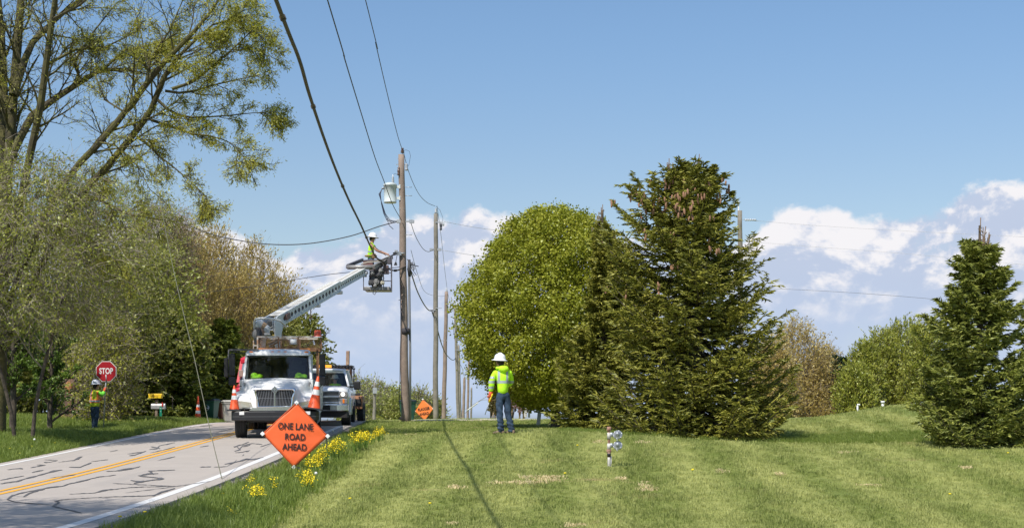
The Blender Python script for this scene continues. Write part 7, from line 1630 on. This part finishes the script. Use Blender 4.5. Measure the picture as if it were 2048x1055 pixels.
def person(label, loc, rz, J, scale=1.0, jacket=None, long_sleeve=(True, True), hood=False, hat=HATM, stripes=(), legs=JEANS, gloves=None, group=None, hair=True, belt=False, shirt_low=.86, vest=None):
    """J: joint name -> local point (x right, y away, z up), built facing J['face'] direction"""
    root = thing('person', label, 'person', loc, rz, group); root.scale = (scale,)*3
    f = Vector(J['face']).normalized(); h = J['head']; nk = J['neck']; ch = J['chest']; pv = J['pelvis']; wa = (Vector(ch)*.35+Vector(pv)*.65)+V3(0, 0, .02)
    # body: one surface, pelvis first
    nodes = [(pv, .115, .090), (tuple(wa), .105, .080), (ch, .110, .085), (nk, .062, .062), (tuple(Vector(h)-V3(0, 0, .06)+f*.01), .068, .072), (tuple(Vector(h)+V3(0, 0, .05)), .082, .096), (tuple(Vector(h)+V3(0, 0, .105)-f*.01), .055, .065)]; E = [(0, 1), (1, 2), (2, 3), (3, 4), (4, 5), (5, 6)]
    def chain(start, pts):
        k = start
        for p, a, b in pts: nodes.append((tuple(p), a, b)); E.append((k, len(nodes)-1)); k = len(nodes)-1
    for s in 'LR':
        chain(2, [(J['sh'+s], .046, .046), (Vector(J['sh'+s]).lerp(Vector(J['el'+s]), .5), .043, .043), (J['el'+s], .040, .040), (Vector(J['el'+s]).lerp(Vector(J['wr'+s]), .4), .043, .043), (J['wr'+s], .027, .030), (Vector(J['wr'+s])+(Vector(J['wr'+s])-Vector(J['el'+s])).normalized()*.075, .020, .042)])
        chain(0, [(J['hi'+s], .075, .075), (Vector(J['hi'+s]).lerp(Vector(J['kn'+s]), .5), .065, .065), (J['kn'+s], .050, .050), (Vector(J['kn'+s]).lerp(Vector(J['an'+s]), .35), .058, .058), (J['an'+s], .038, .042)])
    me = skin(nodes, E, 2); me.materials.clear(); me.materials.append(SKINM)
    # fingers, nose, ears, brow joined into the body mesh
    g = G()
    for s in 'LR':
        w = Vector(J['wr'+s]); u = (w-Vector(J['el'+s])).normalized(); pal = w+u*.085; grip = J.get('grip'+s); sdv = u.cross(f if abs(u.dot(f)) < .9 else V3(0, 0, 1)).normalized(); nn = u.cross(sdv)
        cu = .9 if grip else .45
        for q, (ln, off) in enumerate(((.072, -.030), (.082, -.010), (.078, .011), (.062, .031))):
            p0 = pal+sdv*off-u*.015; d1 = (u*math.cos(cu*.5)+nn*math.sin(cu*.5)); d2 = (u*math.cos(cu*1.5)+nn*math.sin(cu*1.5)); g.tube([p0, p0+d1*ln*.5, p0+d1*ln*.5+d2*ln*.5], [.0095, .009, .0065], 6)
        p0 = w+u*.03+sdv*-.03; g.tube([p0, p0-sdv*.028+u*.025+nn*.01, p0-sdv*.03+u*.055+nn*.03], [.011, .010, .007], 6)
    hv = Vector(h); sv = f.cross(V3(0, 0, 1)).normalized()
    g.add([hv+f*.098+V3(0, 0, .03), hv+f*.092+sv*.014-V3(0, 0, .012), hv+f*.122-V3(0, 0, .010), hv+f*.092-sv*.014-V3(0, 0, .012), hv+f*.09-V3(0, 0, .02)], [(0, 1, 2), (0, 2, 3), (1, 4, 2), (2, 4, 3)], 0, True)
    for s in (-1, 1): g.ball(tuple(hv+sv*s*.083+V3(0, 0, .0)), (.014, .02, .032), 0, 8, 6)
    gm = g.build('tmp', [SKINM], None); bm = bmesh.new(); bm.from_mesh(me); bm.from_mesh(gm.data); bm.to_mesh(me); bm.free(); bpy.data.objects.remove(gm)
    for p in me.polygons: p.use_smooth = True; p.material_index = 0
    link(bpy.data.objects.new('body', me), root)
    g = G()
    for s in (-1, 1): g.ball(tuple(hv+f*.088+sv*s*.032+V3(0, 0, .022)), .011, 0, 8, 6)
    g.build('eyes', mat('eye_dark', (.04, .03, .03), .3), root); g = G(); c = hv+f*.092-V3(0, 0, .045); g.tube([c-sv*.022, c+f*.005, c+sv*.022], .005, 5); g.build('mouth', mat('lips', (.35, .13, .11), .6), root)
    if hair: g = G(); c = hv-f*.012+V3(0, 0, .03); g.ball(tuple(c), (.094, .100, .10), 0, 14, 10); c2 = hv-f*.05-V3(0, 0, .035); g.ball(tuple(c2), (.068, .055, .07)); g.build('hair', HAIRM, root, M=None)
    # hard hat with full brim
    g = G(); n = 26; tilt = J.get('hat_tilt', V3(0, 0, 0)); up = (V3(0, 0, 1)+Vector(tilt)).normalized(); c = hv+up*.062; a = f-(up*f.dot(up)); a.normalize(); b = up.cross(a)
    rings = [[tuple(c+(a*math.cos(t)*1.18+b*math.sin(t))*r_*(1+.10*max(0, math.cos(t))*(r_ > .14))+up*z) for t in np.linspace(0, 2*math.pi, n, endpoint=False)] for r_, z in ((.166, -.030), (.170, -.022), (.135, -.008), (.122, .01), (.119, .05), (.105, .092), (.072, .120), (.03, .133), (.004, .135))]
    g.loft(rings, cap=False); g.build('hard_hat', hat, root)
    g = G(); g.tube([c+a*(.115*math.cos(t))+up*(.06+.084*math.sin(t)) for t in np.linspace(.15, math.pi-.15, 12)], .011, 6); g.build('hat_ridge', hat, root)
    # trousers
    N_ = [(tuple(Vector(pv)+V3(0, 0, .04)), .165, .130), (tuple(Vector(pv)-V3(0, 0, .06)), .150, .13)]; E = [(0, 1)]
    for s in 'LR':
        k = 1
        for p, r_ in ((Vector(J['hi'+s])-V3(0, 0, .07), .108), (Vector(J['hi'+s]).lerp(Vector(J['kn'+s]), .55), .094), (Vector(J['kn'+s]), .078), (Vector(J['kn'+s]).lerp(Vector(J['an'+s]), .5), .080), (Vector(J['an'+s])+V3(0, 0, .02), .080), (Vector(J['an'+s])-V3(0, 0, .045), .088)): N_.append((tuple(p), r_, r_)); E.append((k, len(N_)-1)); k = len(N_)-1
    me = skin(N_, E, 2); rr = random.Random(7)
    for v in me.vertices:
        k = v.co; q = .008*math.sin(k.z*38+k.x*30)*math.cos(k.y*25+k.z*9); v.co = k+v.normal*q
        if k.z < .32: v.co += v.normal*.012*math.sin(k.z*75+k.x*20)
    me.materials.clear(); me.materials.append(legs); [setattr(p, 'use_smooth', True) for p in me.polygons]; link(bpy.data.objects.new('trousers', me), root)
    for s in 'LR':
        g = G(); an = Vector(J['an'+s]); ff = Vector(J.get('foot'+s, J['face'])); ff.z = 0; ff.normalize(); sd_ = V3(ff.y, -ff.x, 0)
        rings = [[tuple(an+ff*y+sd_*w*math.cos(t)+V3(0, 0, max(-an.z+.002, z0+hh*math.sin(t)))) for t in np.linspace(0, 2*math.pi, 12, endpoint=False)] for y, w, z0, hh in ((-.085, .022, -.05, .03), (-.07, .042, -.04, .05), (-.01, .050, -.025, .065), (.07, .050, -.05, .045), (.14, .048, -.058, .034), (.18, .034, -.062, .026), (.195, .012, -.066, .016))]
        g.loft(rings); g.build('boot', BOOT, root)
    # jacket or shirt
    jk = [(tuple(Vector(pv)+V3(0, 0, shirt_low-Vector(pv).z)), .185, .150), (tuple(Vector(wa)), .172, .138), (tuple(Vector(ch)-V3(0, 0, .02)), .196, .145), (tuple(Vector(nk)-V3(0, 0, .035)), .095, .09)]; E = [(0, 1), (1, 2), (2, 3)]
    for s, ls in zip('LR', long_sleeve):
        k = 2; L_ = [(Vector(J['sh'+s]), .086), (Vector(J['sh'+s]).lerp(Vector(J['el'+s]), .55), .074)]
        if ls: L_ += [(Vector(J['el'+s]), .068), (Vector(J['el'+s]).lerp(Vector(J['wr'+s]), .5), .064), (Vector(J['wr'+s])-(Vector(J['wr'+s])-Vector(J['el'+s])).normalized()*.01, .046)]
        for p, r_ in L_: jk.append((tuple(p), r_, r_)); E.append((k, len(jk)-1)); k = len(jk)-1
    me = skin(jk, E, 2)
    for v in me.vertices: k = v.co; v.co = k+v.normal*(.007*math.sin(k.z*31+k.x*22)*math.cos(k.y*27-k.z*12)+.003)
    me.materials.clear(); me.materials.append(jacket); [setattr(p, 'use_smooth', True) for p in me.polygons]; jo = link(bpy.data.objects.new('jacket' if all(long_sleeve) else 'shirt', me), root)
    def band(name, planes, m, off=.004, src=me):
        """cut a strip of the garment between planes and lift it off the cloth"""
        bm = bmesh.new(); bm.from_mesh(src)
        for co, no in planes: bmesh.ops.bisect_plane(bm, geom=bm.verts[:]+bm.edges[:]+bm.faces[:], plane_co=co, plane_no=no, clear_outer=True)
        if not bm.faces: bm.free(); return
        bm.normal_update()
        for v in bm.verts: v.co += v.normal*off
        o_ = bpy.data.meshes.new(name); bm.to_mesh(o_); bm.free(); o_.materials.clear(); o_.materials.append(m); [setattr(p, 'use_smooth', True) for p in o_.polygons]; link(bpy.data.objects.new(name, o_), jo)
    for st in stripes: band(*st)
    if hood:
        g = G(); c = Vector(nk)-f*.085+V3(0, 0, -.03); g.ball(tuple(c), (.125, .085, .085), 0, 14, 10); g.tube([Vector(nk)+sv*.10*math.cos(t)+f*.09*math.sin(t)-V3(0, 0, .015) for t in np.linspace(0, 2*math.pi, 15)], .035, 8, cap=False); g.build('hood', jacket, root)
    if gloves:
        for s, m in gloves:
            w = Vector(J['wr'+s]); u = (w-Vector(J['el'+s])).normalized(); g = G(); g.tube([w-u*.03, w+u*.02, w+u*.075, w+u*.11], [.040, .036, .046, .030], 10)
            for q in (-.03, -.01, .01, .03): g.tube([w+u*.09+sv*q, w+u*.14+sv*q, w+u*.16+sv*q-V3(0, 0, .03)], [.013, .013, .010], 6)
            g.tube([w+u*.04-sv*.04, w+u*.08-sv*.065, w+u*.11-sv*.06], [.015, .014, .010], 6); g.build('glove', m, root)
    if belt:
        g = G(); c = Vector(pv)+V3(0, 0, .06); g.tube([c+V3(.185*math.cos(t), .15*math.sin(t), 0) for t in np.linspace(0, 2*math.pi, 21)], .03, 8, cap=False); g.build('harness_belt', mat('harness_tan', (.35, .25, .08), .8), root)
        g = G(); g.box(tuple(c+V3(.12, -.14, -.02)), (.14, .07, .16)); g.build('tool_pouch', mat('pouch_brown', (.20, .12, .06), .8), root, .015)
    return root, jo, band
b = foot(1006, 32.0)
J = dict(face=(-.62, .75, .06), head=(-.075, .0, 1.645), neck=(-.045, .0, 1.52), chest=(-.02, 0, 1.30), pelvis=(.0, 0, .96), shL=(-.19, -.03, 1.42), elL=(-.265, -.07, 1.16), wrL=(-.285, -.05, .935), shR=(.155, .07, 1.41), elR=(.19, .20, 1.18), wrR=(.02, .34, 1.06),
         hiL=(-.085, -.02, .90), knL=(-.075, -.02, .50), anL=(-.045, .0, .085), hiR=(.09, .03, .90), knR=(.105, .04, .49), anR=(.195, .03, .085), footL=(-.95, .3, 0), footR=(-.8, .55, 0), hat_tilt=(.06, -.05, 0))
st = [('reflective_band', [((0, 0, 1.215), (0, 0, 1)), ((0, 0, 1.155), (0, 0, -1))], STRIPE), ('reflective_band', [((-.12, 0, 0), (-1, 0, 0)), ((-.065, 0, 0), (1, 0, 0)), ((0, 0, 1.155), (0, 0, -1)), ((0, 0, 1.47), (0, 0, 1))], STRIPE),
      ('reflective_band', [((.115, 0, 0), (1, 0, 0)), ((.07, 0, 0), (-1, 0, 0)), ((0, 0, 1.155), (0, 0, -1)), ((0, 0, 1.45), (0, 0, 1))], STRIPE), ('sleeve_band', [((-.20, 0, 0), (1, 0, 0)), ((0, 0, 1.31), (0, 0, 1)), ((0, 0, 1.26), (0, 0, -1))], STRIPE, .005), ('sleeve_band', [((-.20, 0, 0), (1, 0, 0)), ((0, 0, 1.085), (0, 0, 1)), ((0, 0, 1.03), (0, 0, -1))], STRIPE, .005)]
W1, _, _ = person('worker in lime hooded jacket, jeans and white hard hat watching from the lawn', b, 0, J, 1.0, HIVIS, (True, True), True, HATM, st, JEANS, [('L', GLOVEO)])
r = thing('hand_tool', 'yellow handled grabber tool held low by the worker on the lawn', 'tool', b)
p0 = V3(-.29, -.06, .80); g = G(); g.tube([p0+V3(.05, 0, .12), p0, p0+V3(-.03, 0, -.08)], [.016, .022, .018], 8); g.build('handle', YTOOL, r)
g = G(); g.tube([p0+V3(-.02, 0, -.05), p0+V3(-.12, .0, -.36)], .010, 6); g.build('blade', GALV, r); g = G(); g.tube([p0+V3(.05, 0, .12), p0+V3(.035, 0, .26), p0+V3(.0, .0, .27)], .016, 8); g.build('grip', GLOVEO, r)
cable('hand_line', 'thin pale hand line running left and down from the worker\'s hand', [Vector((b.x-.30, b.y, b.z+.90)), (955, 803, 40), (930, 818, 52), (905, 836, 60)], .006, WIREP, 4, cat='rope')
# flagger
b = foot(190, 46.0); s46 = 46/F
fx = lambda px: (px-190)*s46
J = dict(face=(.55, .80, 0), head=(.035, .0, 1.60), neck=(.015, .0, 1.475), chest=(-.01, 0, 1.26), pelvis=(-.01, 0, .94), shL=(-.17, .08, 1.39), elL=(-.10, .26, 1.18), wrL=(.12, .34, 1.16), shR=(.13, -.06, 1.39), elR=(.25, -.02, 1.27), wrR=(.285, .06, 1.42),
         hiL=(-.075, .03, .88), knL=(-.05, .04, .48), anL=(-.04, .05, .085), hiR=(.065, -.02, .88), knR=(.04, -.02, .48), anR=(-.01, -.04, .085), hat_tilt=(-.06, .02, 0), gripR=1)
st = [('vest', [((0, 0, 1.50), (0, 0, 1)), ((0, 0, .80), (0, 0, -1)), ((.155, 0, 0), (1, 0, 0)), ((-.19, 0, 0), (-1, 0, 0))], VESTY, .012),
      ('orange_band', [((0, 0, 1.145), (0, 0, 1)), ((0, 0, 1.03), (0, 0, -1)), ((.155, 0, 0), (1, 0, 0)), ((-.19, 0, 0), (-1, 0, 0))], TRIMO, .016), ('reflective_band', [((0, 0, 1.115), (0, 0, 1)), ((0, 0, 1.06), (0, 0, -1)), ((.155, 0, 0), (1, 0, 0)), ((-.19, 0, 0), (-1, 0, 0))], STRIPE, .020),
      ('orange_band', [((-.055, 0, 0), (1, 0, 0)), ((-.135, 0, 0), (-1, 0, 0)), ((0, 0, 1.14), (0, 0, -1)), ((0, 0, 1.47), (0, 0, 1))], TRIMO, .016), ('reflective_band', [((-.08, 0, 0), (1, 0, 0)), ((-.11, 0, 0), (-1, 0, 0)), ((0, 0, 1.14), (0, 0, -1)), ((0, 0, 1.465), (0, 0, 1))], STRIPE, .020),
      ('orange_band', [((.145, 0, 0), (1, 0, 0)), ((.085, 0, 0), (-1, 0, 0)), ((0, 0, 1.14), (0, 0, -1)), ((0, 0, 1.40), (0, 0, 1))], TRIMO, .016)]
person('flagger in orange trimmed lime vest and grey hard hat holding the stop paddle', b, 0, J, 1.0, LIME, (True, True), False, HATG, st, JEANS, [('R', GLOVEO)], hair=True, shirt_low=.84)
r = thing('stop_paddle', 'red octagonal stop paddle on a tall grey pole held by the flagger', 'stop sign', (b.x, b.y, b.z))
zc = H0+(YH-742)*s46-b.z; x0 = fx(211)
g = G(); g.tube([(fx(205), .10, .0), (fx(208), .12, 1.4), (x0+.01, .115, zc-.05)], .020, 10); g.build('pole', GALV, r)
q = .335; oc = [(q*math.cos(math.pi/8+k*math.pi/4)/math.cos(math.pi/8), q*math.sin(math.pi/8+k*math.pi/4)/math.cos(math.pi/8)) for k in range(8)]
g = G(); g.prism([(x0+a, zc+c_) for a, c_ in oc], .070, .085, 'y'); pn = g.build('panel', REFLW, r)
g = G(); g.prism([(x0+a*.945, zc+c_*.945) for a, c_ in oc], .062, .0705, 'y'); g.build('red_face', mat('stop_red', (0.36, 0.006, 0.014), .45, var=.12, vscale=3), r)
me = text_mesh('STOP', .27, .0015, .006, .70); me.materials.clear(); me.materials.append(REFLW); lo = link(bpy.data.objects.new('lettering', me), r); lo.location = (x0, .0595, zc+.005)
g = G(); g.tube([(x0, .058, zc-.10), (x0+.01, .058, zc-.34)], .018, 8); g.build('mounting_sleeve', GALV, r)
# line worker in the basket
c = at(744, 570, 53.7); J = dict(face=(.80, .15, -.28), head=(.02, .0, 1.60), neck=(-.005, 0, 1.475), chest=(-.03, 0, 1.25), pelvis=(-.04, 0, .94), shL=(-.03, .17, 1.38), elL=(.20, .20, 1.20), wrL=(.50, .14, 1.08), shR=(-.01, -.17, 1.38), elR=(.17, -.22, 1.17), wrR=(.40, -.16, 1.08),
         hiL=(-.04, .09, .88), knL=(.0, .10, .48), anL=(-.03, .1, .085), hiR=(-.04, -.09, .88), knR=(.0, -.10, .48), anR=(-.03, -.1, .085), hat_tilt=(.12, 0, 0), gripR=1, gripL=1)
st = [('reflective_band', [((0, 0, 1.16), (0, 0, 1)), ((0, 0, 1.11), (0, 0, -1))], STRIPE, .006), ('side_panel', [((-.09, 0, 0), (-1, 0, 0)), ((-.02, 0, 0), (1, 0, 0)), ((0, 0, 1.11), (0, 0, 1)), ((0, 0, .90), (0, 0, -1))], LIME, .005)]
person('line worker in yellow shirt and white hard hat reaching out of the raised basket', c, 0, J, 1.12, HIVIS, (False, False), False, HATM, st, JEANS, None, belt=True)
# driver behind the pickup glass
c = PM@Vector((.42, 2.35, .42)); J = dict(face=(0, -1, 0), head=(0, 0, 1.24), neck=(0, .02, 1.12), chest=(0, .04, .92), pelvis=(0, .06, .62), shL=(-.18, .04, 1.03), elL=(-.24, -.12, .82), wrL=(-.12, -.34, .90), shR=(.18, .04, 1.03), elR=(.24, -.12, .82), wrR=(.12, -.34, .90), hiL=(-.09, 0, .60), knL=(-.12, -.42, .62), anL=(-.12, -.48, .22), hiR=(.09, 0, .60), knR=(.12, -.42, .62), anR=(.12, -.48, .22))
person('driver in hi-vis shirt seated behind the pickup windshield', c, .075, J, .95, HIVIS, (True, True), False, HATM, (), JEANS, None, shirt_low=.62)
